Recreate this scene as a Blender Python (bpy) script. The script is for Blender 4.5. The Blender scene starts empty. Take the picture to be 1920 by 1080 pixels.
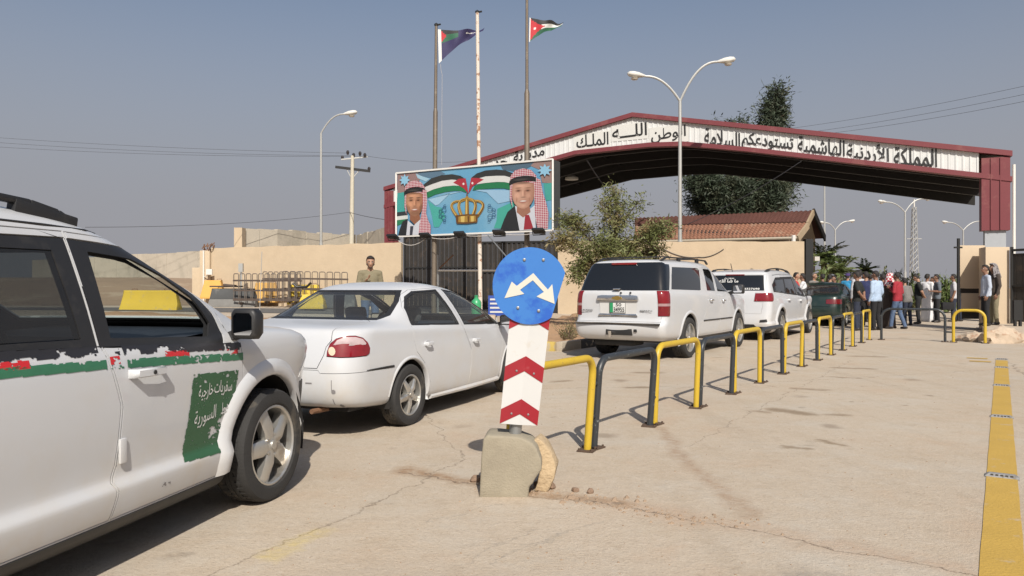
import bpy, bmesh, math, random
from mathutils import Vector, Matrix, noise
from mathutils.bvhtree import BVHTree
from mathutils.geometry import tessellate_polygon

random.seed(7)
scene = bpy.context.scene
COL = scene.collection
R = math.radians
FOC, HCAM = 1400.0, 1.28          # focal length in photo pixels, camera height in metres

# ------------------------------------------------------------------ camera
cam = bpy.data.cameras.new('camera'); camo = bpy.data.objects.new('camera', cam); COL.objects.link(camo)
cam.sensor_width = 36.0; cam.lens = 36.0 * FOC / 1920.0
cam.clip_start = 0.05; cam.clip_end = 6000
camo.location = (0, 0, HCAM); camo.rotation_euler = (R(90), 0, 0)
scene.camera = camo

# ------------------------------------------------------------------ light
SUN_EL = R(41); SUN_AZ = (0.16, -0.987)          # horizontal direction towards the sun
world = bpy.data.worlds.new('World'); scene.world = world; world.use_nodes = True
wn = world.node_tree; wn.nodes.clear()
sky = wn.nodes.new('ShaderNodeTexSky'); sky.sky_type = 'NISHITA'; sky.sun_disc = False
sky.sun_elevation = SUN_EL; sky.sun_rotation = math.atan2(SUN_AZ[0], SUN_AZ[1])
sky.air_density = 1.0; sky.dust_density = 2.0; sky.ozone_density = 1.0; sky.altitude = 0
hs = wn.nodes.new('ShaderNodeHueSaturation'); hs.inputs['Saturation'].default_value = 0.95
geo = wn.nodes.new('ShaderNodeNewGeometry'); sep = wn.nodes.new('ShaderNodeSeparateXYZ')
hz = wn.nodes.new('ShaderNodeMapRange'); hz.interpolation_type = 'SMOOTHSTEP'      # dusty air: greyer towards the horizon all round
hz.inputs['From Min'].default_value = -0.50; hz.inputs['From Max'].default_value = -0.06
hz.inputs['To Min'].default_value = 0.0; hz.inputs['To Max'].default_value = 0.95
tint = wn.nodes.new('ShaderNodeMix'); tint.data_type = 'RGBA'; tint.inputs[7].default_value = (3.25, 3.22, 3.52, 1)
bg = wn.nodes.new('ShaderNodeBackground'); bg.inputs['Strength'].default_value = 0.075
wo = wn.nodes.new('ShaderNodeOutputWorld'); neg = wn.nodes.new('ShaderNodeMath'); neg.operation = 'ABSOLUTE'
ng2 = wn.nodes.new('ShaderNodeMath'); ng2.operation = 'MULTIPLY'; ng2.inputs[1].default_value = -1.0
wn.links.new(geo.outputs['Normal'], sep.inputs[0]); wn.links.new(sep.outputs[2], neg.inputs[0]); wn.links.new(neg.outputs[0], ng2.inputs[0])
wn.links.new(ng2.outputs[0], hz.inputs['Value']); wn.links.new(hz.outputs[0], tint.inputs[0])
wn.links.new(sky.outputs[0], hs.inputs['Color']); wn.links.new(hs.outputs[0], tint.inputs[6])
wn.links.new(tint.outputs[2], bg.inputs[0]); wn.links.new(bg.outputs[0], wo.inputs[0])
sun = bpy.data.lights.new('sun', 'SUN'); suno = bpy.data.objects.new('sun', sun); COL.objects.link(suno)
sun.energy = 3.9; sun.angle = R(0.6); sun.color = (1.0, 0.94, 0.85)
sdir = Vector((SUN_AZ[0] * math.cos(SUN_EL), SUN_AZ[1] * math.cos(SUN_EL), math.sin(SUN_EL)))
suno.rotation_euler = sdir.to_track_quat('Z', 'Y').to_euler(); suno.location = (4, -10, 20)
vs = scene.view_settings
vs.view_transform = 'Standard'; vs.look = 'None'; vs.gamma = 1; vs.exposure = 0.4; vs.use_curve_mapping = False
scene.cycles.max_bounces = 8; scene.cycles.transparent_max_bounces = 16

# ------------------------------------------------------------------ helpers
def at(px, py, Y):
    """scene point seen at photo pixel (px, py) at distance Y in front of the camera"""
    return Vector(((px - 960) / FOC * Y, Y, HCAM + (540 - py) / FOC * Y))

def smooth(t):
    t = max(0.0, min(1.0, t)); return t * t * (3 - 2 * t)

def gz(x, y):
    """height of the ground: level by the barriers, rising towards the back left"""
    h = 0.5 * smooth((y * 0.9 - x * 0.6 - 14) / 22.0)
    h += 1.55 * smooth((y - 33) / 18.0) * smooth((-x - 14) / 9.0)
    return h

def gnd(px, Y, dz=0.0):
    x = (px - 960) / FOC * Y
    return Vector((x, Y, gz(x, Y) + dz))

def srgb(r, g, b):
    def f(c):
        c /= 255.0
        return c / 12.92 if c <= 0.04045 else ((c + 0.055) / 1.055) ** 2.4
    return (f(r), f(g), f(b))

_M = {}
def mat(name, col, rough=0.6, metal=0.0, var=0.10, scale=6.0, bump=0.0, bscale=40.0, col2=None,
        amount=0.0, pscale=3.0, coat=0.0, spec=0.5, thresh=0.55, edge=0.06):
    """procedural material: colour with fine variation, optional second colour in patches, bump"""
    if name in _M: return _M[name]
    m = bpy.data.materials.new(name); m.use_nodes = True
    nt = m.node_tree; b = nt.nodes['Principled BSDF']; L = nt.links.new
    b.inputs['Roughness'].default_value = rough; b.inputs['Metallic'].default_value = metal
    b.inputs['Coat Weight'].default_value = coat; b.inputs['Coat Roughness'].default_value = 0.05
    b.inputs['Specular IOR Level'].default_value = spec
    tc = nt.nodes.new('ShaderNodeTexCoord')
    n = nt.nodes.new('ShaderNodeTexNoise'); n.inputs['Scale'].default_value = scale
    n.inputs['Detail'].default_value = 6; n.inputs['Roughness'].default_value = 0.6
    L(tc.outputs['Object'], n.inputs['Vector'])
    mx = nt.nodes.new('ShaderNodeMix'); mx.data_type = 'RGBA'
    lo = [max(0, c * (1 - var)) for c in col[:3]]; hi = [min(1, c * (1 + var)) for c in col[:3]]
    mx.inputs[6].default_value = (*lo, 1); mx.inputs[7].default_value = (*hi, 1)
    L(n.outputs['Fac'], mx.inputs[0])
    out = mx.outputs[2]
    if col2 is not None:
        n2 = nt.nodes.new('ShaderNodeTexNoise'); n2.inputs['Scale'].default_value = pscale
        n2.inputs['Detail'].default_value = 8; n2.inputs['Roughness'].default_value = 0.65
        L(tc.outputs['Object'], n2.inputs['Vector'])
        mr = nt.nodes.new('ShaderNodeMapRange'); mr.inputs['From Min'].default_value = thresh
        mr.inputs['From Max'].default_value = thresh + edge; mr.inputs['To Max'].default_value = amount
        L(n2.outputs['Fac'], mr.inputs['Value'])
        m2 = nt.nodes.new('ShaderNodeMix'); m2.data_type = 'RGBA'
        L(mr.outputs[0], m2.inputs[0]); L(out, m2.inputs[6]); m2.inputs[7].default_value = (*col2[:3], 1)
        out = m2.outputs[2]
    L(out, b.inputs['Base Color'])
    if bump > 0:
        n3 = nt.nodes.new('ShaderNodeTexNoise'); n3.inputs['Scale'].default_value = bscale
        n3.inputs['Detail'].default_value = 5
        L(tc.outputs['Object'], n3.inputs['Vector'])
        bp = nt.nodes.new('ShaderNodeBump'); bp.inputs['Strength'].default_value = bump
        bp.inputs['Distance'].default_value = 0.02
        L(n3.outputs['Fac'], bp.inputs['Height']); L(bp.outputs[0], b.inputs['Normal'])
    _M[name] = m
    return m

def glass_mat(name, tintc, refl=1.0, dust=0.0):
    if name in _M: return _M[name]
    m = bpy.data.materials.new(name); m.use_nodes = True
    nt = m.node_tree; nt.nodes.clear(); L = nt.links.new
    o = nt.nodes.new('ShaderNodeOutputMaterial'); t = nt.nodes.new('ShaderNodeBsdfTransparent')
    t.inputs[0].default_value = (*tintc, 1)
    g = nt.nodes.new('ShaderNodeBsdfGlossy'); g.inputs['Roughness'].default_value = 0.02
    g.inputs[0].default_value = (refl, refl, refl, 1)
    lw = nt.nodes.new('ShaderNodeLayerWeight'); lw.inputs['Blend'].default_value = 0.5     # Schlick reflectance, same from both sides
    pw = nt.nodes.new('ShaderNodeMath'); pw.operation = 'POWER'; pw.inputs[1].default_value = 5.0
    f = nt.nodes.new('ShaderNodeMapRange'); f.inputs['To Min'].default_value = 0.06; f.inputs['To Max'].default_value = 1.0
    L(lw.outputs['Facing'], pw.inputs[0]); L(pw.outputs[0], f.inputs['Value'])
    mx = nt.nodes.new('ShaderNodeMixShader')
    L(f.outputs[0], mx.inputs[0]); L(t.outputs[0], mx.inputs[1]); L(g.outputs[0], mx.inputs[2])
    last = mx.outputs[0]
    if dust > 0:
        d = nt.nodes.new('ShaderNodeBsdfDiffuse'); d.inputs[0].default_value = (0.45, 0.40, 0.33, 1)
        n = nt.nodes.new('ShaderNodeTexNoise'); n.inputs['Scale'].default_value = 5; n.inputs['Detail'].default_value = 6
        tc = nt.nodes.new('ShaderNodeTexCoord'); L(tc.outputs['Object'], n.inputs['Vector'])
        mr = nt.nodes.new('ShaderNodeMapRange'); mr.inputs['To Min'].default_value = dust * 0.5
        mr.inputs['To Max'].default_value = dust * 1.5; L(n.outputs['Fac'], mr.inputs['Value'])
        m2 = nt.nodes.new('ShaderNodeMixShader'); L(mr.outputs[0], m2.inputs[0]); L(last, m2.inputs[1]); L(d.outputs[0], m2.inputs[2])
        last = m2.outputs[0]
    L(last, o.inputs[0]); _M[name] = m
    return m

def link(name, me, parent=None, mats=None):
    o = bpy.data.objects.new(name, me); COL.objects.link(o)
    if mats is not None:
        for m in (mats if isinstance(mats, (list, tuple)) else [mats]): me.materials.append(m)
    if parent is not None: o.parent = parent
    return o

def tag(o, label, cat, group=None):
    o['label'] = label; o['category'] = cat
    if group: o['group'] = group
    return o

def empty(name, loc=(0, 0, 0), rz=0.0, label=None, cat=None, group=None):
    o = bpy.data.objects.new(name, None); COL.objects.link(o)
    o.location = loc; o.rotation_euler = (0, 0, rz); o.empty_display_size = 0.1
    if label: tag(o, label, cat, group)
    return o

def mesh_obj(name, verts, faces, m, parent=None, sm=False, mi=None):
    me = bpy.data.meshes.new(name); me.from_pydata([tuple(v) for v in verts], [], faces); me.update()
    o = link(name, me, parent, m)
    if sm:
        for p in me.polygons: p.use_smooth = True
    if mi is not None:
        for p, i in zip(me.polygons, mi): p.material_index = i
    return o

def bm_obj(name, bm, m, parent=None, sm=False, angle=None):
    me = bpy.data.meshes.new(name); bmesh.ops.recalc_face_normals(bm, faces=bm.faces[:])
    bm.to_mesh(me); bm.free()
    if sm:
        for p in me.polygons: p.use_smooth = True
        if angle is not None: me.set_sharp_from_angle(angle=R(angle))
    return link(name, me, parent, m)

class B:
    """collects shapes of ONE part into one mesh"""
    def __init__(s): s.v = []; s.f = []; s.mi = []
    def add(s, v, f, mi=0):
        k = len(s.v); s.v += [Vector(a) for a in v]; s.f += [tuple(i + k for i in q) for q in f]; s.mi += [mi] * len(f)
        return s
    def box(s, a, b, mi=0, M=None):
        (x0, y0, z0), (x1, y1, z1) = a, b
        v = [Vector(p) for p in ((x0,y0,z0),(x1,y0,z0),(x1,y1,z0),(x0,y1,z0),(x0,y0,z1),(x1,y0,z1),(x1,y1,z1),(x0,y1,z1))]
        if M: v = [M @ p for p in v]
        return s.add(v, [(0,3,2,1),(4,5,6,7),(0,1,5,4),(1,2,6,5),(2,3,7,6),(3,0,4,7)], mi)
    def beam(s, p, q, w, h, mi=0, up=(0,0,1)):
        p = Vector(p); q = Vector(q); d = (q - p).normalized(); u = Vector(up)
        if abs(d.dot(u)) > 0.95: u = Vector((0, 1, 0))
        a = d.cross(u).normalized(); u = a.cross(d)
        v = []
        for c in (p, q):
            for i, j in ((-1,-1),(1,-1),(1,1),(-1,1)): v.append(c + a * (i * w / 2) + u * (j * h / 2))
        return s.add(v, [(3,2,1,0),(4,5,6,7),(0,1,5,4),(1,2,6,5),(2,3,7,6),(3,0,4,7)], mi)
    def tube(s, pts, r, n=10, cap=True, mi=0):
        pts = [Vector(p) for p in pts]; k = len(s.v)
        rr = r if isinstance(r, (list, tuple)) else [r] * len(pts)
        prev = None
        for i, p in enumerate(pts):
            d = (pts[min(i + 1, len(pts) - 1)] - pts[max(i - 1, 0)])
            d = d.normalized() if d.length > 1e-9 else Vector((0, 0, 1))
            if prev is None:
                a = d.orthogonal().normalized()
            else:
                a = (prev - d * prev.dot(d)); a = a.normalized() if a.length > 1e-6 else d.orthogonal().normalized()
            prev = a; b = d.cross(a)
            for j in range(n):
                t = 2 * math.pi * j / n
                s.v.append(p + (a * math.cos(t) + b * math.sin(t)) * rr[i])
        for i in range(len(pts) - 1):
            for j in range(n):
                s.f.append((k + i*n + j, k + i*n + (j+1) % n, k + (i+1)*n + (j+1) % n, k + (i+1)*n + j)); s.mi.append(mi)
        if cap:
            s.f.append(tuple(k + j for j in range(n))[::-1]); s.mi.append(mi)
            s.f.append(tuple(k + (len(pts)-1)*n + j for j in range(n))); s.mi.append(mi)
        return s
    def lathe(s, prof, n=24, M=None, mi=0, close=True):
        """profile [(r, h)] turned about local Z"""
        k = len(s.v)
        for r, h in prof:
            for j in range(n):
                t = 2 * math.pi * j / n; p = Vector((r * math.cos(t), r * math.sin(t), h))
                s.v.append(M @ p if M else p)
        for i in range(len(prof) - 1):
            for j in range(n):
                s.f.append((k+i*n+j, k+i*n+(j+1)%n, k+(i+1)*n+(j+1)%n, k+(i+1)*n+j)); s.mi.append(mi)
        if close:
            s.f.append(tuple(k + j for j in range(n))[::-1]); s.mi.append(mi)
            s.f.append(tuple(k + (len(prof)-1)*n + j for j in range(n))); s.mi.append(mi)
        return s
    def prism(s, poly, d, mi=0):
        """planar 3D polygon extruded by vector d"""
        poly = [Vector(p) for p in poly]; d = Vector(d); n = len(poly); k = len(s.v)
        s.v += poly + [p + d for p in poly]
        for tri in tessellate_polygon([poly]):
            s.f.append(tuple(k + i for i in tri)); s.mi.append(mi)
            s.f.append(tuple(k + n + i for i in tri)[::-1]); s.mi.append(mi)
        for i in range(n):
            j = (i + 1) % n
            s.f.append((k+i, k+j, k+n+j, k+n+i)); s.mi.append(mi)
        return s
    def obj(s, name, m, parent=None, sm=False, angle=40, bevel=0.0, fix=True):
        me = bpy.data.meshes.new(name); me.from_pydata([tuple(v) for v in s.v], [], s.f); me.update()
        ms = m if isinstance(m, (list, tuple)) else [m]
        for p, i in zip(me.polygons, s.mi): p.material_index = i
        if fix or bevel:
            bm = bmesh.new(); bm.from_mesh(me)
            if fix: bmesh.ops.recalc_face_normals(bm, faces=bm.faces[:])
            if bevel:
                ed = [e for e in bm.edges if len(e.link_faces) == 2 and e.calc_face_angle(0) > R(30)]
                bmesh.ops.bevel(bm, geom=ed, offset=bevel, segments=2, affect='EDGES', profile=0.6)
            bm.to_mesh(me); bm.free()
        if sm or bevel:
            for p in me.polygons: p.use_smooth = True
            me.set_sharp_from_angle(angle=R(angle))
        return link(name, me, parent, ms)

def copy_tree(o, parent=None):
    c = o.copy(); COL.objects.link(c)
    if parent is not None: c.parent = parent
    for ch in list(o.children): copy_tree(ch, c)
    return c

def line_hit(px, py, P0, N):
    d = Vector(((px - 960) / FOC, 1.0, (540 - py) / FOC)); o = Vector((0, 0, HCAM))
    return o + d * ((P0 - o).dot(N) / d.dot(N))

# Arabic lettering: isolated/final/initial/medial presentation forms, set in visual order
_AR = {'ا':(0xFE8D,0xFE8E,None,None),'أ':(0xFE83,0xFE84,None,None),'ب':(0xFE8F,0xFE90,0xFE91,0xFE92),'ة':(0xFE93,0xFE94,None,None),
 'ت':(0xFE95,0xFE96,0xFE97,0xFE98),'ج':(0xFE9D,0xFE9E,0xFE9F,0xFEA0),'ح':(0xFEA1,0xFEA2,0xFEA3,0xFEA4),'خ':(0xFEA5,0xFEA6,0xFEA7,0xFEA8),
 'د':(0xFEA9,0xFEAA,None,None),'ر':(0xFEAD,0xFEAE,None,None),'س':(0xFEB1,0xFEB2,0xFEB3,0xFEB4),'ش':(0xFEB5,0xFEB6,0xFEB7,0xFEB8),
 'ط':(0xFEC1,0xFEC2,0xFEC3,0xFEC4),'ع':(0xFEC9,0xFECA,0xFECB,0xFECC),'ف':(0xFED1,0xFED2,0xFED3,0xFED4),'ك':(0xFED9,0xFEDA,0xFEDB,0xFEDC),
 'ل':(0xFEDD,0xFEDE,0xFEDF,0xFEE0),'م':(0xFEE1,0xFEE2,0xFEE3,0xFEE4),'ن':(0xFEE5,0xFEE6,0xFEE7,0xFEE8),'ه':(0xFEE9,0xFEEA,0xFEEB,0xFEEC),
 'و':(0xFEED,0xFEEE,None,None),'ي':(0xFEF1,0xFEF2,0xFEF3,0xFEF4),'ـ':(0x640,0x640,0x640,0x640)}
def shape_ar(word):
    out = []; i = 0; prev = False; n = len(word)
    while i < n:
        c = word[i]
        if c not in _AR: out.append(c); prev = False; i += 1; continue
        if c == 'ل' and i + 1 < n and word[i+1] in 'اأ':
            base = 0xFEFB if word[i+1] == 'ا' else 0xFEF7
            out.append(chr(base + (1 if prev else 0))); prev = False; i += 2; continue
        iso, fin, ini, med = _AR[c]
        nxt = i + 1 < n and word[i+1] in _AR
        if ini is None: out.append(chr(fin if prev else iso)); prev = False
        else:
            out.append(chr(med if prev and nxt else fin if prev else ini if nxt else iso)); prev = nxt
        i += 1
    return ''.join(out[::-1])

def text_mesh(body, bold=0.0, ext=0.02, res=3):
    """text as (verts, faces) in a unit box: x 0..1 across its width, y 0..1 across its height, z 0..1 out"""
    c = bpy.data.curves.new('t', 'FONT'); c.body = body; c.size = 1; c.resolution_u = res
    c.offset = bold; c.extrude = ext; c.fill_mode = 'BOTH'
    o = bpy.data.objects.new('t', c); COL.objects.link(o)
    bpy.context.view_layer.update()
    dg = bpy.context.evaluated_depsgraph_get(); ev = o.evaluated_get(dg); me = ev.to_mesh()
    v = [x.co.copy() for x in me.vertices]; f = [tuple(p.vertices) for p in me.polygons]
    ev.to_mesh_clear(); bpy.data.objects.remove(o); bpy.data.curves.remove(c)
    x0 = min(a.x for a in v); x1 = max(a.x for a in v); y0 = min(a.y for a in v); y1 = max(a.y for a in v)
    v = [Vector(((a.x-x0)/(x1-x0), (a.y-y0)/(y1-y0), (a.z/ext+1)/2 if ext else 0)) for a in v]
    return v, f, (x1-x0), (y1-y0)

def place_text(b, body, P, U, V, N, bold=0.0, mi=0, res=3):
    """lay text into builder b: P lower left corner, U full width vector, V full height vector, N thickness vector"""
    v, f, w, h = text_mesh(body, bold, res=res)
    P = Vector(P); U = Vector(U); V = Vector(V); N = Vector(N)
    b.add([P + U*a.x + V*a.y + N*a.z for a in v], f, mi)
# ================================================================== SETTING
def struct(o): o['kind'] = 'structure'; return o

def concrete_ground():
    m = bpy.data.materials.new('beige_concrete'); m.use_nodes = True
    nt = m.node_tree; b = nt.nodes['Principled BSDF']; L = nt.links.new; N = nt.nodes.new
    b.inputs['Roughness'].default_value = 0.88; b.inputs['Specular IOR Level'].default_value = 0.25
    tc = N('ShaderNodeTexCoord'); P = tc.outputs['Object']
    def noise_(scale, det=6, rough=0.6, src=P):
        n = N('ShaderNodeTexNoise'); n.inputs['Scale'].default_value = scale; n.inputs['Detail'].default_value = det
        n.inputs['Roughness'].default_value = rough; L(src, n.inputs['Vector']); return n
    def math_(op, a, c=None, clamp=False):
        n = N('ShaderNodeMath'); n.operation = op; n.use_clamp = clamp
        for i, x in enumerate((a, c)):
            if x is None: continue
            if isinstance(x, (int, float)): n.inputs[i].default_value = x
            else: L(x, n.inputs[i])
        return n.outputs[0]
    def rng(x, a, c, lo=0.0, hi=1.0):
        n = N('ShaderNodeMapRange'); n.inputs['From Min'].default_value = a; n.inputs['From Max'].default_value = c
        n.inputs['To Min'].default_value = lo; n.inputs['To Max'].default_value = hi; L(x, n.inputs['Value']); return n.outputs[0]
    def mix(f, a, colr):
        n = N('ShaderNodeMix'); n.data_type = 'RGBA'
        L(f, n.inputs[0]); L(a, n.inputs[6]); n.inputs[7].default_value = (*colr, 1); return n.outputs[2]
    # broad variation
    n1 = noise_(0.35, 5); n2 = noise_(2.2, 8, 0.7); n3 = noise_(55, 3, 0.7); n4 = noise_(14, 6, 0.7)
    m0 = N('ShaderNodeMix'); m0.data_type = 'RGBA'; L(n1.outputs['Fac'], m0.inputs[0])
    m0.inputs[6].default_value = (0.405, 0.330, 0.248, 1); m0.inputs[7].default_value = (0.50, 0.425, 0.335, 1)
    c = m0.outputs[2]
    c = mix(rng(n2.outputs['Fac'], 0.50, 0.75, 0, 0.5), c, (0.37, 0.29, 0.20))
    c = mix(rng(n4.outputs['Fac'], 0.52, 0.75, 0, 0.55), c, (0.55, 0.475, 0.39))
    c = mix(rng(n3.outputs['Fac'], 0.57, 0.70, 0, 0.6), c, (0.25, 0.185, 0.13))
    n5 = noise_(0.9, 7, 0.72); c = mix(rng(n5.outputs['Fac'], 0.50, 0.66, 0, 0.45), c, (0.47, 0.44, 0.385)); c = mix(rng(n5.outputs['Fac'], 0.46, 0.34, 0, 0.40), c, (0.44, 0.315, 0.215))
    sp2 = noise_(150, 2, 0.5)
    c = mix(rng(sp2.outputs['Fac'], 0.60, 0.70, 0, 0.5), c, (0.62, 0.56, 0.47))
    n6 = noise_(32, 5, 0.75); c = mix(rng(n6.outputs['Fac'], 0.55, 0.72, 0, 0.55), c, (0.29, 0.225, 0.165)); c = mix(rng(n6.outputs['Fac'], 0.42, 0.30, 0, 0.45), c, (0.60, 0.535, 0.45))
    n7 = noise_(5.5, 7, 0.75); c = mix(rng(n7.outputs['Fac'], 0.54, 0.70, 0, 0.5), c, (0.335, 0.265, 0.195)); c = mix(rng(n7.outputs['Fac'], 0.42, 0.30, 0, 0.4), c, (0.54, 0.475, 0.39))
    # long tyre-polished streaks along the traffic direction
    mp = N('ShaderNodeMapping'); mp.inputs['Rotation'].default_value = (0, 0, R(33)); mp.inputs['Scale'].default_value = (2.4, 0.10, 1)
    L(P, mp.inputs['Vector']); st = noise_(1.0, 5, 0.6, mp.outputs[0])
    c = mix(rng(st.outputs['Fac'], 0.54, 0.74, 0, 0.30), c, (0.30, 0.245, 0.185))
    # distorted position for cracks
    dn = noise_(3.0, 6, 0.65); dv = N('ShaderNodeVectorMath'); dv.operation = 'SUBTRACT'; L(dn.outputs['Color'], dv.inputs[0]); dv.inputs[1].default_value = (0.5, 0.5, 0.5)
    dsc = N('ShaderNodeVectorMath'); dsc.operation = 'SCALE'; L(dv.outputs[0], dsc.inputs[0]); dsc.inputs['Scale'].default_value = 0.35
    dp = N('ShaderNodeVectorMath'); dp.operation = 'ADD'; L(P, dp.inputs[0]); L(dsc.outputs[0], dp.inputs[1])
    flat = N('ShaderNodeVectorMath'); flat.operation = 'MULTIPLY'; L(dp.outputs[0], flat.inputs[0]); flat.inputs[1].default_value = (1, 1, 0)
    def seg(A, Bp, w0, w1):
        A = Vector((*A, 0)); Bp = Vector((*Bp, 0)); d = Bp - A; ln = d.length; d.normalize()
        s = N('ShaderNodeVectorMath'); s.operation = 'SUBTRACT'; L(flat.outputs[0], s.inputs[0]); s.inputs[1].default_value = A
        dt = N('ShaderNodeVectorMath'); dt.operation = 'DOT_PRODUCT'; L(s.outputs[0], dt.inputs[0]); dt.inputs[1].default_value = d
        t = math_('MINIMUM', math_('MAXIMUM', dt.outputs['Value'], 0.0), ln)
        sc = N('ShaderNodeVectorMath'); sc.operation = 'SCALE'; sc.inputs[0].default_value = d; L(t, sc.inputs['Scale'])
        e = N('ShaderNodeVectorMath'); e.operation = 'DISTANCE'; L(s.outputs[0], e.inputs[0]); L(sc.outputs[0], e.inputs[1])
        return rng(e.outputs['Value'], w0, w1, 1.0, 0.0)
    def strokes(c, segs, colr, amt, breakup=None):
        acc = None
        for A, Bp, w0, w1 in segs:
            q = seg(A, Bp, w0, w1); acc = q if acc is None else math_('MAXIMUM', acc, q)
        if breakup: acc = math_('MULTIPLY', acc, breakup)
        return mix(math_('MULTIPLY', acc, amt), c, colr)
    brk = rng(n4.outputs['Fac'], 0.36, 0.60, 0.25, 1.0)
    # soil-filled joint running past the sign block
    c = strokes(c, [((-0.75, 5.25), (0.05, 4.72), 0.02, 0.13), ((0.05, 4.72), (0.66, 4.42), 0.03, 0.13)], (0.27, 0.165, 0.09), 0.85, brk)
    c = strokes(c, [((0.66, 4.42), (2.3, 3.22), 0.0, 0.20)], (0.40, 0.275, 0.185), 0.55, brk)
    c = strokes(c, [((-0.75, 5.2), (0.1, 4.62), 0.002, 0.014), ((0.1, 4.62), (0.8, 4.26), 0.002, 0.012), ((0.8, 4.26), (2.4, 3.08), 0.001, 0.010)], (0.12, 0.085, 0.06), 0.7)
    # hairline cracks
    c = strokes(c, [((-0.35, 5.6), (-1.05, 3.9), 0.002, 0.012), ((-1.05, 3.9), (-1.5, 3.0), 0.002, 0.012), ((-0.35, 5.6), (-0.9, 7.6), 0.002, 0.010),
                    ((8.6, 12.9), (6.0, 8.2), 0.006, 0.022), ((6.0, 8.2), (4.0, 5.6), 0.004, 0.018), ((4.0, 5.6), (2.4, 3.3), 0.003, 0.014),
                    ((1.4, 6.0), (6.0, 13.2), 0.001, 0.008), ((-4, 9.0), (3.0, 9.8), 0.002, 0.012), ((2.0, 9.5), (9.5, 12.5), 0.002, 0.012)], (0.13, 0.10, 0.075), 0.75, brk)
    # rust run from the barrier foot, damp stains
    c = strokes(c, [((1.36, 6.85), (1.28, 5.4), 0.01, 0.09), ((1.28, 5.4), (1.36, 4.2), 0.0, 0.11)], (0.30, 0.20, 0.13), 0.65, brk)
    blots = [((2.78, 7.85), (3.0, 7.6), 0.05, 0.16), ((2.55, 7.75), (2.62, 7.7), 0.0, 0.10), ((3.2, 7.55), (3.3, 7.5), 0.0, 0.10),
             ((2.2, 6.0), (2.35, 5.9), 0.0, 0.07), ((2.55, 6.3), (2.7, 6.1), 0.0, 0.06), ((3.6, 9.5), (3.9, 9.4), 0.0, 0.12), ((5.2, 12.0), (5.7, 11.8), 0.0, 0.14),
             ((6.4, 14.0), (6.9, 13.9), 0.0, 0.16), ((4.6, 10.8), (4.9, 10.6), 0.0, 0.10), ((1.5, 9.6), (1.75, 9.6), 0.02, 0.12), ((0.55, 10.2), (0.8, 10.3), 0.0, 0.10), ((1.9, 11.3), (2.2, 11.3), 0.0, 0.16)]
    c = strokes(c, blots, (0.20, 0.145, 0.09), 0.75)
    vo = N('ShaderNodeTexVoronoi'); vo.inputs['Scale'].default_value = 0.9; L(flat.outputs[0], vo.inputs['Vector'])
    c = mix(rng(vo.outputs['Distance'], 0.05, 0.14, 0.6, 0.0), c, (0.22, 0.165, 0.115))
    vo2 = N('ShaderNodeTexVoronoi'); vo2.inputs['Scale'].default_value = 2.1; L(flat.outputs[0], vo2.inputs['Vector']); gate = rng(n1.outputs['Fac'], 0.45, 0.60)
    c = mix(math_('MULTIPLY', rng(vo2.outputs['Distance'], 0.05, 0.12, 0.7, 0.0), gate), c, (0.17, 0.13, 0.095))
    # old faded yellow paint and a darker patch in the near corner
    c = strokes(c, [((-1.15, 3.55), (-1.0, 3.9), 0.02, 0.10)], (0.55, 0.42, 0.10), 0.45, brk)
    c = strokes(c, [((-0.55, 3.0), (1.2, 2.6), 0.25, 0.6)], (0.36, 0.30, 0.24), 0.5, brk)
    c = strokes(c, [((-0.45, 4.1), (-0.05, 4.45), 0.0, 0.010), ((-0.30, 3.45), (0.12, 3.95), 0.0, 0.012), ((0.05, 3.7), (0.5, 4.1), 0.0, 0.016), ((-.1, 3.5), (0.25, 3.85), 0.0, 0.012), ((1.28, 3.35), (1.5, 3.2), 0.04, 0.14)], (0.235, 0.21, 0.18), 0.6, brk)
    L(c, b.inputs['Base Color'])
    bp = N('ShaderNodeBump'); bp.inputs['Strength'].default_value = 0.55; bp.inputs['Distance'].default_value = 0.012
    hsum = math_('ADD', math_('MULTIPLY', n3.outputs['Fac'], 0.8), n4.outputs['Fac']); L(hsum, bp.inputs['Height'])
    L(bp.outputs[0], b.inputs['Normal'])
    return m

def sheet(name, xs, ys, m, dz=0.0, keep=None):
    v = [(x, y, gz(x, y) + dz) for y in ys for x in xs]; nx = len(xs); f = []
    for j in range(len(ys) - 1):
        for i in range(nx - 1):
            if keep is None or keep((xs[i] + xs[i+1]) / 2, (ys[j] + ys[j+1]) / 2):
                f.append((j*nx+i, j*nx+i+1, (j+1)*nx+i+1, (j+1)*nx+i))
    return mesh_obj(name, v, f, m, sm=True)

def frange(a, b, n): return [a + (b - a) * i / n for i in range(n + 1)]

m_dirt = mat('brown_earth', (0.30, 0.21, 0.135), 0.95, var=0.25, scale=0.6, bump=0.5, bscale=6, col2=(0.40, 0.31, 0.21), amount=0.8, pscale=0.25)
far = [60, 75, 100, 140, 200, 300, 500, 900, 1600, 3000]
xs = [-a for a in far[::-1]] + frange(-50, 50, 50) + far
ys = [-3000, -800, -200, -60] + frange(-20, 70, 45) + [80, 95, 120, 160, 220, 320, 520, 900, 1600, 3000]
struct(sheet('ground', xs, ys, m_dirt, -0.05))
m_conc = concrete_ground()
struct(sheet('road', frange(-36, 44, 80), frange(-12, 60, 72), m_conc, 0.0, lambda x, y: not (x < -13.5 and y > 33)))
m_asph = mat('grey_asphalt', (0.115, 0.108, 0.10), 0.9, var=0.2, scale=4, bump=0.3, bscale=90)
struct(sheet('asphalt_strip', frange(-24, -3, 21), frange(26.6, 29.6, 3), m_asph, 0.012))

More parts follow.
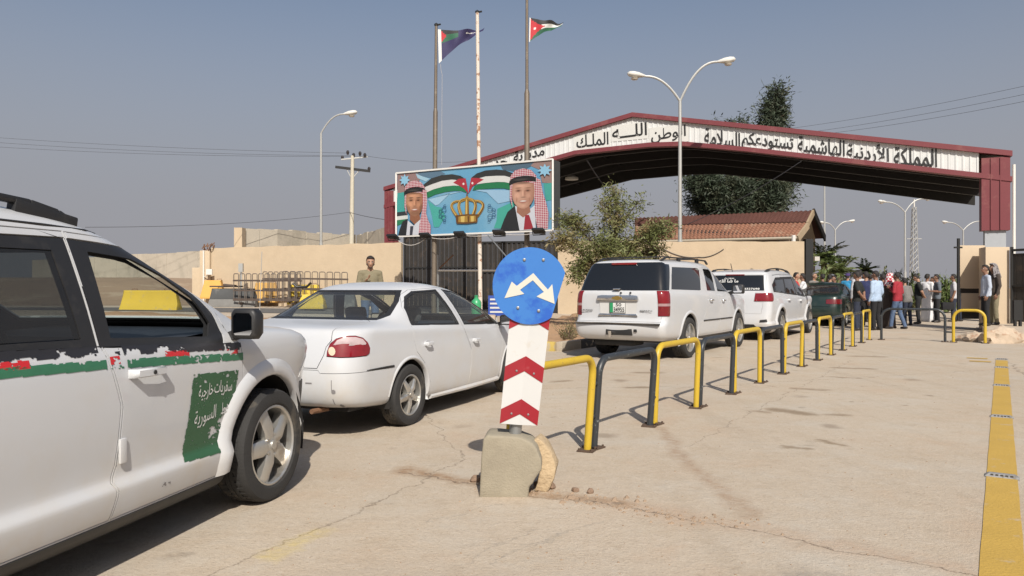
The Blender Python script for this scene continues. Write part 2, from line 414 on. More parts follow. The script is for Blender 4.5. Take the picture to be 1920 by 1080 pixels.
# soil beds behind kerbs
def soil_bed(name, poly, h, label_m):
    bm = bmesh.new(); vs_ = [bm.verts.new((x, y, 0)) for x, y in poly]; bm.faces.new(vs_)
    x0 = min(p[0] for p in poly); x1 = max(p[0] for p in poly); y0 = min(p[1] for p in poly); y1 = max(p[1] for p in poly)
    k = x0 + 0.5
    while k < x1: bmesh.ops.bisect_plane(bm, geom=bm.verts[:]+bm.edges[:]+bm.faces[:], plane_co=(k,0,0), plane_no=(1,0,0)); k += 0.5
    k = y0 + 0.5
    while k < y1: bmesh.ops.bisect_plane(bm, geom=bm.verts[:]+bm.edges[:]+bm.faces[:], plane_co=(0,k,0), plane_no=(0,1,0)); k += 0.5
    for v in bm.verts: v.co.z = gz(v.co.x, v.co.y) + (h if not v.is_boundary else -.02) + 0.06 * noise.noise(v.co * 1.3) + 0.03 * noise.noise(v.co * 4)
    return struct(bm_obj(name, bm, label_m, sm=True))
m_soil = mat('orange_soil', (0.40, 0.245, 0.135), 0.95, var=0.25, scale=2.5, bump=0.6, bscale=25, col2=(0.29, 0.19, 0.12), amount=0.7, pscale=1.5)
soil_bed('soil_bed', [(1.05, 15.35), (8.6, 27.0), (5.5, 28.2), (2.4, 28.7), (-1.2, 18.5), (-0.6, 16.0)], 0.10, m_soil)
soil_bed('soil_bed', [(-14, 22.5), (-3.2, 20.0), (-3.2, 22.0), (-14, 25.8)], 0.06, m_soil)

# kerb stones, painted in turn black and yellow
m_kb = mat('black_kerb_paint', (0.07, 0.07, 0.068), 0.8, var=0.3, col2=(0.36, 0.30, 0.22), amount=0.8, pscale=7, thresh=0.56)
m_ky = mat('yellow_kerb_paint', (0.50, 0.37, 0.10), 0.8, var=0.2, col2=(0.42, 0.35, 0.25), amount=0.85, pscale=6, thresh=0.50)
m_kg = mat('bare_kerb_concrete', (0.42, 0.36, 0.28), 0.9, var=0.2, bump=0.4)
kerb = empty('kerb', (0, 0, 0)); kerb['kind'] = 'structure'
d33 = Vector((0.548, 0.836, 0)); n33 = Vector((0.836, -0.548, 0))
k0 = Vector((0.95, 15.1, 0))
kpts = [(k0 + d33 * (0.85 * i), k0 + d33 * (0.85 * (i + 1) - 0.02)) for i in range(15)]
kback = Vector((-1.75, 0.98, 0)).normalized()
kpts += [(k0 + kback * (0.08 + 0.85 * i), k0 + kback * (0.08 + 0.85 * (i + 1) - 0.02)) for i in range(2)]
for i, (a, c) in enumerate(kpts):
    o = B().beam(a + Vector((0, 0, 0.08)), c + Vector((0, 0, 0.08)), 0.15, 0.22).obj('kerb_stone', [m_ky, m_kb, m_ky, m_kb, m_kg][i % 5] if i else m_kg, kerb, bevel=0.025)

# worn yellow line with metal road studs
yl = mat('worn_yellow_paint', (0.47, 0.30, 0.060), 0.75, var=0.14, scale=3, bump=0.25, bscale=60, col2=(0.44, 0.36, 0.26), amount=0.75, pscale=5.5, thresh=0.60, edge=0.10)
lp = lambda s: Vector((2.56, 3.9, 0)) + d33 * s
v = []; f = []; NS = 60
for i in range(NS + 1):
    s = -2.2 + 13.3 * i / NS; c = lp(s)
    wob = 0.0012 * math.sin(i * 1.7)
    v += [c - n33 * (0.088 + wob) + Vector((0, 0, 0.004)), c + n33 * (0.088 - wob) + Vector((0, 0, 0.004))]
    if i: f.append((2*i-2, 2*i-1, 2*i+1, 2*i))
line = mesh_obj('road_line', v, f, yl); struct(line)
wp = mat('faded_white_paint', (0.55, 0.49, 0.41), 0.8, var=0.1, col2=(0.45, 0.385, 0.30), amount=1, pscale=2.2, thresh=0.47, edge=0.2)
a = lp(10.6) - n33 * 0.5
m_stud = mat('dull_stud_metal', (0.42, 0.41, 0.39), 0.45, 0.5, var=0.2, col2=(0.2, 0.17, 0.13), amount=0.6, pscale=20)
m_studd = mat('dark_stud_slots', (0.06, 0.055, 0.05), 0.6)
nth = ['nearest', 'second nearest', 'third nearest', 'fourth nearest', 'farthest']
for i, s in enumerate([1.38, 4.17, 7.0, 9.65, 11.3]):
    c = lp(s); M = Matrix.Translation(c + Vector((0, 0, 0.004))) @ Matrix.Rotation(-R(33.3), 4, 'Z')
    e = empty('road_stud', c, -R(33.3), nth[i] + ' metal road stud on the yellow line', 'road stud', 'metal studs on the yellow line')
    b = B(); b.add([(-.1,-.045,0.004),(.1,-.045,.004),(.1,.045,.004),(-.1,.045,.004),(-.075,-.02,.024),(.075,-.02,.024),(.075,.02,.024),(-.075,.02,.024)],
                   [(4,5,6,7),(0,1,5,4),(1,2,6,5),(2,3,7,6),(3,0,4,7)])
    b.obj('stud_body', m_stud, e)
    b = B()
    for k in range(-2, 3): b.box((k*.028-.008, -.036, .0105), (k*.028+.008, -.030, .022))
    b.obj('reflector', m_studd, e)
for k, (px, py) in enumerate([(1832, 672), (1838, 678)]):
    c = Vector(((px-960)/FOC*1792/(py-540), 1792/(py-540), 0.005))
    struct(mesh_obj('road_marking', [c - n33*.16 - d33*.09, c + n33*.16 - d33*.09, c + n33*.16 + d33*.09, c - n33*.16 + d33*.09], [(0,1,2,3)], yl))

# loose pebbles and crumbs
m_peb = mat('crumbled_stone', (0.29, 0.21, 0.145), 0.9, var=0.4, scale=9)
rb = B(); rr = random.Random(3)
def pebble(b, x, y, s):
    n = [Vector((rr.uniform(.6,1)*s*math.cos(t), rr.uniform(.6,1)*s*math.sin(t), 0)) for t in (0, 1.25, 2.5, 3.77, 5.0)]
    c = Vector((x, y, gz(x, y))); top = c + Vector((rr.uniform(-.2,.2)*s, rr.uniform(-.2,.2)*s, s*rr.uniform(.4,.9)))
    vv = [c + p for p in n] + [c + p*0.6 + Vector((0,0,s*.45)) for p in n] + [top]
    b.add(vv, [(i,(i+1)%5,5+(i+1)%5,5+i) for i in range(5)] + [(5+i,5+(i+1)%5,10) for i in range(5)])
for _ in range(200):
    t = rr.random(); x = 0.15 + t*1.1 + rr.gauss(0, .10); y = 4.72 - t*0.75 + rr.gauss(0, .07); pebble(rb, x, y, rr.choice([.004,.006,.008,.012,.016]))
for _ in range(500):
    y = 3.2 + 12 * rr.random()**1.6; x = -1.2 + rr.random() * (y * 0.85); pebble(rb, x, y, rr.choice([.003,.004,.006,.009]))
for i, (x, y, s) in enumerate([(0.36, 4.55, .035), (0.42, 4.5, .028), (0.62, 4.5, .03), (0.75, 4.47, .026), (0.70, 4.55, .022), (0.30, 4.45, .03)]): pebble(rb, x, y, s)
o = rb.obj('pebbles', m_peb); o['kind'] = 'stuff'; o['label'] = 'loose crumbs and pebbles scattered over the beige concrete'; o['category'] = 'pebbles'

# ------------------------------------------------------------------ perimeter walls
m_cream = mat('cream_render', (0.495, 0.395, 0.275), 0.9, var=0.10, scale=2.5, bump=0.3, bscale=18, col2=(0.43, 0.33, 0.225), amount=0.6, pscale=0.7, thresh=0.5, edge=0.22)
WL, WR = Vector((-13.3, 33.0, 0)), Vector((10.8, 27.5, 0))
wdir = (WR - WL); wdir.z = 0; wlen = wdir.length; wdir.normalize(); wnor = Vector((wdir.y, -wdir.x, 0))   # wnor points to the camera
def wpt(px):
    u = (px - 960) / FOC; t = (u * WL.y - WL.x) / (wdir.x - u * wdir.y); return WL + wdir * t
def wall_run(name, pxs, top, label, thick=0.22, cap=True):
    """wall of uneven top along the perimeter line; top = photo y at each px"""
    b = B(); pts = []
    for px, py in zip(pxs, top):
        p = wpt(px); zt = HCAM + (540 - py) / FOC * p.y; pts.append((p, zt))
    v = []; f = []
    for p, zt in pts:
        z0 = gz(p.x, p.y) - 0.2; q = p - wnor * thick
        v += [(p.x,p.y,z0),(p.x,p.y,zt),(q.x,q.y,zt),(q.x,q.y,z0)]
    n = len(pts)
    for i in range(n - 1):
        for j in range(4): f.append((4*i+j, 4*i+(j+1)%4, 4*i+4+(j+1)%4, 4*i+4+j))
    f += [(0,1,2,3), tuple(4*(n-1)+k for k in (3,2,1,0))]
    b.add(v, f); o = b.obj(name, m_cream); tag(o, label, 'wall'); return o
def jag(pxs, y0, y1, amp, seed):
    r_ = random.Random(seed); n = len(pxs); return [y0 + (y1-y0)*i/(n-1) + r_.uniform(-amp, amp) for i in range(n)]
pxs = frange(396, 752, 26); wall_run('perimeter_wall', pxs, jag(pxs, 465, 455, 0.9, 1), 'long cream rendered wall left of the dark gate, behind the stacked railings')
pxs = frange(1046, 1508, 30); wall_run('perimeter_wall', pxs, jag(pxs, 452.5, 453, 0.8, 2), 'cream rendered wall between the dark gate and the tiled building, behind the white cars')
# end post of the left wall with pipe, lamp bracket and a broken cap
p = wpt(388); e = empty('wall_end_post', (p.x, p.y, gz(p.x, p.y)), 0, 'cream end post with white pipe and little lamp at the left end of the wall', 'post')
zt = HCAM + (540-470)/FOC*p.y - gz(p.x, p.y)
B().box((-.24,-.2,-.1),(.20,.2,zt)).obj('post', m_cream, e, bevel=.02)
B().box((-.62,-.1,-.1),(-.243,.15,zt-.75)).obj('side_pier', m_cream, e, bevel=.02)
m_wpipe = mat('white_pipe', (0.68, 0.65, 0.60), 0.5); m_rust = mat('rusty_iron', (0.20, 0.105, 0.06), 0.8, 0.2, var=0.35, scale=9, bump=0.3)
B().tube([(-.05,-.24,-.1),(-.05,-.24,zt)], .035, 8).obj('downpipe', m_wpipe, e, sm=True)
b = B(); b.tube([(-.02,-.24,zt*.52),(.12,-.36,zt*.53),(.22,-.42,zt*.58)], .02, 8); b.box((.16,-.50,zt*.56),(.42,-.40,zt*.66)); b.obj('wall_lamp', m_wpipe, e)
b = B(); r_ = random.Random(5)
for k in range(9):
    a = Vector((r_.uniform(-.1,.25), r_.uniform(-.2,.1), zt-.02)); b.tube([a, a+Vector((r_.uniform(-.1,.2),r_.uniform(-.2,.2),r_.uniform(.12,.34))), a+Vector((r_.uniform(-.2,.3),r_.uniform(-.2,.2),r_.uniform(.05,.4)))], .022, 6)
b.obj('broken_cap', m_rust, e)

# blast walls of tall concrete panels behind
m_tw = mat('grey_blast_concrete', (0.47, 0.42, 0.34), 0.92, var=0.14, scale=0.8, bump=0.3, bscale=12, col2=(0.36, 0.325, 0.26), amount=0.8, pscale=0.7, thresh=0.5, edge=0.15)
def panel_row(name, pts, zb, label, wp_=1.25, thick=0.3):
    """row of upright panels: pts = [(px, py_top, Y)] polyline, each panel one object"""
    e = empty(name, (0, 0, 0), 0, label, 'wall')
    P = [at(*q) for q in pts]; r_ = random.Random(len(pts) * 7 + int(pts[0][0]))
    for a, c in zip(P[:-1], P[1:]):
        d = Vector((c.x-a.x, c.y-a.y, 0)); n = max(1, round(d.length / wp_)); dn = d.normalized(); nn = Vector((dn.y, -dn.x, 0))
        for i in range(n):
            q0 = a.lerp(c, i/n); q1 = a.lerp(c, (i+1)/n); zt_ = (q0.z+q1.z)/2 + r_.uniform(-.05,.05); off = nn * r_.uniform(-.025, .025)
            q0 = q0 + dn*0.015 + off; q1 = q1 - dn*0.015 + off
            z0 = zb
            v = [(q0.x,q0.y,z0),(q1.x,q1.y,z0),(q1.x-nn.x*thick,q1.y-nn.y*thick,z0),(q0.x-nn.x*thick,q0.y-nn.y*thick,z0)]
            v += [(x,y,zt_) for x,y,_ in v]
            B().add(v, [(0,3,2,1),(4,5,6,7),(0,1,5,4),(1,2,6,5),(2,3,7,6),(3,0,4,7)]).obj('wall_panel', m_tw, e)
panel_row('blast_wall', [(452,428,43),(520,430,45),(600,437,49),(668,441,52)], 0.3, 'grey stained concrete blast wall rising behind the left cream wall')
panel_row('blast_wall', [(668,441,52),(722,427,44)], 0.3, 'grey concrete blast wall running up to the red canopy column')
b = B(); a = at(440,427,42.6); c = at(455,427,42.6); b.box((a.x,42.5,0.3),(c.x,43.1,a.z)); tag(b.obj('wall_pier', m_cream), 'pale square pier at the left end of the grey blast wall', 'pier')
panel_row('blast_wall', [(60,488,72),(240,478,66),(392,470,60)], 2.0, 'distant row of grey concrete panels beyond the earth slope at far left', 1.5)

# dark sheet-metal gate between the walls
m_gate = mat('dark_gate_sheet', (0.035, 0.031, 0.028), 0.65, 0.3, var=0.3, scale=4, col2=(0.075, 0.055, 0.042), amount=0.6, pscale=3)
m_gatef = mat('black_steel_frame', (0.028, 0.028, 0.028), 0.5, 0.4)
def gate_leaf(pa, pb, ytop, label, setback=0.15):
    a = wpt(pa) - wnor*setback; c = wpt(pb) - wnor*setback; z0 = gz(a.x, a.y)
    L_ = (c - a).length; zt = HCAM + (540 - ytop)/FOC*(a.y+c.y)/2 - z0
    e = empty('metal_gate', (a.x, a.y, z0), math.atan2(wdir.y, wdir.x), label, 'gate')
    n = int(L_ / 0.19)
    for i in range(n):      # ribbed sheets
        x0 = L_*i/n; x1 = L_*(i+1)/n; w = x1-x0
        b = B(); prof = [(x0+.004,0),(x0+w*.55,0),(x0+w*.66,-.035),(x0+w*.9,-.035),(x1-.002,0)]
        v = [(x,y,.12) for x,y in prof]+[(x,y,zt-.06) for x,y in prof]
        b.add(v, [(k,k+1,k+6,k+5) for k in range(4)]); b.obj('sheet', m_gate, e)
    f = B(); f.box((-.05,-.05,.05),(.03,.04,zt)); f.box((L_-.03,-.05,.05),(L_+.05,.04,zt)); f.box((.031,-.052,zt-.07),(L_-.031,.03,zt)); f.box((.031,-.052,.05),(L_-.031,.03,.12)); f.box((.031,-.055,zt*.55),(L_-.031,-.038,zt*.55+.06))
    f.obj('frame', m_gatef, e)
gate_leaf(757, 898, 441, 'dark ribbed metal gate leaf below the left half of the billboard')
gate_leaf(904, 1043, 452, 'dark ribbed metal gate leaf partly behind the blue round sign')
e = empty('pipe_barrier', (0,0,0), 0, 'thin pale pipe rail with upright standing before the dark gate', 'rail')
B().tube([at(820,507,27.5), at(940,507,27.0)], .035, 8).obj('rail', m_wpipe, e, sm=True)
B().tube([at(821,478,27.5), Vector((at(821,500,27.5).x,27.5,.2))], .04, 8).obj('upright', mat('grey_galvanised', (0.33,0.34,0.34), 0.45, 0.7, var=.15), e, sm=True)
B().tube([at(824,503,27.5), at(850,478,27.4)], .025, 6).obj('brace', m_rust, e, sm=True)

# ------------------------------------------------------------------ right-hand gatehouse pier, plinth and gate
m_cream2 = mat('cream_render_pier', (0.50, 0.40, 0.285), 0.9, var=0.06, scale=1.5, bump=0.15, bscale=30)
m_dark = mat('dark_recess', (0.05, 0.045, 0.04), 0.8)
def vbox(b, px0, px1, ytop, ybot, Y, depth, mi=0):
    a = at(px0, ytop, Y); c = at(px1, ybot, Y); b.box((a.x, Y, c.z), (c.x, Y+depth, a.z), mi); return b
def vpr(b, px0, px1, ytop, ybot, Y, dv):
    a = at(px0, ytop, Y); c = at(px1, ybot, Y); b.prism([(a.x,Y,c.z),(c.x,Y,c.z),(c.x,Y,a.z),(a.x,Y,a.z)], dv); return b
e = empty('gate_pier', at(1868, 612, 22), 0, 'cream rendered gate pier with stepped side wall beside the two men at right', 'pier')
def child(b, name, m, par, bevel=0.0, sm=False):
    Mi = Matrix.Translation(-Vector(par.location)); b.v = [Mi @ Vector(q) for q in b.v]; return b.obj(name, m, par, bevel=bevel, sm=sm)
child(vpr(B(), 1848, 1893, 463, 618, 22.0, (.27,.75,0)), 'pillar', m_cream2, e, bevel=.012)
child(vpr(B(), 1799, 1846.5, 460, 540.5, 23.0, (.40,.6,0)), 'upper_wall', m_cream2, e, bevel=.012)
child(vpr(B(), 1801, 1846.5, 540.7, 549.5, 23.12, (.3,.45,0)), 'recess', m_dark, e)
child(vpr(B(), 1802, 1846.5, 549.7, 584, 23.0, (.40,.6,0)), 'lower_wall', m_cream2, e, bevel=.012)
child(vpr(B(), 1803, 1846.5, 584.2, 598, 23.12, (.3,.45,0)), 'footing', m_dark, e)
b = B(); b.tube([at(1797,447,22.9), at(1797,600,22.9)], .045, 8); b.beam(at(1789,464,22.9), at(1804,464,22.9), .05, .05)
tag(b.obj('gate_post', m_gatef), 'thin black steel gate post at the left edge of the cream pier', 'post')
# right dark gate
a = at(1896, 463, 21.9); c = at(1960, 612, 21.0)
e = empty('metal_gate', (a.x, a.y, 0.2), 0, 'dark metal gate at the right edge of the picture, beside the cream pier', 'gate')
gd = Vector((c.x-a.x, c.y-a.y, 0)); zt = a.z - .2
for i in range(6):
    q0 = gd*(i/6+.004); q1 = gd*((i+1)/6-.004)
    B().add([q0+Vector((0,0,.1)), q1+Vector((0,0,.1)), q1+Vector((0,0,zt-.2)), q0+Vector((0,0,zt-.2)), q0+Vector((.01,.03,.1)), q1+Vector((.01,.03,.1)), q1+Vector((.01,.03,zt-.2)), q0+Vector((.01,.03,zt-.2))],
            [(0,1,2,3),(7,6,5,4),(0,4,5,1),(1,5,6,2),(2,6,7,3),(3,7,4,0)]).obj('sheet', m_gate, e)
f = B(); f.beam((0,-.03,.05),(0,-.03,zt),.07,.05); f.beam(Vector((0,-.04,zt-.1)), gd+Vector((0,-.04,zt-.1)), .05, .07); f.beam(Vector((0,-.04,zt*.5)), gd+Vector((0,-.04,zt*.5)), .05, .05); f.obj('frame', m_gatef, e)
b = B(); q = at(1908, 615, 20.4)
b.box((q.x-.10, q.y-.03, .02), (q.x-.04, q.y+.03, .75)); b.box((q.x+.04, q.y-.03, .02), (q.x+.10, q.y+.03, .75)); b.box((q.x-.12,q.y-.035,.4),(q.x+.12,q.y+.035,.95))
tag(b.obj('gate_stop', m_gatef), 'small black steel stand in front of the dark gate at right edge', 'stand')
# plinth: raised kerbed concrete with broken rubble nose
m_pl = mat('worn_plinth_concrete', (0.50, 0.41, 0.31), 0.92, var=0.12, scale=3, bump=0.5, bscale=14, col2=(0.40, 0.30, 0.21), amount=0.7, pscale=2.5)
m_rub = mat('pale_rubble', (0.44, 0.35, 0.26), 0.95, var=0.3, scale=7, bump=0.8, bscale=12, col2=(0.33, 0.20, 0.13), amount=0.8, pscale=5)
b = B(); v = [(11.36,18.0),(15.4,15.6),(18,20),(16.2,24.5),(15.1,24.0)]
b.prism([(x,y,-.05) for x,y in v], (0,0,.285)); pl = b.obj('plinth', m_pl, bevel=.05); struct(pl)
def rock(name, loc, s, seed, m, label=None, cat=None, group=None, sub=3):
    bm = bmesh.new(); bmesh.ops.create_icosphere(bm, subdivisions=sub, radius=1)
    for w in bm.verts:
        n = w.co.normalized(); k = 1 + .32*noise.noise(n*1.6+Vector((seed*3.1,0,0))) + .14*noise.noise(n*5+Vector((seed,2,0)))
        w.co = Vector((n.x*s[0]*k, n.y*s[1]*k, n.z*s[2]*k))
    o = bm_obj(name, bm, m, sm=True, angle=28); o.location = loc; o.rotation_euler = (0,0,seed)
    if label: tag(o, label, cat, group)
    return o
rock('rubble_stone', (11.55, 17.55, .06), (.75,.30,.30), 0.35, m_rub, 'pale broken rubble stone at the nose of the plinth right', 'stone')
rock('rubble_stone', (12.55, 17.0, .05), (.65,.32,.30), 1.9, m_rub, 'pale rubble stone furthest right at the edge of the plinth', 'stone')
rock('rubble_stone', (11.1, 17.9, .04), (.4,.25,.18), 2.7, m_rub, 'smallest pale rubble stone by the last yellow barrier', 'stone')

isl = B().prism([(-4.6,14.3,-.02),(-1.6,14.0,-.02),(-1.2,16.4,-.02),(-4.4,17.2,-.02)], (0,0,.20)).obj('traffic_island', m_pl, bevel=.03); struct(isl)
# ================================================================== BORDER CANOPY
m_red = mat('dark_red_trim', (0.17, 0.035, 0.042), 0.55, var=0.12, scale=1.5, col2=(0.22, 0.075, 0.07), amount=0.5, pscale=1.2)
m_white = mat('white_corrugated', (0.62, 0.63, 0.62), 0.6, var=0.06, scale=1.2, col2=(0.52, 0.51, 0.48), amount=0.35, pscale=1.0)
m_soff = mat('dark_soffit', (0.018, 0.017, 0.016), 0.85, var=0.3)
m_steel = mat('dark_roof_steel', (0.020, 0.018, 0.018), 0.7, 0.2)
m_letter = mat('black_letters', (0.02, 0.02, 0.02), 0.5)
m_board = mat('white_letter_board', (0.60, 0.60, 0.57), 0.55, var=0.05)
CR = at(1897, 285, 28.0); CLf = at(722, 352, 39.8)
cu = Vector((CR.x-CLf.x, CR.y-CLf.y, 0)); clen = cu.length; cu.normalize(); cnor = Vector((cu.y, -cu.x, 0))      # towards the camera
cback = -cnor
PF0 = Vector((CR.x, CR.y, 0))
canopy = empty('border_canopy', (0, 0, 0), 0, 'wide gabled canopy with white corrugated front and dark red trim over the crossing', 'canopy')
def onf(px, py, out=0.0): return line_hit(px, py, PF0 + cnor*out, cnor) 
topl = [(722,352),(1187,213),(1897,285)]                      # upper edge of the red ridge trim, in the front plane
lowl = [(722,389),(1040,299),(1079,288),(1217,273.5),(1282,271.5),(1400,282),(1852,333),(1897,338)]
def prof(pts, h=0.0):
    out = []
    for p in pts:
        q = onf(*p); out.append(((q - CLf).dot(cu), q.z + h))
    return out
T = prof(topl); Lw = prof(lowl)
def ev(pr, s):
    if s <= pr[0][0]: return pr[0][1]
    for (a, za), (c, zc) in zip(pr[:-1], pr[1:]):
        if s <= c: return za + (zc-za)*(s-a)/(c-a)
    return pr[-1][1]
def fp(s, z, out=0.0): return Vector((CLf.x, CLf.y, 0)) + cu*s + cnor*out + Vector((0,0,z))
colw = 1.05
def cladding(depth, face, name='cladding_sheet'):
    s0, s1 = 0.55, clen - colw; n = 28
    for i in range(n):
        a = s0 + (s1-s0)*i/n; c = s0 + (s1-s0)*(i+1)/n; b = B(); k = 4; w = (c-a)/k; v = []; f = []
        for j in range(k):
            x = a + w*j
            for q, o in ((0,0),(.62,0),(.70,.022),(.92,.022)):
                v.append((x+w*q, o))
        v.append((c-.004, 0)); m_ = len(v)
        V = [fp(x, ev(T, x)-.10, depth + o*face) for x, o in v] + [fp(x, ev(Lw, x)+.10, depth + o*face) for x, o in v]
        f = [(j, j+1, m_+j+1, m_+j) for j in range(m_-1)]
        b.add(V, f).obj(name, m_white, canopy)
cladding(0.0, 1)
def trim(pr, h0, h1, d0, d1, name):
    b = B(); xs_ = sorted(set([p[0] for p in pr])); v = []
    for x in xs_:
        z = ev(pr, x); v += [fp(x, z+h0, d0), fp(x, z+h1, d0), fp(x, z+h1, d1), fp(x, z+h0, d1)]
    n = len(xs_); f = [(4*i+j, 4*i+(j+1)%4, 4*i+4+(j+1)%4, 4*i+4+j) for i in range(n-1) for j in range(4)]
    f += [(0,1,2,3), tuple(4*(n-1)+k for k in (3,2,1,0))]
    b.add(v, f).obj(name, m_red, canopy)
trim(T, -.17, .03, .16, -.2, 'ridge_trim'); trim(Lw, -.06, .13, .13, -.25, 'lower_trim')
DEP = 9.6
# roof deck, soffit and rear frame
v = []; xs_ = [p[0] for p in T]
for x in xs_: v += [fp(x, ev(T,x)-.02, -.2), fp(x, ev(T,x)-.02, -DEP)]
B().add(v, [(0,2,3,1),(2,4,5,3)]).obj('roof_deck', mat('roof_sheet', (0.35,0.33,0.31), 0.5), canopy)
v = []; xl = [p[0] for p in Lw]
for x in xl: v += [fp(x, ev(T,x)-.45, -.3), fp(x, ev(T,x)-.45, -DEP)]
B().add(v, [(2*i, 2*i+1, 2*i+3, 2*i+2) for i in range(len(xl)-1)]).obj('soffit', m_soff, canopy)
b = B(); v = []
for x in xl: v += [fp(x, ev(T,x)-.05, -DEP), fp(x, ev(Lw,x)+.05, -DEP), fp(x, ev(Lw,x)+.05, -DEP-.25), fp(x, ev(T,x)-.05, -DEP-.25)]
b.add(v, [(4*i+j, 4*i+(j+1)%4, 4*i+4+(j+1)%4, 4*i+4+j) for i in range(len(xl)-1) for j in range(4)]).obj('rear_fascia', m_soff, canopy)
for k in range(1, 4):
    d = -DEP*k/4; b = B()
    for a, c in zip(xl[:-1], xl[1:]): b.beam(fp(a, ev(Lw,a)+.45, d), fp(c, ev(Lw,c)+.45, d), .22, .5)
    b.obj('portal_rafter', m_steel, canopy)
for k in range(9):
    s = 1.2 + (clen-2.4)*k/8; b = B(); b.beam(fp(s, ev(T,s)-.53, -.35), fp(s, ev(T,s)-.53, -DEP+.05), .08, .15); b.obj('purlin', m_steel, canopy)
# columns: red clad box on a grey foot
def column(s0, s1, zb, d0, d1, zfoot):
    P_ = lambda s, d, z: fp(s, z, d)
    zt = min(ev(T, s0), ev(T, s1)) - .19
    v = [P_(s0,d0,zb),P_(s1,d0,zb),P_(s1,d1,zb),P_(s0,d1,zb),P_(s0,d0,zt),P_(s1,d0,zt),P_(s1,d1,zt),P_(s0,d1,zt)]
    F = [(0,3,2,1),(4,5,6,7),(0,1,5,4),(1,2,6,5),(2,3,7,6),(3,0,4,7)]
    B().add(v, F).obj('column_cladding', m_red, canopy)
    for t in (.33, .66):
        s = s0+(s1-s0)*t; B().beam(P_(s,d0+.012,zb+.02), P_(s,d0+.012,zt-.02), .05, .03, up=tuple(cu)).obj('cladding_rib', m_red, canopy)
    a, c = s0+.12, s1-.12
    v = [P_(a,d0-.1,zfoot),P_(c,d0-.1,zfoot),P_(c,d1+.1,zfoot),P_(a,d1+.1,zfoot),P_(a,d0-.1,zb),P_(c,d0-.1,zb),P_(c,d1+.1,zb),P_(a,d1+.1,zb)]
    B().add(v, F).obj('column_foot', mat('grey_column_foot', (0.36,0.38,0.40), 0.6), canopy)
column(clen-.98, clen-.06, onf(1870,432).z, .10, -.5, 0.0)
column(0.02, 0.55, 2.6, .10, -.5, 0.0)
B().tube([fp(clen+.06, 5.9, .05), fp(clen+.06, 0.0, .05)], .055, 8).obj('downpipe', m_wpipe, canopy, sm=True)
# lettering on the front
def fascia_text(name, body, pxL, pyL, pxR, pyR, hgt, board=None, bold=0.014):
    """baseline from left to right in photo pixels; hgt letter height in pixels at the middle"""
    a = onf(pxL, pyL, .026); c = onf(pxR, pyR, .026); mid = (a.y+c.y)/2
    if board:
        q = [onf(px, py, .0252) for px, py in board]
        B().prism(q, -cnor*.02).obj('letter_board', m_board, canopy)
    b = B(); place_text(b, body, a, c-a, Vector((0,0,.92*hgt/FOC*mid)), cnor*.016, bold)
    o = b.obj(name, m_letter, canopy, fix=False); return o
fascia_text('lettering', shape_ar('المملكة'), 1676, 310, 1757, 314, 38)
fascia_text('lettering', shape_ar('الأردنية'), 1588, 302, 1667, 311, 41)
fascia_text('lettering', shape_ar('الهاشمية'), 1496, 292, 1584, 301, 41)
fascia_text('lettering', shape_ar('تستودعكم'), 1391, 281, 1488, 292, 38)
fascia_text('lettering', shape_ar('السلامة'), 1321, 269, 1388, 279, 33)
fascia_text('lettering', shape_ar('الوطن'), 1221, 270, 1286, 261, 30, [(1217,271.5),(1217,240),(1291,232),(1291,265)])
fascia_text('lettering', shape_ar('اللـــه'), 1148, 261, 1213, 253, 26, [(1146,266),(1146,236),(1216,229),(1216,259.5)])
fascia_text('lettering', shape_ar('الملـك'), 1081, 278, 1141, 271, 26, [(1077,285),(1077,255),(1144,244),(1144,279)])
fascia_text('lettering', shape_ar('مديرية'), 963, 309, 1021, 296, 26)
fascia_text('lettering', shape_ar('حدود'), 905, 330, 951, 317, 24)
# round ceiling lights and guy wires
for px, py, Y in ((1072, 337, 38.5),):
    q = at(px, py, Y); B().lathe([(.34,0),(.34,.10),(.2,.2)], 16, Matrix.Translation(q)).obj('ceiling_lamp', mat('dull_lamp_white', (0.45,0.44,0.40), 0.5), canopy, sm=True)

# ================================================================== TILED BUILDING
m_tile = mat('red_roof_tile', (0.235, 0.112, 0.070), 0.9, var=0.35, scale=2.2, col2=(0.30, 0.20, 0.14), amount=0.6, pscale=2.0, thresh=0.56)
m_tiled = mat('dark_roof_tile', (0.105, 0.042, 0.032), 0.85, var=0.3, scale=1.6)
m_bwall = mat('brown_house_wall', (0.30, 0.235, 0.17), 0.9, var=0.15)
m_barge = mat('timber_bargeboard', (0.34, 0.26, 0.17), 0.8, var=0.2)
bld = empty('tiled_building', (0, 0, 0), 0, 'low building with stepped red tiled gable roof behind the cream wall', 'building')
E0 = at(1493, 444, 30.2); E1 = at(1190, 452, 33.6)            # eave, right and left
M0 = at(1512, 419, 31.0); M1 = at(1190, 425, 34.4)            # step between the two pitches
S0 = at(1512, 417, 31.1); S1 = at(1190, 423, 34.5)
G0 = at(1524, 396, 32.5); G1 = at(1190, 410, 36.0)            # ridge
def tiles(A0, A1, C0, C1, nr, nc, m):
    """courses of tiles between lower edge A1-A0 and upper edge C1-C0"""
    for r_ in range(nr):
        t0, t1 = r_/nr, (r_+1.12)/nr
        for c in range(nc):
            u0, u1 = c/nc, (c+1)/nc
            def P_(u, t, up): return A1.lerp(A0, u).lerp(C1.lerp(C0, u), min(t, 1.0)) + Vector((0,-.01,1))*up
            v = []
            for u, h in ((u0, .0), (u0+(u1-u0)*.25, .03), (u0+(u1-u0)*.5, .05), (u0+(u1-u0)*.75, .03), (u1, .0)):
                v += [P_(u, t0, h+.05), P_(u, t1, h+.005), P_(u, t0, h-.01)]
            f = [(3*i, 3*i+3, 3*i+4, 3*i+1) for i in range(4)] + [(3*i+2, 3*i+5, 3*i+3, 3*i) for i in range(4)]
            yield v, f
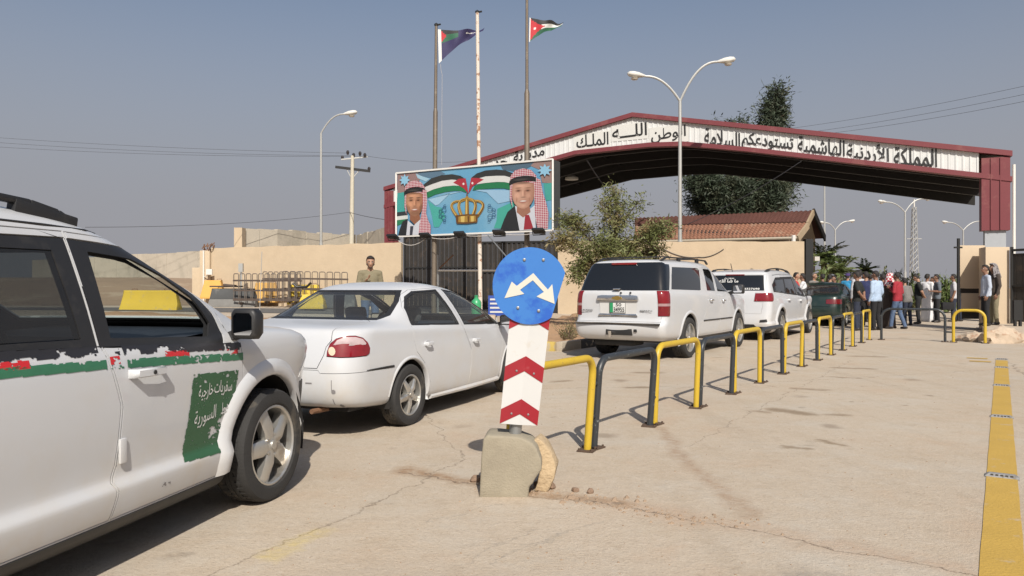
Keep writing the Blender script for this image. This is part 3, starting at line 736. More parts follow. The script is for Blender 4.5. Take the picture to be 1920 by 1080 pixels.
for v, f in tiles(E0, E1, M0, M1, 7, 42, m_tile): mesh_obj('roof_tile', v, f, m_tile, bld)
ub = B()
for v, f in tiles(S0, S1, G0, G1, 8, 42, m_tiled): ub.add(v, f)
ub.obj('upper_roof_tiles', m_tiled, bld, fix=False)['kind'] = 'stuff'
B().add([E0, E1, M1, M0], [(0,1,2,3)]).obj('roof_underlay', m_steel, bld).location = (0, 0, -.02)
B().add([S0, S1, G1, G0], [(0,1,2,3)]).obj('roof_underlay', m_steel, bld).location = (0, 0, -.02)
Rr = at(1547, 447, 36.0)
B().beam(G0 + Vector((.04,0,-.02)), M0 + Vector((.04,0,-.06)), .08, .26).obj('bargeboard', m_barge, bld)
B().beam(M0 + Vector((.06,-.02,-.08)), E0 + Vector((.06,0,-.08)), .08, .26).obj('bargeboard', m_barge, bld)
B().beam(G0 + Vector((.06,.05,-.02)), Rr, .08, .30).obj('bargeboard', m_steel, bld)
B().add([G0+Vector((.0,0,.0)), G1, G1+Vector((.8,3.5,-1.2)), Rr], [(0,1,2,3)]).obj('rear_roof', m_tiled, bld)
w0 = E0 + Vector((-.45, .6, 0)); w1 = E1 + Vector((-.2, .6, 0))
B().add([Vector((w0.x,w0.y,0)), Vector((w1.x,w1.y,0)), Vector((w1.x,w1.y,w1.z)), Vector((w0.x,w0.y,w0.z))], [(0,1,2,3)]).obj('front_wall', m_bwall, bld)
gw = Vector((Rr.x-.6, Rr.y-.3, 0))
B().add([Vector((w0.x+.01,w0.y,0)), gw, gw+Vector((0,0,Rr.z)), G0+Vector((-.15,0,-.15)), Vector((w0.x+.01,w0.y,w0.z-.05))], [(0,1,2,3,4)]).obj('gable_wall', m_bwall, bld)
B().tube([E1+Vector((0,-.06,-.05)), E0+Vector((0,-.06,-.05))], .06, 8).obj('gutter', mat('old_gutter', (0.40,0.35,0.27), 0.6), bld, sm=True)
b = B(); q = at(1488, 455, 29.2); b.tube([at(1488,459,29.4), at(1488,441,29.4)], .08, 8); b.obj('vent_pipe', m_wpipe, bld, sm=True)
b = B(); vbox(b, 1528, 1537, 481, 489, 32.6, .3); b.obj('air_conditioner', mat('aircon_white', (0.5,0.48,0.44), 0.6), bld)
b = B(); vbox(b, 1511, 1525, 448, 560, 30.3, .3); tag(b.obj('gate_post', m_gatef), 'tall dark steel post at the right end of the cream wall', 'post')

# ================================================================== BILLBOARD
BR_, BL_ = at(1035, 431, 24.0), at(745, 438.5, 26.9)
zb0 = 3.16; bu = Vector((BR_.x-BL_.x, BR_.y-BL_.y, 0)); BW = bu.length; bu.normalize(); bn = Vector((bu.y, -bu.x, 0)); BH = 2.23
bb = empty('billboard', (BL_.x, BL_.y, 0), 0, 'large roadside billboard with two portraits, a golden crown and flag ribbons', 'billboard')
def bp_(u, v, out=0.0): return bu*(u*BW) + Vector((0,0,zb0+v*BH)) + bn*out
_bz = [0]
def art(name, poly, col, rough=0.5, parent=None, layer=None, m=None):
    """a flat printed shape: poly in (u, v from the top), stacked in thin layers"""
    _bz[0] += 1; o = .004 + .0008*_bz[0]
    pts = [bp_(u, 1-v, o) for u, v in poly]
    tris = tessellate_polygon([[Vector((p[0], p[1], 0)) for p in poly]])
    return mesh_obj(name, pts, [tuple(t) for t in tris], m or mat('print_%02x%02x%02x' % tuple(int(c) for c in col), [c*.64 for c in srgb(*col)], rough, var=0.07, scale=2.5), parent or panel, sm=False)
m_frame = mat('billboard_white_frame', (0.62, 0.61, 0.58), 0.5)
b = B(); q = [bp_(0,0,0), bp_(1,0,0), bp_(1,1,0), bp_(0,1,0)]; b.prism(q, -bn*.25)
panel = b.obj('panel', mat('print_skyblue', [c*.64 for c in srgb(108,172,210)], 0.5, var=0.10, scale=0.8, col2=[c*.64 for c in srgb(146,192,216)], amount=0.8, pscale=0.5, thresh=0.45, edge=0.25), bb)
b = B()
for a, c in (((-.006,-.012),(1.006,-.012)), ((-.006,1.012),(1.006,1.012)), ((-.006,-.012),(-.006,1.012)), ((1.006,-.012),(1.006,1.012))):
    b.beam(bp_(a[0],a[1],.02), bp_(c[0],c[1],.02), .055, .055)
b.obj('frame', m_frame, bb)
b = B(); b.prism([bp_(1.008,0,0), bp_(1.008,1,0), bp_(1.008,1,-.45), bp_(1.008,0,-.45)], bu*.03); b.obj('side_return', mat('dark_side_return', (0.05,0.055,0.055), 0.6), bb)
b = B()
for u in (.1,.37,.63,.9): b.beam(bp_(u,0,-.32), bp_(u,1,-.32), .08, .1, up=tuple(bu))
b.beam(bp_(0,.3,-.30), bp_(1,.3,-.30), .06, .08); b.beam(bp_(0,.8,-.30), bp_(1,.8,-.30), .06, .08); b.obj('back_frame', m_gatef, bb)
def ell(cx, cy, rx, ry, n=24, a0=0, a1=360): return [(cx+rx*math.cos(R(a0+(a1-a0)*i/n)), cy+ry*math.sin(R(a0+(a1-a0)*i/n))) for i in range(n + (a1-a0 < 360))]
AS = BW/BH
# zoomed photo coordinates of the print (1780 x ~690) to u,v: left edge 45..25, right 1825, top line slopes
def zc(x, y):
    u = (x-40)/(1822-40); ty = 145 + (15-145)*u; by = 852 + (808-852)*u
    return (u, (y-ty)/(by-ty))
def za(name, pts, col, **k): return art(name, [zc(*p) for p in pts], col, **k)
# background fields
za('brown_field', [(42,147),(380,125),(330,215),(200,330),(150,360),(42,372)], (158,130,128))
za('teal_field', [(42,365),(140,350),(140,600),(32,590)], (72,172,166))
za('slate_field', [(280,128),(560,108),(640,150),(470,200),(330,165)], (98,128,152))
za('slate_field', [(1270,60),(1660,28),(1640,60),(1480,150),(1300,110)], (86,112,132))
za('pale_ray', [(275,140),(330,165),(450,205),(400,235),(300,195)], (170,208,228))
za('brown_field', [(1640,30),(1822,16),(1822,280),(1720,270),(1690,120),(1600,75)], (160,134,128))
za('teal_field', [(1735,280),(1822,275),(1822,470),(1760,480)], (76,172,162))
za('teal_wave', [(430,455),(520,520),(600,540),(640,640),(560,760),(500,760),(480,640)], (78,178,168))
za('teal_wave', [(1420,480),(1330,520),(1240,560),(1230,700),(1200,780),(1330,790),(1450,560)], (74,176,160))
za('pale_ray', [(430,440),(880,345),(700,370),(560,500),(520,510)], (166,206,232))
za('pale_ray', [(1400,350),(950,335),(1120,370),(1250,500),(1400,470)], (160,200,230))
za('flag_band', [(30,585),(170,570),(175,615),(30,630)], (52,58,62)); za('flag_band', [(30,632),(175,617),(178,660),(28,675)], (226,230,226)); za('flag_band', [(28,677),(178,662),(160,690),(60,730),(28,740)], (44,134,92))
# flag ribbons
def ribbon(top, bot): return top + bot[::-1]
za('flag_ribbon', ribbon([(370,275),(470,200),(600,165),(720,155),(820,175),(880,215)], [(385,300),(480,265),(600,228),(720,215),(800,220),(860,250)]), (56,58,56))
za('flag_ribbon', ribbon([(385,302),(480,267),(600,230),(720,217),(770,222)], [(410,360),(500,325),(620,295),(740,285),(810,290)]), (226,228,226))
za('flag_ribbon', ribbon([(412,362),(500,327),(620,297),(740,287),(820,292),(880,330)], [(425,425),(520,385),(640,358),(760,345),(840,352),(890,370)]), (38,128,84))
za('flag_ribbon', ribbon([(945,200),(1010,150),(1110,118),(1230,110),(1330,120),(1420,160)], [(960,235),(1020,205),(1110,185),(1230,180),(1320,182),(1400,205)]), (52,54,54))
za('flag_ribbon', ribbon([(1040,205),(1110,187),(1230,182),(1320,184),(1400,207)], [(1010,275),(1100,262),(1230,252),(1320,255),(1390,272)]), (228,230,228))
za('flag_ribbon', ribbon([(985,290),(1100,264),(1230,256),(1320,258),(1390,274)], [(960,345),(1080,330),(1230,325),(1320,328),(1380,345)]), (36,126,82))
za('red_pennant', [(735,252),(800,210),(880,205),(900,300),(912,380),(885,350),(860,320),(800,285)], (178,52,66)); za('red_pennant', [(1090,222),(1040,205),(945,200),(925,300),(912,380),(935,350),(960,300),(1010,268)], (178,52,66))
za('star', ell(856,268,12,14,7), (240,236,232)); za('star', ell(960,262,12,14,7), (240,236,232))
# crown
gold, goldd, goldl = (176,138,62), (112,74,30), (222,194,112)
def stroke(name, pts, w0, w1, col):
    """thick brush line through pts, wider at the start"""
    n = 14; q = []
    for i in range(n+1):      # smooth curve (Catmull-Rom through the points)
        t = i/n*(len(pts)-1); k = min(int(t), len(pts)-2); f_ = t-k; P4 = [pts[max(k-1,0)], pts[k], pts[k+1], pts[min(k+2,len(pts)-1)]]
        q.append(tuple(.5*((2*P4[1][d]) + (-P4[0][d]+P4[2][d])*f_ + (2*P4[0][d]-5*P4[1][d]+4*P4[2][d]-P4[3][d])*f_*f_ + (-P4[0][d]+3*P4[1][d]-3*P4[2][d]+P4[3][d])*f_**3) for d in (0,1)))
    L_, R__ = [], []
    for i in range(n+1):
        a_, c_ = q[max(i-1,0)], q[min(i+1,n)]; dx, dy = c_[0]-a_[0], c_[1]-a_[1]; m_ = math.hypot(dx,dy) or 1; w = w0+(w1-w0)*i/n; L_.append((q[i][0]-dy/m_*w, q[i][1]+dx/m_*w)); R__.append((q[i][0]+dy/m_*w, q[i][1]-dx/m_*w))
    za(name, L_ + R__[::-1], col)
for sx in (-1, 1):
    for pts, w0, w1 in (([(900+sx*118,640),(900+sx*172,560),(900+sx*182,505),(900+sx*140,470),(900+sx*60,462),(900+sx*10,440)], 17, 11), ([(900+sx*62,640),(900+sx*92,560),(900+sx*96,500),(900+sx*66,455),(900+sx*10,438)], 19, 12)):
        stroke('crown_arch', pts, w0, w1, gold); stroke('crown_arch_shade', [(x+sx*5, y+2) for x, y in pts], w0*.42, w1*.3, goldd); stroke('crown_arch_light', [(x-7, y-4) for x, y in pts], w0*.25, w1*.2, goldl)
stroke('crown_arch', [(900,640),(900,560),(900,480),(900,430)], 24, 18, gold); stroke('crown_arch_light', [(894,640),(893,560),(894,480),(896,432)], 7, 5, goldl); stroke('crown_arch_shade', [(914,640),(914,560),(912,480),(908,434)], 6, 4, goldd)
za('crown_ball', ell(900,428,20,18), gold); za('crown_cross', [(893,375),(908,375),(908,412),(893,412)], goldd)
za('crown_band', [(768,630),(900,618),(1030,622),(1016,712),(900,724),(782,722)], gold)
for x0_, x1_, c_ in ((770,800,goldd),(826,872,goldl),(905,930,goldd),(944,980,goldl),(1000,1024,goldd)): za('crown_band_facet', [(x0_,640),(x1_,637),(x1_-2,706),(x0_+4,710)], c_)
za('crown_rim', [(766,628),(900,616),(1032,620),(1030,636),(900,632),(768,645)], goldd); za('crown_rim', [(780,706),(900,708),(1018,698),(1016,714),(900,726),(782,724)], goldd)
# scroll ornaments
def scroll(cx, sx):
    for dy, sy in ((560, 1), (650, -1)):
        for ox, oy, r_ in ((0, 0, 30), (-42*sx, 18*sy, 22), (10*sx, -40*sy, 18)):
            c0 = (cx+ox, dy+oy*1.0); n = 14; o_ = [(c0[0]+r_*math.cos(R(25*i))*sx, c0[1]+r_*math.sin(R(25*i))*sy) for i in range(n)]
            i_ = [(c0[0]+(r_-7)*math.cos(R(25*i))*sx, c0[1]+(r_-7)*math.sin(R(25*i))*sy) for i in range(n)]
            za('scroll_ornament', o_ + i_[::-1], (44,92,132))
scroll(630, 1); scroll(1165, -1)
# eight-pointed stars
def star(cx, cy, r0, r1):
    za('emblem_star', [(cx+(r0 if i % 2 == 0 else r1)*math.cos(R(i*360/16-90)), cy+(r0 if i % 2 == 0 else r1)*math.sin(R(i*360/16-90))) for i in range(16)], (152,206,236))
star(145, 218, 70, 40); star(1755, 132, 76, 42)
# portraits: head cloth, face, cord, suit
def check_mat():
    m = bpy.data.materials.new('red_check_cloth'); m.use_nodes = True; nt = m.node_tree; bs = nt.nodes['Principled BSDF']; bs.inputs['Roughness'].default_value = .6
    tc = nt.nodes.new('ShaderNodeTexCoord'); mp = nt.nodes.new('ShaderNodeMapping'); mp.inputs['Rotation'].default_value = (0, R(45), 0); mp.inputs['Scale'].default_value = (1, 0, 1)
    ck = nt.nodes.new('ShaderNodeTexChecker'); ck.inputs['Scale'].default_value = 25; ck.inputs[1].default_value = (*[c*.64 for c in srgb(172,46,74)], 1); ck.inputs[2].default_value = (*[c*.64 for c in srgb(226,208,212)], 1)
    nt.links.new(tc.outputs['Object'], mp.inputs['Vector']); nt.links.new(mp.outputs[0], ck.inputs['Vector']); nt.links.new(ck.outputs[0], bs.inputs['Base Color']); return m
m_check = check_mat()
def blob_mat(name, base, blobs, rough=.5):
    """printed photograph: soft tonal patches mixed over a base colour; blobs = (x, y, rx, ry, colour, strength) in print coordinates"""
    m = bpy.data.materials.new(name); m.use_nodes = True; nt = m.node_tree; bs = nt.nodes['Principled BSDF']; bs.inputs['Roughness'].default_value = rough; N = nt.nodes.new; L = nt.links.new
    tc = N('ShaderNodeTexCoord'); col = None; mx_, my_ = BW/1782.0, BH/700.0
    for x, y, rx, ry, c, st_ in blobs:
        u, v = zc(x, y); ce = bp_(u, 1-v, 0); sb = N('ShaderNodeVectorMath'); sb.operation = 'SUBTRACT'; L(tc.outputs['Object'], sb.inputs[0]); sb.inputs[1].default_value = ce
        d1 = N('ShaderNodeVectorMath'); d1.operation = 'DOT_PRODUCT'; L(sb.outputs[0], d1.inputs[0]); d1.inputs[1].default_value = bu/(abs(rx)*mx_)
        d2 = N('ShaderNodeVectorMath'); d2.operation = 'DOT_PRODUCT'; L(sb.outputs[0], d2.inputs[0]); d2.inputs[1].default_value = Vector((0,0,1))/(ry*my_)
        cb = N('ShaderNodeCombineXYZ'); L(d1.outputs['Value'], cb.inputs[0]); L(d2.outputs['Value'], cb.inputs[1]); ln = N('ShaderNodeVectorMath'); ln.operation = 'LENGTH'; L(cb.outputs[0], ln.inputs[0])
        mr = N('ShaderNodeMapRange'); mr.interpolation_type = 'SMOOTHSTEP'; L(ln.outputs['Value'], mr.inputs['Value'])
        if rx > 0: mr.inputs['From Min'].default_value = .25; mr.inputs['From Max'].default_value = 1.1; mr.inputs['To Min'].default_value = st_; mr.inputs['To Max'].default_value = 0
        else: mr.inputs['From Min'].default_value = .55; mr.inputs['From Max'].default_value = 1.1; mr.inputs['To Min'].default_value = 0; mr.inputs['To Max'].default_value = st_      # negative rx: outside of the ellipse
        mx = N('ShaderNodeMix'); mx.data_type = 'RGBA'; L(mr.outputs[0], mx.inputs[0])
        if col is None: mx.inputs[6].default_value = (*[q_*.64 for q_ in srgb(*base)], 1)
        else: L(col, mx.inputs[6])
        mx.inputs[7].default_value = (*[q_*.64 for q_ in srgb(*c)], 1); col = mx.outputs[2]
    L(col, bs.inputs['Base Color']); return m
def portrait(k, ox, oy, skin, shade, tie, beard, nm, drape, suit, shirt, tiep):
    S = lambda pts: [(ox+x*k, oy+y*k) for x, y in pts]; dk = tuple(int(c*.42) for c in shade); li = tuple(min(255, int(c*1.16)) for c in skin)
    bl = []
    def a_(x, y, rx, ry, c, st_): bl.append((ox+x*k, oy+y*k, rx*k, ry*k, c, st_))
    a_(-8, 30, -112, 175, shade, .9); a_(60, 60, 60, 120, shade, .45); a_(-20, -52, 50, 26, li, .5); a_(-56, 48, 34, 34, li, .5); a_(50, 52, 26, 28, li, .3)
    if beard: a_(0, 140, 100, 52, (96,66,50), .6); a_(-84, 90, 30, 60, (96,66,50), .45); a_(84, 90, 30, 60, (96,66,50), .5); a_(0, 84, 46, 12, (90,62,48), .4)
    for sx in (-1, 1): a_(sx*44, 0, 40, 20, shade, .8); a_(sx*44, -2, 36, 14, dk, .35); a_(sx*44, 1, 17, 7, dk, .95); a_(sx*46, -27, 42, 9 if beard else 7, (70,50,40) if beard else (140,104,82), .9); a_(sx*60, 92, 11, 34, shade, .6)
    a_(16, 24, 13, 44, shade, .7); a_(-3, 30, 9, 36, li, .6); a_(2, 66, 32, 10, dk, .45); a_(0, 107, 52, 19, (158,88,80), .9); a_(0, 104, 40, 9, (238,232,226), .95); a_(0, 126, 34, 9, shade, .5); a_(0, 152, 26, 14, li, .0 if beard else .35); a_(0, -84, 130, 24, dk, .65)
    za('suit_jacket', suit, (40,42,46)); za('shirt', shirt, (216,220,230)); za('neck', S([(-55,120),(55,120),(70,215),(0,270),(-60,215)]), shade)
    za('head_cloth', S([(-124,-50),(-118,-150),(-76,-205),(0,-224),(76,-205),(122,-150),(134,-40),(140,120),(112,190),(104,60),(100,-60),(-102,-60),(-106,60),(-100,170),(-126,70)]), (0,0,0), m=m_check)
    za('face', S([(-100,-70),(-50,-86),(0,-90),(50,-86),(100,-70),(107,-20),(107,30),(98,85),(76,132),(46,164),(12,180),(-20,178),(-52,160),(-80,128),(-98,85),(-107,30),(-106,-20)]), skin, m=blob_mat('portrait_' + nm, skin, bl))
    cm = blob_mat('cord_' + nm, (34,34,35), [(ox-20*k, oy-112*k, 90*k, 12*k, (86,84,80), .6), (ox, oy-96*k, 140*k, 6*k, (12,12,12), .8)])
    za('head_cord', S([(-128,-100),(-100,-124),(-60,-140),(0,-149),(40,-150),(90,-142),(122,-130),(132,-108),(128,-85),(90,-92),(60,-95),(0,-92),(-50,-85),(-90,-72),(-122,-55),(-132,-76)]), (34,34,34), m=cm)
    za('cloth_drape', drape, (0,0,0), m=m_check); za('tie', tiep, tie)
portrait(1.02, 272, 450, (204,150,118), (150,100,74), (64,66,78), True, 'younger', [(372,330),(420,335),(428,450),(415,600),(440,680),(472,740),(470,838),(320,845),(330,740),(352,640),(372,520)],
         [(60,850),(85,770),(120,690),(185,660),(200,850)], [(165,850),(185,680),(262,740),(340,650),(350,845)], [(218,745),(258,745),(245,845),(210,848)])
portrait(1.14, 1528, 360, (206,162,140), (166,118,98), (160,44,58), False, 'older', [(1665,215),(1712,240),(1735,380),(1770,500),(1795,620),(1790,800),(1680,800),(1655,640),(1650,520),(1668,400)],
         [(1275,815),(1320,690),(1360,600),(1450,520),(1510,815)], [(1440,530),(1520,570),(1580,590),(1660,520),(1660,808),(1490,815)], [(1552,640),(1590,636),(1600,664),(1640,800),(1535,806),(1548,668)])
# floodlights along the lower edge
m_flood = mat('black_floodlight', (0.025,0.025,0.027), 0.45, 0.3)
m_floodg = mat('floodlight_lens', (0.25,0.26,0.27), 0.15)
wh = ['far left', 'second from left', 'middle', 'second from right', 'far right']
for i, u in enumerate((.018, .245, .475, .72, .955)):
    q = Vector((BL_.x, BL_.y, 0)) + bp_(u, -.03, .42)
    e = empty('floodlight', q, math.atan2(bu.y, bu.x), wh[i] + ' black floodlight under the lower edge of the billboard', 'floodlight', 'floodlights under the billboard')
    M = Matrix.Rotation(R(-28), 4, 'X')
    b = B(); b.box((-.20,-.13,-.03),(.20,.13,.05), M=M); b.obj('housing', m_flood, e, bevel=.015)
    B().box((-.17,-.10,.052),(.17,.10,.056), M=M).obj('lens', m_floodg, e)
    b = B(); b.tube([(-.22,0,0),(-.22,.05,-.12),(.22,.05,-.12),(.22,0,0)], .015, 6); b.tube([(0,.05,-.12),(0,.44,-.06)], .018, 6); b.obj('bracket', m_flood, e)
b = B()
for (ua, ub, sag) in ((.02,.245,.28),(.245,.475,.10),(.475,.72,.05),(.72,.955,.06)):
    pts = []
    for k in range(9): t = k/8; pts.append(Vector((BL_.x,BL_.y,0)) + bp_(ua+(ub-ua)*t, -.045, .3) - Vector((0,0,sag*4*t*(1-t))))
    b.tube(pts, .012, 5, cap=False)
tag(b.obj('lamp_cable', mat('pale_cable', (0.5,0.48,0.45), 0.6)), 'thin pale cable looping between the floodlights below the billboard', 'cable')
tag(B().tube([at(915,441,24.6), at(952,484,23.6)], .02, 6).obj('stay_rod', mat('grey_galvanised', (0.33,0.34,0.34), 0.45, 0.7)), 'thin grey stay rod slanting down from the billboard to the blue sign', 'rod')

# ================================================================== FLAG POLES AND FLAGS
m_pol1 = mat('olive_dark_pole', (0.16, 0.13, 0.10), 0.55, 0.3, var=0.25, scale=2, col2=(0.26,0.22,0.17), amount=.6, pscale=1.5)
m_pol2 = mat('peeling_white_pole', (0.60, 0.54, 0.47), 0.7, var=0.1, scale=3, col2=(0.30,0.15,0.08), amount=0.9, pscale=6, thresh=0.55, edge=.04)
def flagpole(px0, py0, px1, pybot, Y, r0, r1, step, m, label):
    top = at(px0, py0, Y); base = Vector((at(px1, 540, Y).x, Y, gz(at(px1,540,Y).x, Y)))
    e = empty('flagpole', base, 0, label, 'flagpole'); d = top - base
    if step:
        s = (step - base.z - 0) / d.z if False else (at(px1, step, Y).z - base.z)/d.z
        B().tube([Vector((0,0,-.2)), d*s, d*(s+.012)], [r0, r0*.95, r1], 12).obj('lower_tube', m, e, sm=True)
        B().tube([d*(s+.012), d], [r1, r1*.85], 10).obj('upper_tube', m, e, sm=True)
    else: B().tube([Vector((0,0,-.2)), d], [r0, r1], 12).obj('tube', m, e, sm=True)
    c = B(); c.lathe([(r1*1.25,0),(r1*1.3,.05),(.01,.10)], 10, Matrix.Translation(d)); c.tube([d+Vector((0,0,.02)), d+Vector((.16,-.02,.04))], .03, 6); c.obj('pulley_cap', m_gatef, e)
    p_ = B(); p_.lathe([(r0*2.2,0),(r0*2.2,.03)], 12); p_.obj('base_plate', m_gatef, e)
    return top, base
flagpole(818, 48, 813, 560, 26.4, .085, .058, 210, m_pol1, 'dark flagpole with the navy flag, left of the white pole')
flagpole(895, 24, 901, 560, 25.6, .075, .060, None, m_pol2, 'peeling white flagpole without a flag, between the other two')
flagpole(988, -14, 988, 560, 24.9, .095, .055, 175, m_pol1, 'dark flagpole with the black white green and red flag, right of the white pole')
def flag(name, label, Y, hoist_t, hoist_b, tip_t, tip_b, bulge, colour, mats, wave, nu=30, nv=18):
    """cloth between hoist edge and fly edge given in photo pixels; colour(u,v) -> material index"""
    P0, P1, Q0, Q1 = (at(*hoist_t, Y), at(*hoist_b, Y), at(*tip_t, Y), at(*tip_b, Y)); v = []; f = []; mi = []
    for i in range(nu+1):
        u = i/nu
        for j in range(nv+1):
            w = j/nv
            a = P0.lerp(Q0, u) + Vector((0,0,bulge[0]*math.sin(math.pi*u))); c = P1.lerp(Q1, u) + Vector((0,0,bulge[1]*math.sin(math.pi*u)))
            p = a.lerp(c, w); p.y += wave*(math.sin(u*9+w*2.5)*u + .5*math.sin(u*17-w*3)*u); p.z += .03*math.sin(u*13+w)*u
            v.append(p)
    for i in range(nu):
        for j in range(nv): f.append((i*(nv+1)+j, (i+1)*(nv+1)+j, (i+1)*(nv+1)+j+1, i*(nv+1)+j+1)); mi.append(colour((i+.5)/nu, (j+.5)/nv))
    o = mesh_obj(name, v, f, mats, sm=True, mi=mi); tag(o, label, 'flag'); return o
mf = [mat('flag_black', (0.022,0.022,0.024), .7), mat('flag_white', (0.62,0.62,0.60), .7), mat('flag_green', (0.02,0.10,0.055), .7), mat('flag_red', (0.42,0.02,0.03), .7), mat('flag_navy', (0.028,0.024,0.085), .7, var=.2)]
def jf(u, v):
    if u < .018: return 1
    if abs(v-.5) < .5*(1-u/.5) and u < .5: 
        return 1 if (u-.17)**2 + ((v-.5)*.6)**2 < .0012 else 3
    return 0 if v < .36 else 1 if v < .66 else 2
flag('flag', 'small flag with black white and green bands and red triangle on the right pole', 24.9, (993,33), (992,79), (1057,42), (1052,52), (-.02, .10), jf, mf, .09)
def nf(u, v):
    if u < .055: return 1
    if u < .45 and v < .42:
        if abs(v-.21) < .21*(1-(u-.05)/.14) and u < .19: return 3
        return 0 if v < .18 else 1 if v < .19 else 2
    if .60 < u < .80 and abs(v-.30-.10*math.sin((u-.6)*16)) < .035: return 1
    return 4
flag('flag', 'dark navy flag with small green canton flying from the left pole', 26.4, (821,55), (823,119), (910,52), (906,60), (-.06, .14), nf, mf, .11)
tag(B().tube([at(826,120,26.3), at(827,132,26.3), at(829,140,26.3), at(828,310,26.3)], .012, 5).obj('halyard_rope', mat('grey_rope', (0.3,0.31,0.34), .8)), 'thin rope with hook hanging under the navy flag', 'rope')

# ================================================================== LAMPS, POLES, WIRES
m_galv = mat('pale_galvanised_pole', (0.42, 0.42, 0.40), 0.5, 0.35, var=0.12, scale=2)
m_lamp = mat('lamp_head_shell', (0.62, 0.61, 0.57), 0.45); m_lens = mat('lamp_lens', (0.55, 0.50, 0.42), 0.2)
def lamp_head(b, q, d, s=1.0):
    d = Vector((d.x, d.y, 0)).normalized(); M = Matrix.Translation(q) @ Matrix.Rotation(math.atan2(d.y, d.x), 4, 'Z') @ Matrix.Rotation(R(-8), 4, 'Y')
    prof = [(0,.05),(.12,.10),(.30,.17),(.52,.19),(.68,.15),(.76,.04)]; n = 12; v = []
    for x, r_ in prof:
        for j in range(n): t = 2*math.pi*j/n; v.append(M @ (Vector((x, r_*math.cos(t), r_*.62*math.sin(t) + (.02 if math.sin(t) > 0 else 0)))*s))
    m_ = len(prof); b.add(v, [(i*n+j, i*n+(j+1)%n, (i+1)*n+(j+1)%n, (i+1)*n+j) for i in range(m_-1) for j in range(n)] + [tuple(range(n))[::-1], tuple((m_-1)*n+j for j in range(n))])
    return M
def street_lamp(px, pybase, pytop, Y, heads, r0, label, base_z=None, group=None, lens=True):
    x = at(px, 540, Y).x; z0 = gz(x, Y) if base_z is None else base_z
    e = empty('street_lamp', (x, Y, z0), 0, label, 'street lamp', group); base = Vector((x, Y, z0)); zt = at(px, pytop, Y).z
    b = B(); b.tube([Vector((0,0,-.1)), Vector((0,0,(zt-z0)*.35)), Vector((0,0,(zt-z0)*.352)), Vector((0,0,zt-z0))], [r0, r0*.95, r0*.72, r0*.55], 10); b.obj('pole', m_galv, e, sm=True)
    for hx, hy in heads:
        h = at(hx, hy, Y) - base; st = Vector((0,0,zt-z0)); sgn = 1 if h.x > 0 else -1; pts = []
        w = h.x - sgn*.55; hz_ = h.z
        for k in range(13):
            t = k/12; xx = w*t; zz = st.z + (hz_-st.z)*(1-(1-t)**2.2); pts.append(Vector((xx, 0, zz)))
        B().tube(pts, r0*.42, 8).obj('arm', m_galv, e, sm=True)
        hb = B(); lamp_head(hb, pts[-1], Vector((sgn,0,0)), .95); ho = hb.obj('lamp_head', m_lamp, e, sm=True)
        if lens:
            c = pts[-1] + Vector((sgn*.43, 0, -.085)); B().lathe([(.02,-.07),(.12,-.05),(.15,0)], 12, Matrix.Translation(c)).obj('lens', m_lens, ho, sm=True)
    return e
street_lamp(602, 455, 250, 38.5, [(664, 214)], .10, 'tall single-arm street lamp behind the left cream wall')
street_lamp(1275, 455, 190, 29.6, [(1184, 143), (1371, 116)], .115, 'tall double-arm street lamp in front of the canopy')
street_lamp(1697, 600, 398, 62, [(1650, 379), (1742, 373)], .12, 'double-arm street lamp seen under the canopy, above the white-robed man', 0, None)
street_lamp(1566, 600, 432, 80, [(1539, 418), (1600, 415)], .13, 'small distant double-arm street lamp just right of the tiled gable', 0)
street_lamp(1806, 600, 432, 80, [(1769, 417), (1846, 415)], .13, 'distant double-arm street lamp near the right red column', 0)
q = at(1546, 340, 60); b = B(); b.tube([Vector((q.x,60,0)), q], [.10,.06], 8); tag(b.obj('mast', m_galv, sm=True), 'slim tall grey mast rising right of the tiled gable', 'mast')
# lattice tower
e = empty('lattice_tower', at(1714, 545, 120), 0, 'thin far lattice tower beside the double-arm lamp under the canopy', 'tower')
tz = at(1714, 388, 120).z - e.location.z; b = B(); W0, W1 = .55, .22
cs = [(-1,-1),(1,-1),(1,1),(-1,1)]
for cx, cy in cs: b.tube([Vector((cx*W0,cy*W0,-1)), Vector((cx*W1,cy*W1,tz))], .07, 5)
b.obj('legs', m_galv, e); b = B(); nseg = 14
for k in range(nseg):
    z0_, z1_ = tz*k/nseg, tz*(k+1)/nseg; w0_ = W0+(W1-W0)*k/nseg; w1_ = W0+(W1-W0)*(k+1)/nseg
    for i in range(4):
        a, c = cs[i], cs[(i+1)%4]; b.tube([Vector((a[0]*w0_,a[1]*w0_,z0_)), Vector((c[0]*w1_,c[1]*w1_,z1_))], .045, 4)
b.obj('bracing', m_galv, e); B().beam((-1.2,0,tz*.62),(1.2,0,tz*.62),.12,.12).obj('cross_arm', m_galv, e); B().tube([Vector((0,0,tz)),Vector((0,0,tz+1.2))],.12,6).obj('antenna', m_lamp, e)
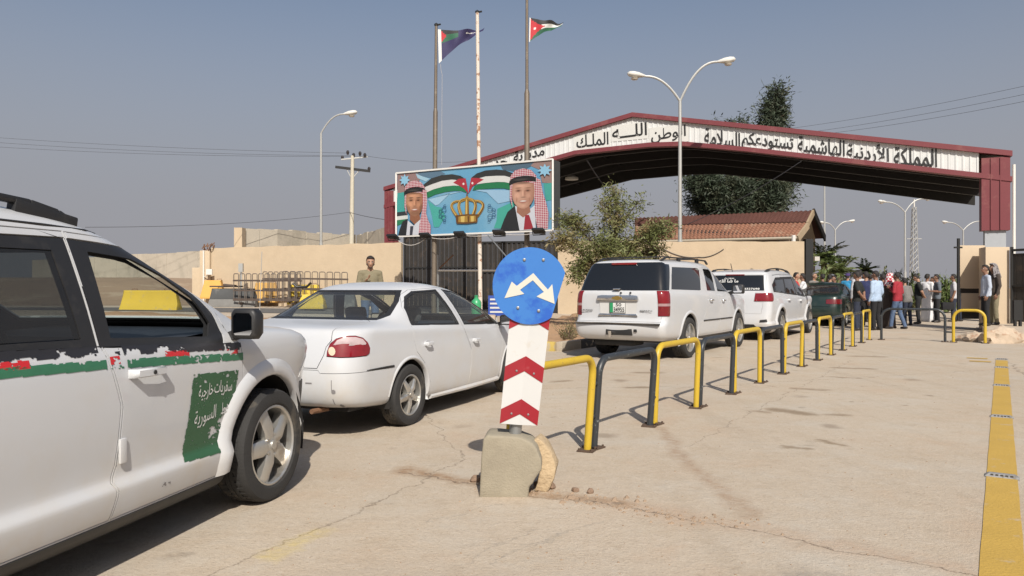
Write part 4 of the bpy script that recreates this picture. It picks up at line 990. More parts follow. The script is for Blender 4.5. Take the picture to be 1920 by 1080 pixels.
# utility pole with cross arms and insulators
m_conc_pole = mat('pale_concrete_pole', (0.50, 0.46, 0.37), 0.8, var=.1); m_ins = mat('dark_insulator', (0.035,0.03,0.03), .3)
UY = 50; ux = at(658, 540, UY).x; uz = gz(ux, UY)
e = empty('utility_pole', (ux, UY, uz), 0, 'concrete utility pole with two cross arms behind the grey blast wall', 'utility pole')
lp_ = lambda px, py, dy=0: at(px, py, UY) - Vector((ux, UY, uz)) + Vector((0, dy, 0))
B().tube([Vector((0,0,-.2)), lp_(661, 292)], [.19,.12], 10).obj('pole', m_conc_pole, e, sm=True)
B().beam(lp_(629, 313), lp_(694, 321), .14, .16).obj('cross_arm', m_gatef, e); B().beam(lp_(641, 300, -.2), lp_(688, 293, .2), .08, .08).obj('cross_arm', m_galv, e)
B().beam(lp_(650, 317), lp_(659, 334), .05, .05).obj('brace', m_galv, e); B().beam(lp_(674, 319), lp_(661, 334), .05, .05).obj('brace', m_galv, e)
for px, py in ((642,296),(663,291),(684,291),(692,317),(652,286),(675,288)):
    B().tube([lp_(px, py+4), lp_(px, py-1), lp_(px, py-4)], [.07,.11,.06], 8).obj('insulator', m_ins, e)
m_wire = mat('dark_wire', (0.05, 0.05, 0.055), .6)
def wire(P_, Q_, sag, label, r_=.016, n=16):
    pts = []
    for k in range(n+1): t = k/n; p = P_.lerp(Q_, t); p.z -= sag*4*t*(1-t); pts.append(p)
    return tag(B().tube(pts, r_, 5, cap=False).obj('wire', m_wire), label, 'wire')
wire(at(-300,232,62), at(652,287,50), .4, 'uppermost overhead wire running left from the utility pole', .010)
wire(at(-300,240,60), at(663,292,50), .5, 'middle overhead wire running left from the utility pole', .010)
wire(at(-300,252,58), at(684,293,50), .5, 'lower overhead wire running left from the utility pole', .010)
wire(at(160,426,34), at(655,398,50), .25, 'low single wire crossing the sky above the near car roof', .011)
wire(at(655,398,50), at(724,412,44), .05, 'short wire from the utility pole down to the canopy corner', .018)
wire(at(684,292,50), at(905,300,60), .3, 'wire running right from the utility pole behind the billboard', .010)
for i, (a, c) in enumerate((((1440,246),(1990,146)), ((1450,256),(1990,162)), ((1480,258),(1990,176)))):
    wire(at(*a, 70), at(*c, 48), .3, ['top', 'middle', 'bottom'][i] + ' overhead wire of three crossing the sky above the canopy at right', .012)
wire(at(1290,420,31), at(1503,302,27.7), .15, 'pale stay wire slanting from the tiled roof up to the canopy front', .013)
wire(at(1100,300,33), at(1140,358,38), .05, 'short stay wire hanging under the left canopy slope', .025)
q = wpt(1250) + wnor*.02
wire(Vector((wpt(1235).x, wpt(1235).y, 2.9)) + wnor*.03, Vector((wpt(1310).x, wpt(1310).y, 2.45)) + wnor*.03, .15, 'loose cable hanging across the cream wall behind the large white car', .014)
wire(Vector((wpt(1310).x, wpt(1310).y, 2.45)) + wnor*.03, Vector((wpt(1357).x, wpt(1357).y, 2.75)) + wnor*.03, .1, 'end of the loose cable rising on the cream wall', .014)
# ================================================================== TUBE BARRIERS
m_by = mat('chipped_yellow_paint', (0.50, 0.34, 0.028), 0.45, var=0.10, scale=5, col2=(0.30, 0.20, 0.06), amount=0.7, pscale=26, thresh=0.61, edge=.03)
m_bk = mat('chipped_black_paint', (0.030, 0.034, 0.038), 0.42, var=0.25, scale=5, col2=(0.20, 0.22, 0.22), amount=0.7, pscale=26, thresh=0.61, edge=.03)
m_foot = mat('rusty_foot_plate', (0.10, 0.065, 0.045), 0.85, 0.2, var=0.4, scale=20)
BH_ = 0.735
def tube_barrier(name, p, q, m, label, lean=(0, 0), rad=.13, pipe=.0295, h=BH_, foot=True):
    e = empty(name, p, 0, label, 'barrier', 'yellow and black tube barriers'); d = (q - p); L_ = d.length; d = d.normalized()
    ln = Vector((lean[0], lean[1], 0)); pts = []
    def P_(s, z): return d*s + Vector((0,0,z)) + ln*(z/h)
    pts.append(P_(0, 0)); pts.append(P_(0, h*.5))
    for k in range(9): a = R(180 - 90*k/8); pts.append(P_(rad+rad*math.cos(a), h-rad+rad*math.sin(a)))
    pts.append(P_(L_*.5, h))
    for k in range(9): a = R(90 - 90*k/8); pts.append(P_(L_-rad+rad*math.cos(a), h-rad+rad*math.sin(a)))
    pts += [P_(L_, h*.5), P_(L_, 0)]
    B().tube(pts, pipe, 14).obj('tube', m, e, sm=True)
    if foot:
        for s in (0, L_):
            b = B(); M = Matrix.Translation(d*s + Vector((0,0,.001))) @ Matrix.Rotation(math.atan2(d.y,d.x) + (.2 if s else -.1), 4, 'Z')
            b.box((-.075,-.065,.002),(.075,.065,.012), M=M)
            for i, j in ((-1,-1),(1,-1),(1,1),(-1,1)): b.lathe([(.009,0),(.009,.014)], 6, M @ Matrix.Translation((i*.058,j*.05,.012)))
            b.obj('foot_plate', m_foot, e)
    return e
bA = Vector((0.63, 5.93, 0))
ordn = ['nearest', 'second', 'third', 'fourth', 'fifth', 'sixth', 'seventh', 'eighth', 'ninth', 'tenth', 'eleventh', 'twelfth', 'thirteenth']
cy = ck_ = 0
for i in range(13):
    k = i - 1; s0 = .04 + 1.25*k; s1 = s0 + 1.14
    yel = (i % 2 == 0)
    if yel: cy += 1; nm = ordn[cy-1] + ' yellow tube barrier in the row, counted from the blue sign'
    else: ck_ += 1; nm = ordn[ck_-1] + ' black tube barrier in the row, counted from the blue sign'
    ln = (.05, -.0) if i < 2 else (.028, 0) if i < 4 else (.006 + .012*math.sin(i*2.3), .010*math.cos(i*1.7))
    e = tube_barrier('tube_barrier', bA + d33*s0, bA + d33*s1, m_by if yel else m_bk, nm, ln, h=BH_ + (.0, -.02)[i % 2])
    # welded stubs that tie neighbours together
    if i: 
        for z in (.26, .52): B().tube([d33*-.12+Vector((ln[0]*z/BH_,0,z)), Vector((ln[0]*z/BH_,0,z))], .016, 8).obj('weld_stub', m_bk, e, sm=True)
c0 = bA + d33*(.04+1.25*11+1.14) + n33*.25 + d33*.15
tube_barrier('tube_barrier', c0, c0 + n33*1.36, m_bk, 'wide black tube barrier set across the end of the row', h=.77, rad=.22)
e = tube_barrier('tube_barrier', c0 + n33*1.53, c0 + n33*2.16, m_by, 'last yellow tube barrier beside the rubble, set across the lane', h=.76, rad=.20, pipe=.034)
B().tube([-n33*.17+Vector((0,0,.24)), Vector((0,0,.24))], .018, 8).obj('weld_stub', m_bk, e, sm=True)

# ================================================================== KEEP-EITHER-SIDE SIGN
m_blue = mat('faded_blue_enamel', srgb(54,112,182), 0.42, var=0.06, scale=4, col2=srgb(32,82,172), amount=0.85, pscale=3.2, thresh=0.53, edge=.08)
m_swh = mat('aged_white_sheeting', (0.53, 0.53, 0.52), 0.5, var=0.04, col2=(0.48,0.44,0.38), amount=.5, pscale=9, thresh=.62)
m_cream_s = mat('cream_sheeting', (0.54, 0.53, 0.46), 0.5, var=0.05); m_sred = mat('faded_red_sheeting', srgb(142,26,38), 0.45, var=0.10, scale=6, col2=srgb(158,70,74), amount=.6, pscale=12, thresh=.64)
m_spost = mat('grey_galvanised', (0.33,0.34,0.34), 0.45, 0.7, var=.15)
SY = 4.62
sign = empty('direction_sign', Vector((at(965,540,SY).x, SY+.06, .30)), 0, 'blue round sign with two white arrows above a red and white chevron plate, leaning', 'traffic sign')
so = Vector(sign.location)
def sp(px, py, dy=0.0):
    p = at(px, py, SY); p.y += dy + .05*((px-990)/70.0); return p - so
dc = (994.5, 536); poly = []
for i in range(72):
    t = R(i*5); x = dc[0] + 70.5*math.cos(t); y = dc[1] + 72.5*math.sin(t)
    cut = (x-1064)*.955 + (y-502)*.30      # bent, clipped right edge
    if cut > 0: x -= cut*.955; y -= cut*.30
    poly.append((x, y))
b = B(); b.prism([sp(x, y) for x, y in poly], (0, .006, 0)); disc = b.obj('disc', m_blue, sign)
arrow = [(1000,512),(1027.6,543),(1036,532.6),(1040.5,570),(1006,556),(1020,547.5),(999,525.5),(975,543.5),(983,551),(946,559),(959.5,528),(969,536)]
b = B(); b.prism([sp(x, y, -.0035) for x, y in arrow], (0,.003,0)); b.obj('double_arrow', m_cream_s, disc)
for px, py in ((983,487),(1019,487),(971,577),(1010,583)):
    q = sp(px, py, -.004); B().lathe([(.010,-.004),(.010,.002),(.004,.005)], 8, Matrix.Translation(q) @ Matrix.Rotation(R(90),4,'X')).obj('bolt', m_spost, disc)
# chevron plate: slightly folded down the middle
TLp, TRp, BRp, BLp = (956,594), (1032,597), (1008,800), (937,793)
def cp(u, v, dy=0.0):
    x = (TLp[0]*(1-u)+TRp[0]*u)*(1-v) + (BLp[0]*(1-u)+BRp[0]*u)*v; y = (TLp[1]*(1-u)+TRp[1]*u)*(1-v) + (BLp[1]*(1-u)+BRp[1]*u)*v
    return sp(x, y, .022 + dy - .012*(1-abs(2*u-1)))
def chev(b, v0, v1, rise, dy, th):
    for u0, u1 in ((0,.5),(.5,1)):
        r0 = rise*(1-abs(2*u0-1)); r1 = rise*(1-abs(2*u1-1))
        L4 = [(u0, min(max(v0-r0,0),1)), (u1, min(max(v0-r1,0),1)), (u1, min(max(v1-r1,0),1)), (u0, min(max(v1-r0,0),1))]
        q = [cp(u, v, dy) for u, v in L4]
        b.add(q + [p + Vector((0,th,0)) for p in q], [(0,1,2,3),(7,6,5,4),(0,4,5,1),(1,5,6,2),(2,6,7,3),(3,7,4,0)])
b = B(); chev(b, 0, 1, 0, 0, .005); plate = b.obj('chevron_plate', m_swh, sign)
for v0, v1 in ((-.03,.095),(.445,.585),(.845,.985)):
    b = B(); chev(b, v0+.02, v1+.02, .105, -.0035, .003); b.obj('red_chevron', m_sred, plate)
for u, v in ((.28,.90),(.72,.90),(.3,.5),(.75,.52)):
    B().lathe([(.007,-.003),(.007,.001),(.003,.004)], 8, Matrix.Translation(cp(u,v,-.006)) @ Matrix.Rotation(R(90),4,'X')).obj('bolt', m_spost, plate)
b = B(); b.tube([sp(963,850,.075), sp(996,480,.055)], .0385, 16); b.obj('post', m_spost, sign, sm=True)
b = B(); b.beam(sp(975,500,.012), sp(1014,500,.012), .02, .03); b.beam(sp(960,720,.034), sp(1000,722,.034), .015, .03); b.obj('clamps', m_spost, sign)

# concrete kerb blocks holding the post
m_blk = mat('cast_kerb_concrete', (0.29, 0.255, 0.19), 0.92, var=0.16, scale=9, bump=0.28, bscale=90, col2=(0.23,0.20,0.15), amount=.7, pscale=4, thresh=.48, edge=.2)
m_chunk = mat('yellowed_kerb_concrete', (0.45, 0.34, 0.21), 0.92, var=0.12, scale=9, bump=0.7, bscale=40, col2=(0.44,0.33,0.22), amount=.6, pscale=5)
def stone(name, outline, Yf, depth, m, label, jitter=.006, seed=1):
    fr = [at(px, py, Yf) for px, py in outline]
    bm = bmesh.new(); vs_ = [bm.verts.new(p) for p in fr]; f = bm.faces.new(vs_)
    ex = bmesh.ops.extrude_face_region(bm, geom=[f]); 
    for g in ex['geom']:
        if isinstance(g, bmesh.types.BMVert): g.co += Vector(depth)
    bmesh.ops.recalc_face_normals(bm, faces=bm.faces[:])
    bmesh.ops.bevel(bm, geom=bm.edges[:], offset=.011, segments=2, affect='EDGES', profile=.5)
    bmesh.ops.triangulate(bm, faces=[f for f in bm.faces if len(f.verts) > 4])
    bmesh.ops.subdivide_edges(bm, edges=[e for e in bm.edges if e.calc_length() > .05], cuts=2, use_grid_fill=True)
    for v in bm.verts: v.co += Vector((noise.noise(v.co*14+Vector((seed,0,0))), noise.noise(v.co*14+Vector((0,seed,0))), noise.noise(v.co*14+Vector((0,0,seed)))))*jitter
    o = bm_obj(name, bm, m, sm=True, angle=50); tag(o, label, 'kerb stone'); return o
stone('kerb_block', [(898,938),(902,868),(906,824),(913,816),(945,818),(975,821),(996,830),(1007,842),(1014,862),(1015,880),(1006,896),(999,908),(992,913),(989,946),(945,943)], 4.57, (.015,.20,.01), m_blk, 'grey concrete kerb block holding the leaning sign post', .0045)
stone('kerb_block', [(998,828),(1006,818),(1022,832),(1036,856),(1042,872),(1038,896),(1026,926),(1002,922),(1012,880)], 4.68, (.03,.16,-.005), m_chunk, 'yellowish broken kerb piece leaning behind the grey sign block', .012, 4)
for i, (px, py, s) in enumerate([(1012,914,.045),(1030,918,.05),(893,905,.05),(1080,925,.028),(1108,928,.03)]):
    Y = 1792/(py-540); rock('rubble_stone', (at(px,540,Y).x, Y+.04, .012), (s, s*.7, s*.6), i*1.7+.4, mat('brown_rubble', (0.24,0.16,0.11), .95, var=.4, scale=20, bump=.6),
         ['rubble lump right against the foot of the grey block', 'larger rubble lump under the yellowish kerb piece', 'dark rubble lump left of the grey block', 'small rubble lump in the soil joint near the block', 'small rubble lump in the soil joint nearest the barriers'][i], 'rubble', sub=2)

# ================================================================== JERSEY BARRIERS AND CROWD RAILINGS
m_jy = mat('yellow_jersey_paint', (0.60, 0.42, 0.045), 0.75, var=0.12, scale=2, col2=(0.40,0.33,0.20), amount=.6, pscale=3, thresh=.58)
m_jo = mat('orange_jersey_paint', (0.60, 0.34, 0.08), 0.75, var=0.12, scale=2)
m_jk = mat('grey_jersey_concrete', (0.075, 0.078, 0.08), 0.85, var=0.25, scale=2, col2=(0.16,0.155,0.15), amount=.7, pscale=1.5); m_jk2 = mat('pale_jersey_foot', (0.17,0.165,0.155), 0.9, var=.2)
def jersey(px0, px1, py_bot, Y, m, label, h=.82, rot=0, foot=None, grp='concrete road blocks'):
    a = at(px0, py_bot, Y); c = at(px1, py_bot, Y); L_ = (c.x-a.x)
    e = empty('concrete_road_block', ((a.x+c.x)/2, Y, a.z), rot, label, 'road block', grp)
    pr = [(.30,0),(.30,.10),(.15,.36),(.11,h-.04),(.07,h)]; n = len(pr)
    def piece(k0, k1, mm, nm):
        v = []; q = pr[k0:k1+1]; ring = [(y, z) for y, z in q] + [(-y, z) for y, z in q[::-1]]
        for x, sh in ((-L_/2, 1), (-L_/2+.10, 1), (L_/2-.10, 1), (L_/2, 1)):
            for y, z in ring: v.append((x + (.12*(z/h)**2 if x < -L_/2+.01 else -.12*(z/h)**2 if x > L_/2-.01 else 0), y, z))
        r_ = len(ring); f = [(i*r_+j, i*r_+(j+1)%r_, (i+1)*r_+(j+1)%r_, (i+1)*r_+j) for i in range(3) for j in range(r_)] + [tuple(range(r_))[::-1], tuple(3*r_+j for j in range(r_))]
        B().add(v, f).obj(nm, mm, e, bevel=.02)
    if foot: piece(0, 2, foot, 'foot'); piece(2, 4, m, 'upper_block')
    else: piece(0, 4, m, 'block')
    b = B()
    for s in (-1, 1): b.tube([(s*L_*.28-.1,0,h-.02),(s*L_*.28-.1,0,h+.05),(s*L_*.28+.1,0,h+.05),(s*L_*.28+.1,0,h-.02)], .012, 6)
    b.obj('lifting_loops', m_rust, e, sm=True)
    return e
jersey(229, 337, 588, 27.6, m_jy, 'yellow concrete road block seen through the near car window', .86)
jersey(394, 482, 577, 31.0, m_jk, 'dark grey concrete road block left of the stacked railings', .80, 0, m_jk2)
jersey(476, 522, 567, 32.2, m_jo, 'orange concrete road block behind the left railing', .85)
jersey(541, 602, 571, 31.4, m_jy, 'yellow concrete road block behind the railings, mostly clear of the white sedan', .84, .1)
jersey(380, 420, 560, 32.4, m_jo, 'orange concrete road block peeping out left of the dark grey one', .80)
jersey(604, 668, 578, 30.0, m_jk, 'dark concrete road block seen through the white sedan rear window', .74)
jersey(562, 610, 579, 28.6, m_jy, 'low yellow block seen through the sedan rear window left half', .55)
m_rail = mat('dull_rail_steel', (0.17, 0.145, 0.125), 0.6, 0.4, var=.3); m_flat = mat('brown_flat_bar', (0.085,0.062,0.05), .7, .2, var=.3)
def railing(pxa, pya, Ya, pxb, pyb, Yb, h, n, label):
    a = at(pxa, pya, Ya); c = at(pxb, pyb, Yb); d = Vector((c.x-a.x, c.y-a.y, c.z-a.z)); L_ = d.length; dn = d.normalized()
    e = empty('crowd_railing', a, 0, label, 'railing', 'stacked crowd railings'); P_ = lambda s, z: dn*s + Vector((0,0,z))
    for z, w in ((.16,.10),(h*.44,.07),(h*.77,.07)): B().beam(P_(0,z), P_(L_,z), .03, w).obj('flat_bar', m_flat, e)
    hoop = None
    for k in range(n):
        s0 = L_*k/n + L_/n*.12; s1 = L_*(k+1)/n - L_/n*.12; r_ = (s1-s0)*.20; pts = [P_(s0,.10), P_(s0,h-r_), P_(s0+r_*.3,h-r_*.3), P_(s0+r_,h), P_(s1-r_,h), P_(s1-r_*.3,h-r_*.3), P_(s1,h-r_), P_(s1,.10)]
        B().tube(pts, .018, 6).obj('hoop', m_rail, e, sm=True)
    b = B()
    for s in (L_*.12, L_*.88): b.beam(P_(s,.08)+Vector((0,-.28,-.06)), P_(s,.08)+Vector((0,.28,-.06)), .05, .06); b.beam(P_(s,.06), P_(s,-.06), .06, .06)
    b.obj('feet', m_flat, e)
railing(437, 569, 30.6, 566, 570, 30.2, 1.22, 11, 'left crowd railing standing behind the dark grey block')
railing(492, 567, 31.2, 564, 568, 31.0, 1.28, 7, 'short crowd railing overlapping behind the left one')
railing(528, 566, 30.8, 653, 568, 30.8, 1.26, 9, 'right crowd railing above the white sedan')
b = B(); q = gnd(452, 31.6); zt = at(452, 494, 31.6).z; b.tube([q, Vector((q.x,q.y,zt-.35))], .05, 8); b.box((q.x-.09,q.y-.07,zt-.36),(q.x+.09,q.y+.07,zt))
tag(b.obj('bollard_lamp', m_galv), 'slim grey post with small box head among the railings', 'post')
tag(B().tube([at(491,472,23), Vector((at(486,600,23).x,23,.2))], .012, 5).obj('thin_rod', m_galv), 'very thin upright rod in front of the crowd railings', 'rod')
b = B(); b.beam(at(394,537,30.9), at(455,537,30.9), .12, .06); b.beam(at(420,534,30.9), at(442,536,30.9), .2, .08)
tag(b.obj('scrap_bar', m_flat), 'flat scrap bar lying on top of the dark grey road block', 'bar')
tag(B().tube([at(549,531,30.2), at(556,538,30.2), at(575,538,30.2), at(583,530,30.2)], .05, 7).obj('bent_pipe', m_gatef, sm=True), 'bent black pipe lying over the right railing', 'pipe')
b = B(); q = at(930, 572, 12.5); b.box((q.x-.13,12.5,q.z-.18),(q.x+.16,12.52,q.z+.16)); e = b.obj('small_sign', mat('blue_sign_print', srgb(40,70,150), .5)); tag(e, 'small blue and white board standing behind the sedan by the round sign', 'sign')
b = B()
for k in range(4): b.box((q.x-.10, 12.494, q.z-.13+k*.07),(q.x+.12-.04*(k%2), 12.497, q.z-.10+k*.07))
b.obj('lettering', m_swh, e); B().box((q.x-.02,12.53,0),(q.x+.02,12.56,q.z+.1)).obj('stake', m_galv, e)
b = B(); q = at(893, 592, 11.6); z_ = 0
tag(B().lathe([(.01,0),(.075,.01),(.08,.17),(.07,.22),(.03,.26),(.03,.30),(.034,.305),(.01,.31)], 16, Matrix.Translation((q.x, 11.6, .86))).obj('water_jug', mat('green_plastic', srgb(60,150,100), .35), sm=True), 'green plastic jug seen through the sedan front window', 'jug')
tag(B().box((q.x-.35,11.4,0),(q.x+.3,11.9,.858)).obj('low_stand', m_pl, bevel=.03), 'low concrete stand that carries the green jug', 'stand')

# ================================================================== VEGETATION
def leaf_mat(name, c, c2):
    m = mat(name, c, 0.65, var=0.35, scale=1.4, col2=c2, amount=.8, pscale=1.1, thresh=.5, edge=.12)
    return m
def blade(v, f, c, d, w, L_, rr_):
    d = d.normalized(); s = d.cross(Vector((rr_.uniform(-1,1), rr_.uniform(-1,1), rr_.uniform(-1,1)))); s = s.normalized() if s.length > 1e-4 else Vector((1,0,0))
    k = len(v); v += [c, c + d*(L_*.5) + s*w, c + d*L_, c + d*(L_*.5) - s*w]; f.append((k, k+1, k+2, k+3))
def tree(name, base, height, seed, limbs, leaf_l, leaf_w, leaves, mt, ml, label, cat='tree', droop=.2, spread=.35, clump=.35, group=None):
    """limbs: list of (polyline rel. to base, r0, crown weight); leaves cluster round twig ends"""
    rr_ = random.Random(seed); e = empty(name, base, 0, label, cat, group); tb = B(); v = []; f = []; tips = []
    for pts, r0, wt in limbs:
        pts = [Vector(p) for p in pts]; tb.tube(pts, [r0*(1-.75*i/(len(pts)-1)) for i in range(len(pts))], 7)
        for i in range(1, len(pts)):
            for _ in range(int(wt)):
                t = rr_.random(); p = pts[i-1].lerp(pts[i], t); frac = (i-1+t)/(len(pts)-1)
                if frac < .25: continue
                d = Vector((rr_.gauss(0,1), rr_.gauss(0,1), rr_.gauss(.25,.6))).normalized(); l_ = spread*rr_.uniform(.4,1.25)*(1.15-.55*frac)
                q = p + d*l_*.5 + Vector((0,0,.06)); w = p + d*l_
                tb.tube([p, q, w], [r0*.16, r0*.10, r0*.05], 4, cap=False); tips.append((p, w, d))
    for p, w, d in tips:
        for _ in range(max(1, int(leaves/len(tips)*rr_.uniform(.3,1.8)))):
            t = rr_.random()**.6; c = p.lerp(w, t) + Vector((rr_.gauss(0,1), rr_.gauss(0,1), rr_.gauss(0,.8)))*clump*.42
            dd = (d*.6 + Vector((rr_.gauss(0,.7), rr_.gauss(0,.7), rr_.gauss(-droop,.6)))); blade(v, f, c, dd, leaf_w*rr_.uniform(.6,1.3), leaf_l*rr_.uniform(.6,1.4), rr_)
    tb.obj('trunk', mt, e, sm=True); mesh_obj('crown', v, f, ml, e)
    return e
m_bark = mat('grey_brown_bark', (0.17, 0.125, 0.09), .9, var=.3, scale=8, bump=.6, bscale=30)
ml_a = leaf_mat('olive_leaves', (0.125, 0.140, 0.045), (0.20, 0.145, 0.065))
ml_d = leaf_mat('dark_needles', (0.038, 0.054, 0.030), (0.072, 0.075, 0.042)); ml_p = leaf_mat('palm_leaves', (0.10, 0.14, 0.04), (0.19, 0.17, 0.08)); ml_s = leaf_mat('dry_shrub_leaves', (0.13, 0.12, 0.05), (0.22, 0.15, 0.08))
tb_ = gnd(1150, 21.5, .08)
def rel(px, py, Y=21.5, dy=0): return at(px, py, Y) + Vector((0, dy, 0)) - tb_
trunk_top = rel(1148, 560)
tree('shade_tree', tb_, 4, 11, [
    ([(0,0,0), trunk_top, rel(1150,500), rel(1155,440), rel(1158,392), rel(1150,352)], .085, 34),
    ([trunk_top, rel(1120,505,21.5,-.3), rel(1080,470,21.5,-.5), rel(1045,448,21.5,-.6)], .05, 46), ([trunk_top, rel(1105,520,21.5,.3), rel(1085,500,21.5,-.3), rel(1078,520,21.5,-.5)], .035, 26),
    ([rel(1150,500), rel(1110,450,21.5,.4), rel(1078,418,21.5,.5), rel(1062,408,21.5,.5)], .045, 40), ([rel(1150,500), rel(1190,460,21.5,-.4), rel(1220,440,21.5,-.6), rel(1245,428,21.5,-.6)], .045, 44),
    ([trunk_top, rel(1185,510,21.5,.3), rel(1215,478,21.5,.3), rel(1238,470,21.5,.2)], .04, 40), ([rel(1155,440), rel(1135,405,21.5,-.3), rel(1122,380,21.5,-.3)], .03, 14),
    ([rel(1155,440), rel(1185,395,21.5,.3), rel(1205,372,21.5,.3)], .03, 12), ([rel(1150,500), rel(1130,470,21.5,-.7), rel(1120,460,21.5,-.9)], .04, 44), ([rel(1150,500), rel(1175,470,21.5,.7), rel(1180,455,21.5,.9)], .04, 44),
    ([trunk_top, rel(1140,510,21.5,-.6), rel(1160,490,21.5,-.9), rel(1195,492,21.5,-1.0)], .04, 42)],
    .14, .018, 15000, m_bark, ml_a, 'leafy olive-green tree between the billboard and the large white car', spread=.43, clump=.30)
cb = gnd(1400, 50); rl = lambda px, py, dy=0: at(px, py, 50) + Vector((0,dy,0)) - cb
tree('conifer_tree', cb, 14, 5, [
    ([(0,0,0), rl(1420,420), rl(1432,320), rl(1444,240), rl(1456,172)], .22, 75), ([rl(1432,300), rl(1452,250,.5), rl(1462,210,.6)], .10, 70), ([rl(1420,420), rl(1455,380,.6), rl(1470,345,.8), rl(1472,330)], .12, 80),
    ([(0,0,0), rl(1390,420,.5), rl(1380,350), rl(1376,280), rl(1378,228)], .20, 40), ([rl(1390,400), rl(1350,372,-.6), rl(1318,350,-.8), rl(1298,345,-.8)], .12, 110), ([rl(1390,410), rl(1345,395,.7), rl(1310,375,.9)], .11, 90),
    ([rl(1420,420), rl(1400,375,1), rl(1410,340,1.2)], .12, 110), ([rl(1420,420), rl(1432,385,-1), rl(1440,350,-1.2)], .12, 120), ([rl(1390,420), rl(1370,395,-1), rl(1375,345,-1.3)], .12, 110), ([rl(1432,320), rl(1420,285,.8), rl(1412,262,.8)], .08, 40), ([rl(1376,300), rl(1360,260), rl(1352,240)], .08, 20)],
    .34, .038, 56000, m_bark, ml_d, 'tall dark feathery conifer rising behind the canopy roof', spread=1.15, clump=.75, droop=.1)
def palm(px, Y, py_top, fl, n, seed, label, group='palms by the crossing'):
    rr_ = random.Random(seed); base = gnd(px, Y); h = at(px, py_top, Y).z - base.z; e = empty('palm', base, 0, label, 'palm', group)
    B().tube([Vector((0,0,-.1)), Vector((.05,0,h*.5)), Vector((0,0,h))], [.20,.16,.14], 9).obj('trunk', m_bark, e, sm=True); v = []; f = []
    for k in range(n):
        az = 2*math.pi*k/n + rr_.uniform(-.3,.3); el = rr_.uniform(-.2, 1.25); d = Vector((math.cos(az)*math.cos(el), math.sin(az)*math.cos(el), math.sin(el))); c = Vector((0,0,h)); L_ = fl*rr_.uniform(.7,1.1); pts = []
        for i in range(7): t = i/6; pts.append(c + d*L_*t + Vector((0,0,-.35*L_*t*t)))
        for i in range(6):
            p, q = pts[i], pts[i+1]; dd = (q-p).normalized(); s = dd.cross(Vector((0,0,1))).normalized()
            for j in range(5):
                o = p.lerp(q, j/5)
                for sg in (-1,1): blade(v, f, o, dd*.7 + s*sg*.9 + Vector((0,0,rr_.uniform(-.25,.1))), .02, L_*.30*(1.05-.6*i/6), rr_)
    mesh_obj('fronds', v, f, ml_p, e); return e
palm(1545, 34, 486, 1.5, 26, 1, 'palm with upright fronds beside the dark post of the tiled building'); palm(1572, 33, 512, 1.3, 26, 2, 'broad low palm right behind the dark green car'); palm(1622, 40, 508, 1.0, 24, 3, 'small round palm above the crowd')
def shrub(px, Y, w, h, n, ml, label, seed, lw=.02, ll=.14, dz=0, group='shrubs'):
    rr_ = random.Random(seed); base = gnd(px, Y, dz); e = empty('shrub', base, 0, label, 'shrub', group); tb = B(); v = []; f = []
    for k in range(26):
        az = rr_.uniform(0, 6.28); el = rr_.uniform(.35, 1.45); d = Vector((math.cos(az)*math.cos(el)*w/h, math.sin(az)*math.cos(el)*w/h, math.sin(el))); L_ = h*rr_.uniform(.5,1.05); tb.tube([Vector((0,0,-.03)), d*L_*.6, d*L_ + Vector((0,0,-.04))], [.012,.008,.003], 4, cap=False)
        for _ in range(n//26):
            t = rr_.uniform(.25,1); blade(v, f, d*L_*t + Vector((rr_.gauss(0,.07*w), rr_.gauss(0,.07*w), rr_.gauss(0,.05*h))), d + Vector((rr_.gauss(0,.6),rr_.gauss(0,.6),rr_.gauss(0,.5))), lw*rr_.uniform(.6,1.3), ll*rr_.uniform(.6,1.3), rr_)
    tb.obj('stems', m_bark, e); mesh_obj('foliage', v, f, ml, e)
shrub(1062, 16.9, .42, .55, 600, ml_s, 'dry little shrub in the soil bed left of the large white car', 3, .008, .07, .06)
shrub(1090, 20, .5, .6, 500, ml_s, 'dry shrub in the soil bed behind the large white car', 8, .01, .08, .06)
for i, (px, Y, w, h, lab) in enumerate([(1695,36,1.2,1.9,'leafy shrub behind the man in the red shirt'),(1722,40,1.0,1.3,'leafy shrub behind the man in black by the crossing'),(1775,36,1.0,1.9,'leafy shrub left of the man with the bag'),(1655,42,1.0,2.1,'pale leafy shrub above the man in the light blue shirt'),(1792,42,1.2,1.6,'leafy shrub behind the man with the bag'),(1600,40,1.6,1.7,'dark leafy shrub behind the thick of the crowd'),(1540,31.5,1.2,2.0,'dark shrub at the foot of the tall palm')]):
    shrub(px, Y, w, h, 1500, ml_a if i % 2 else ml_p, lab, 20+i, .035, .26)
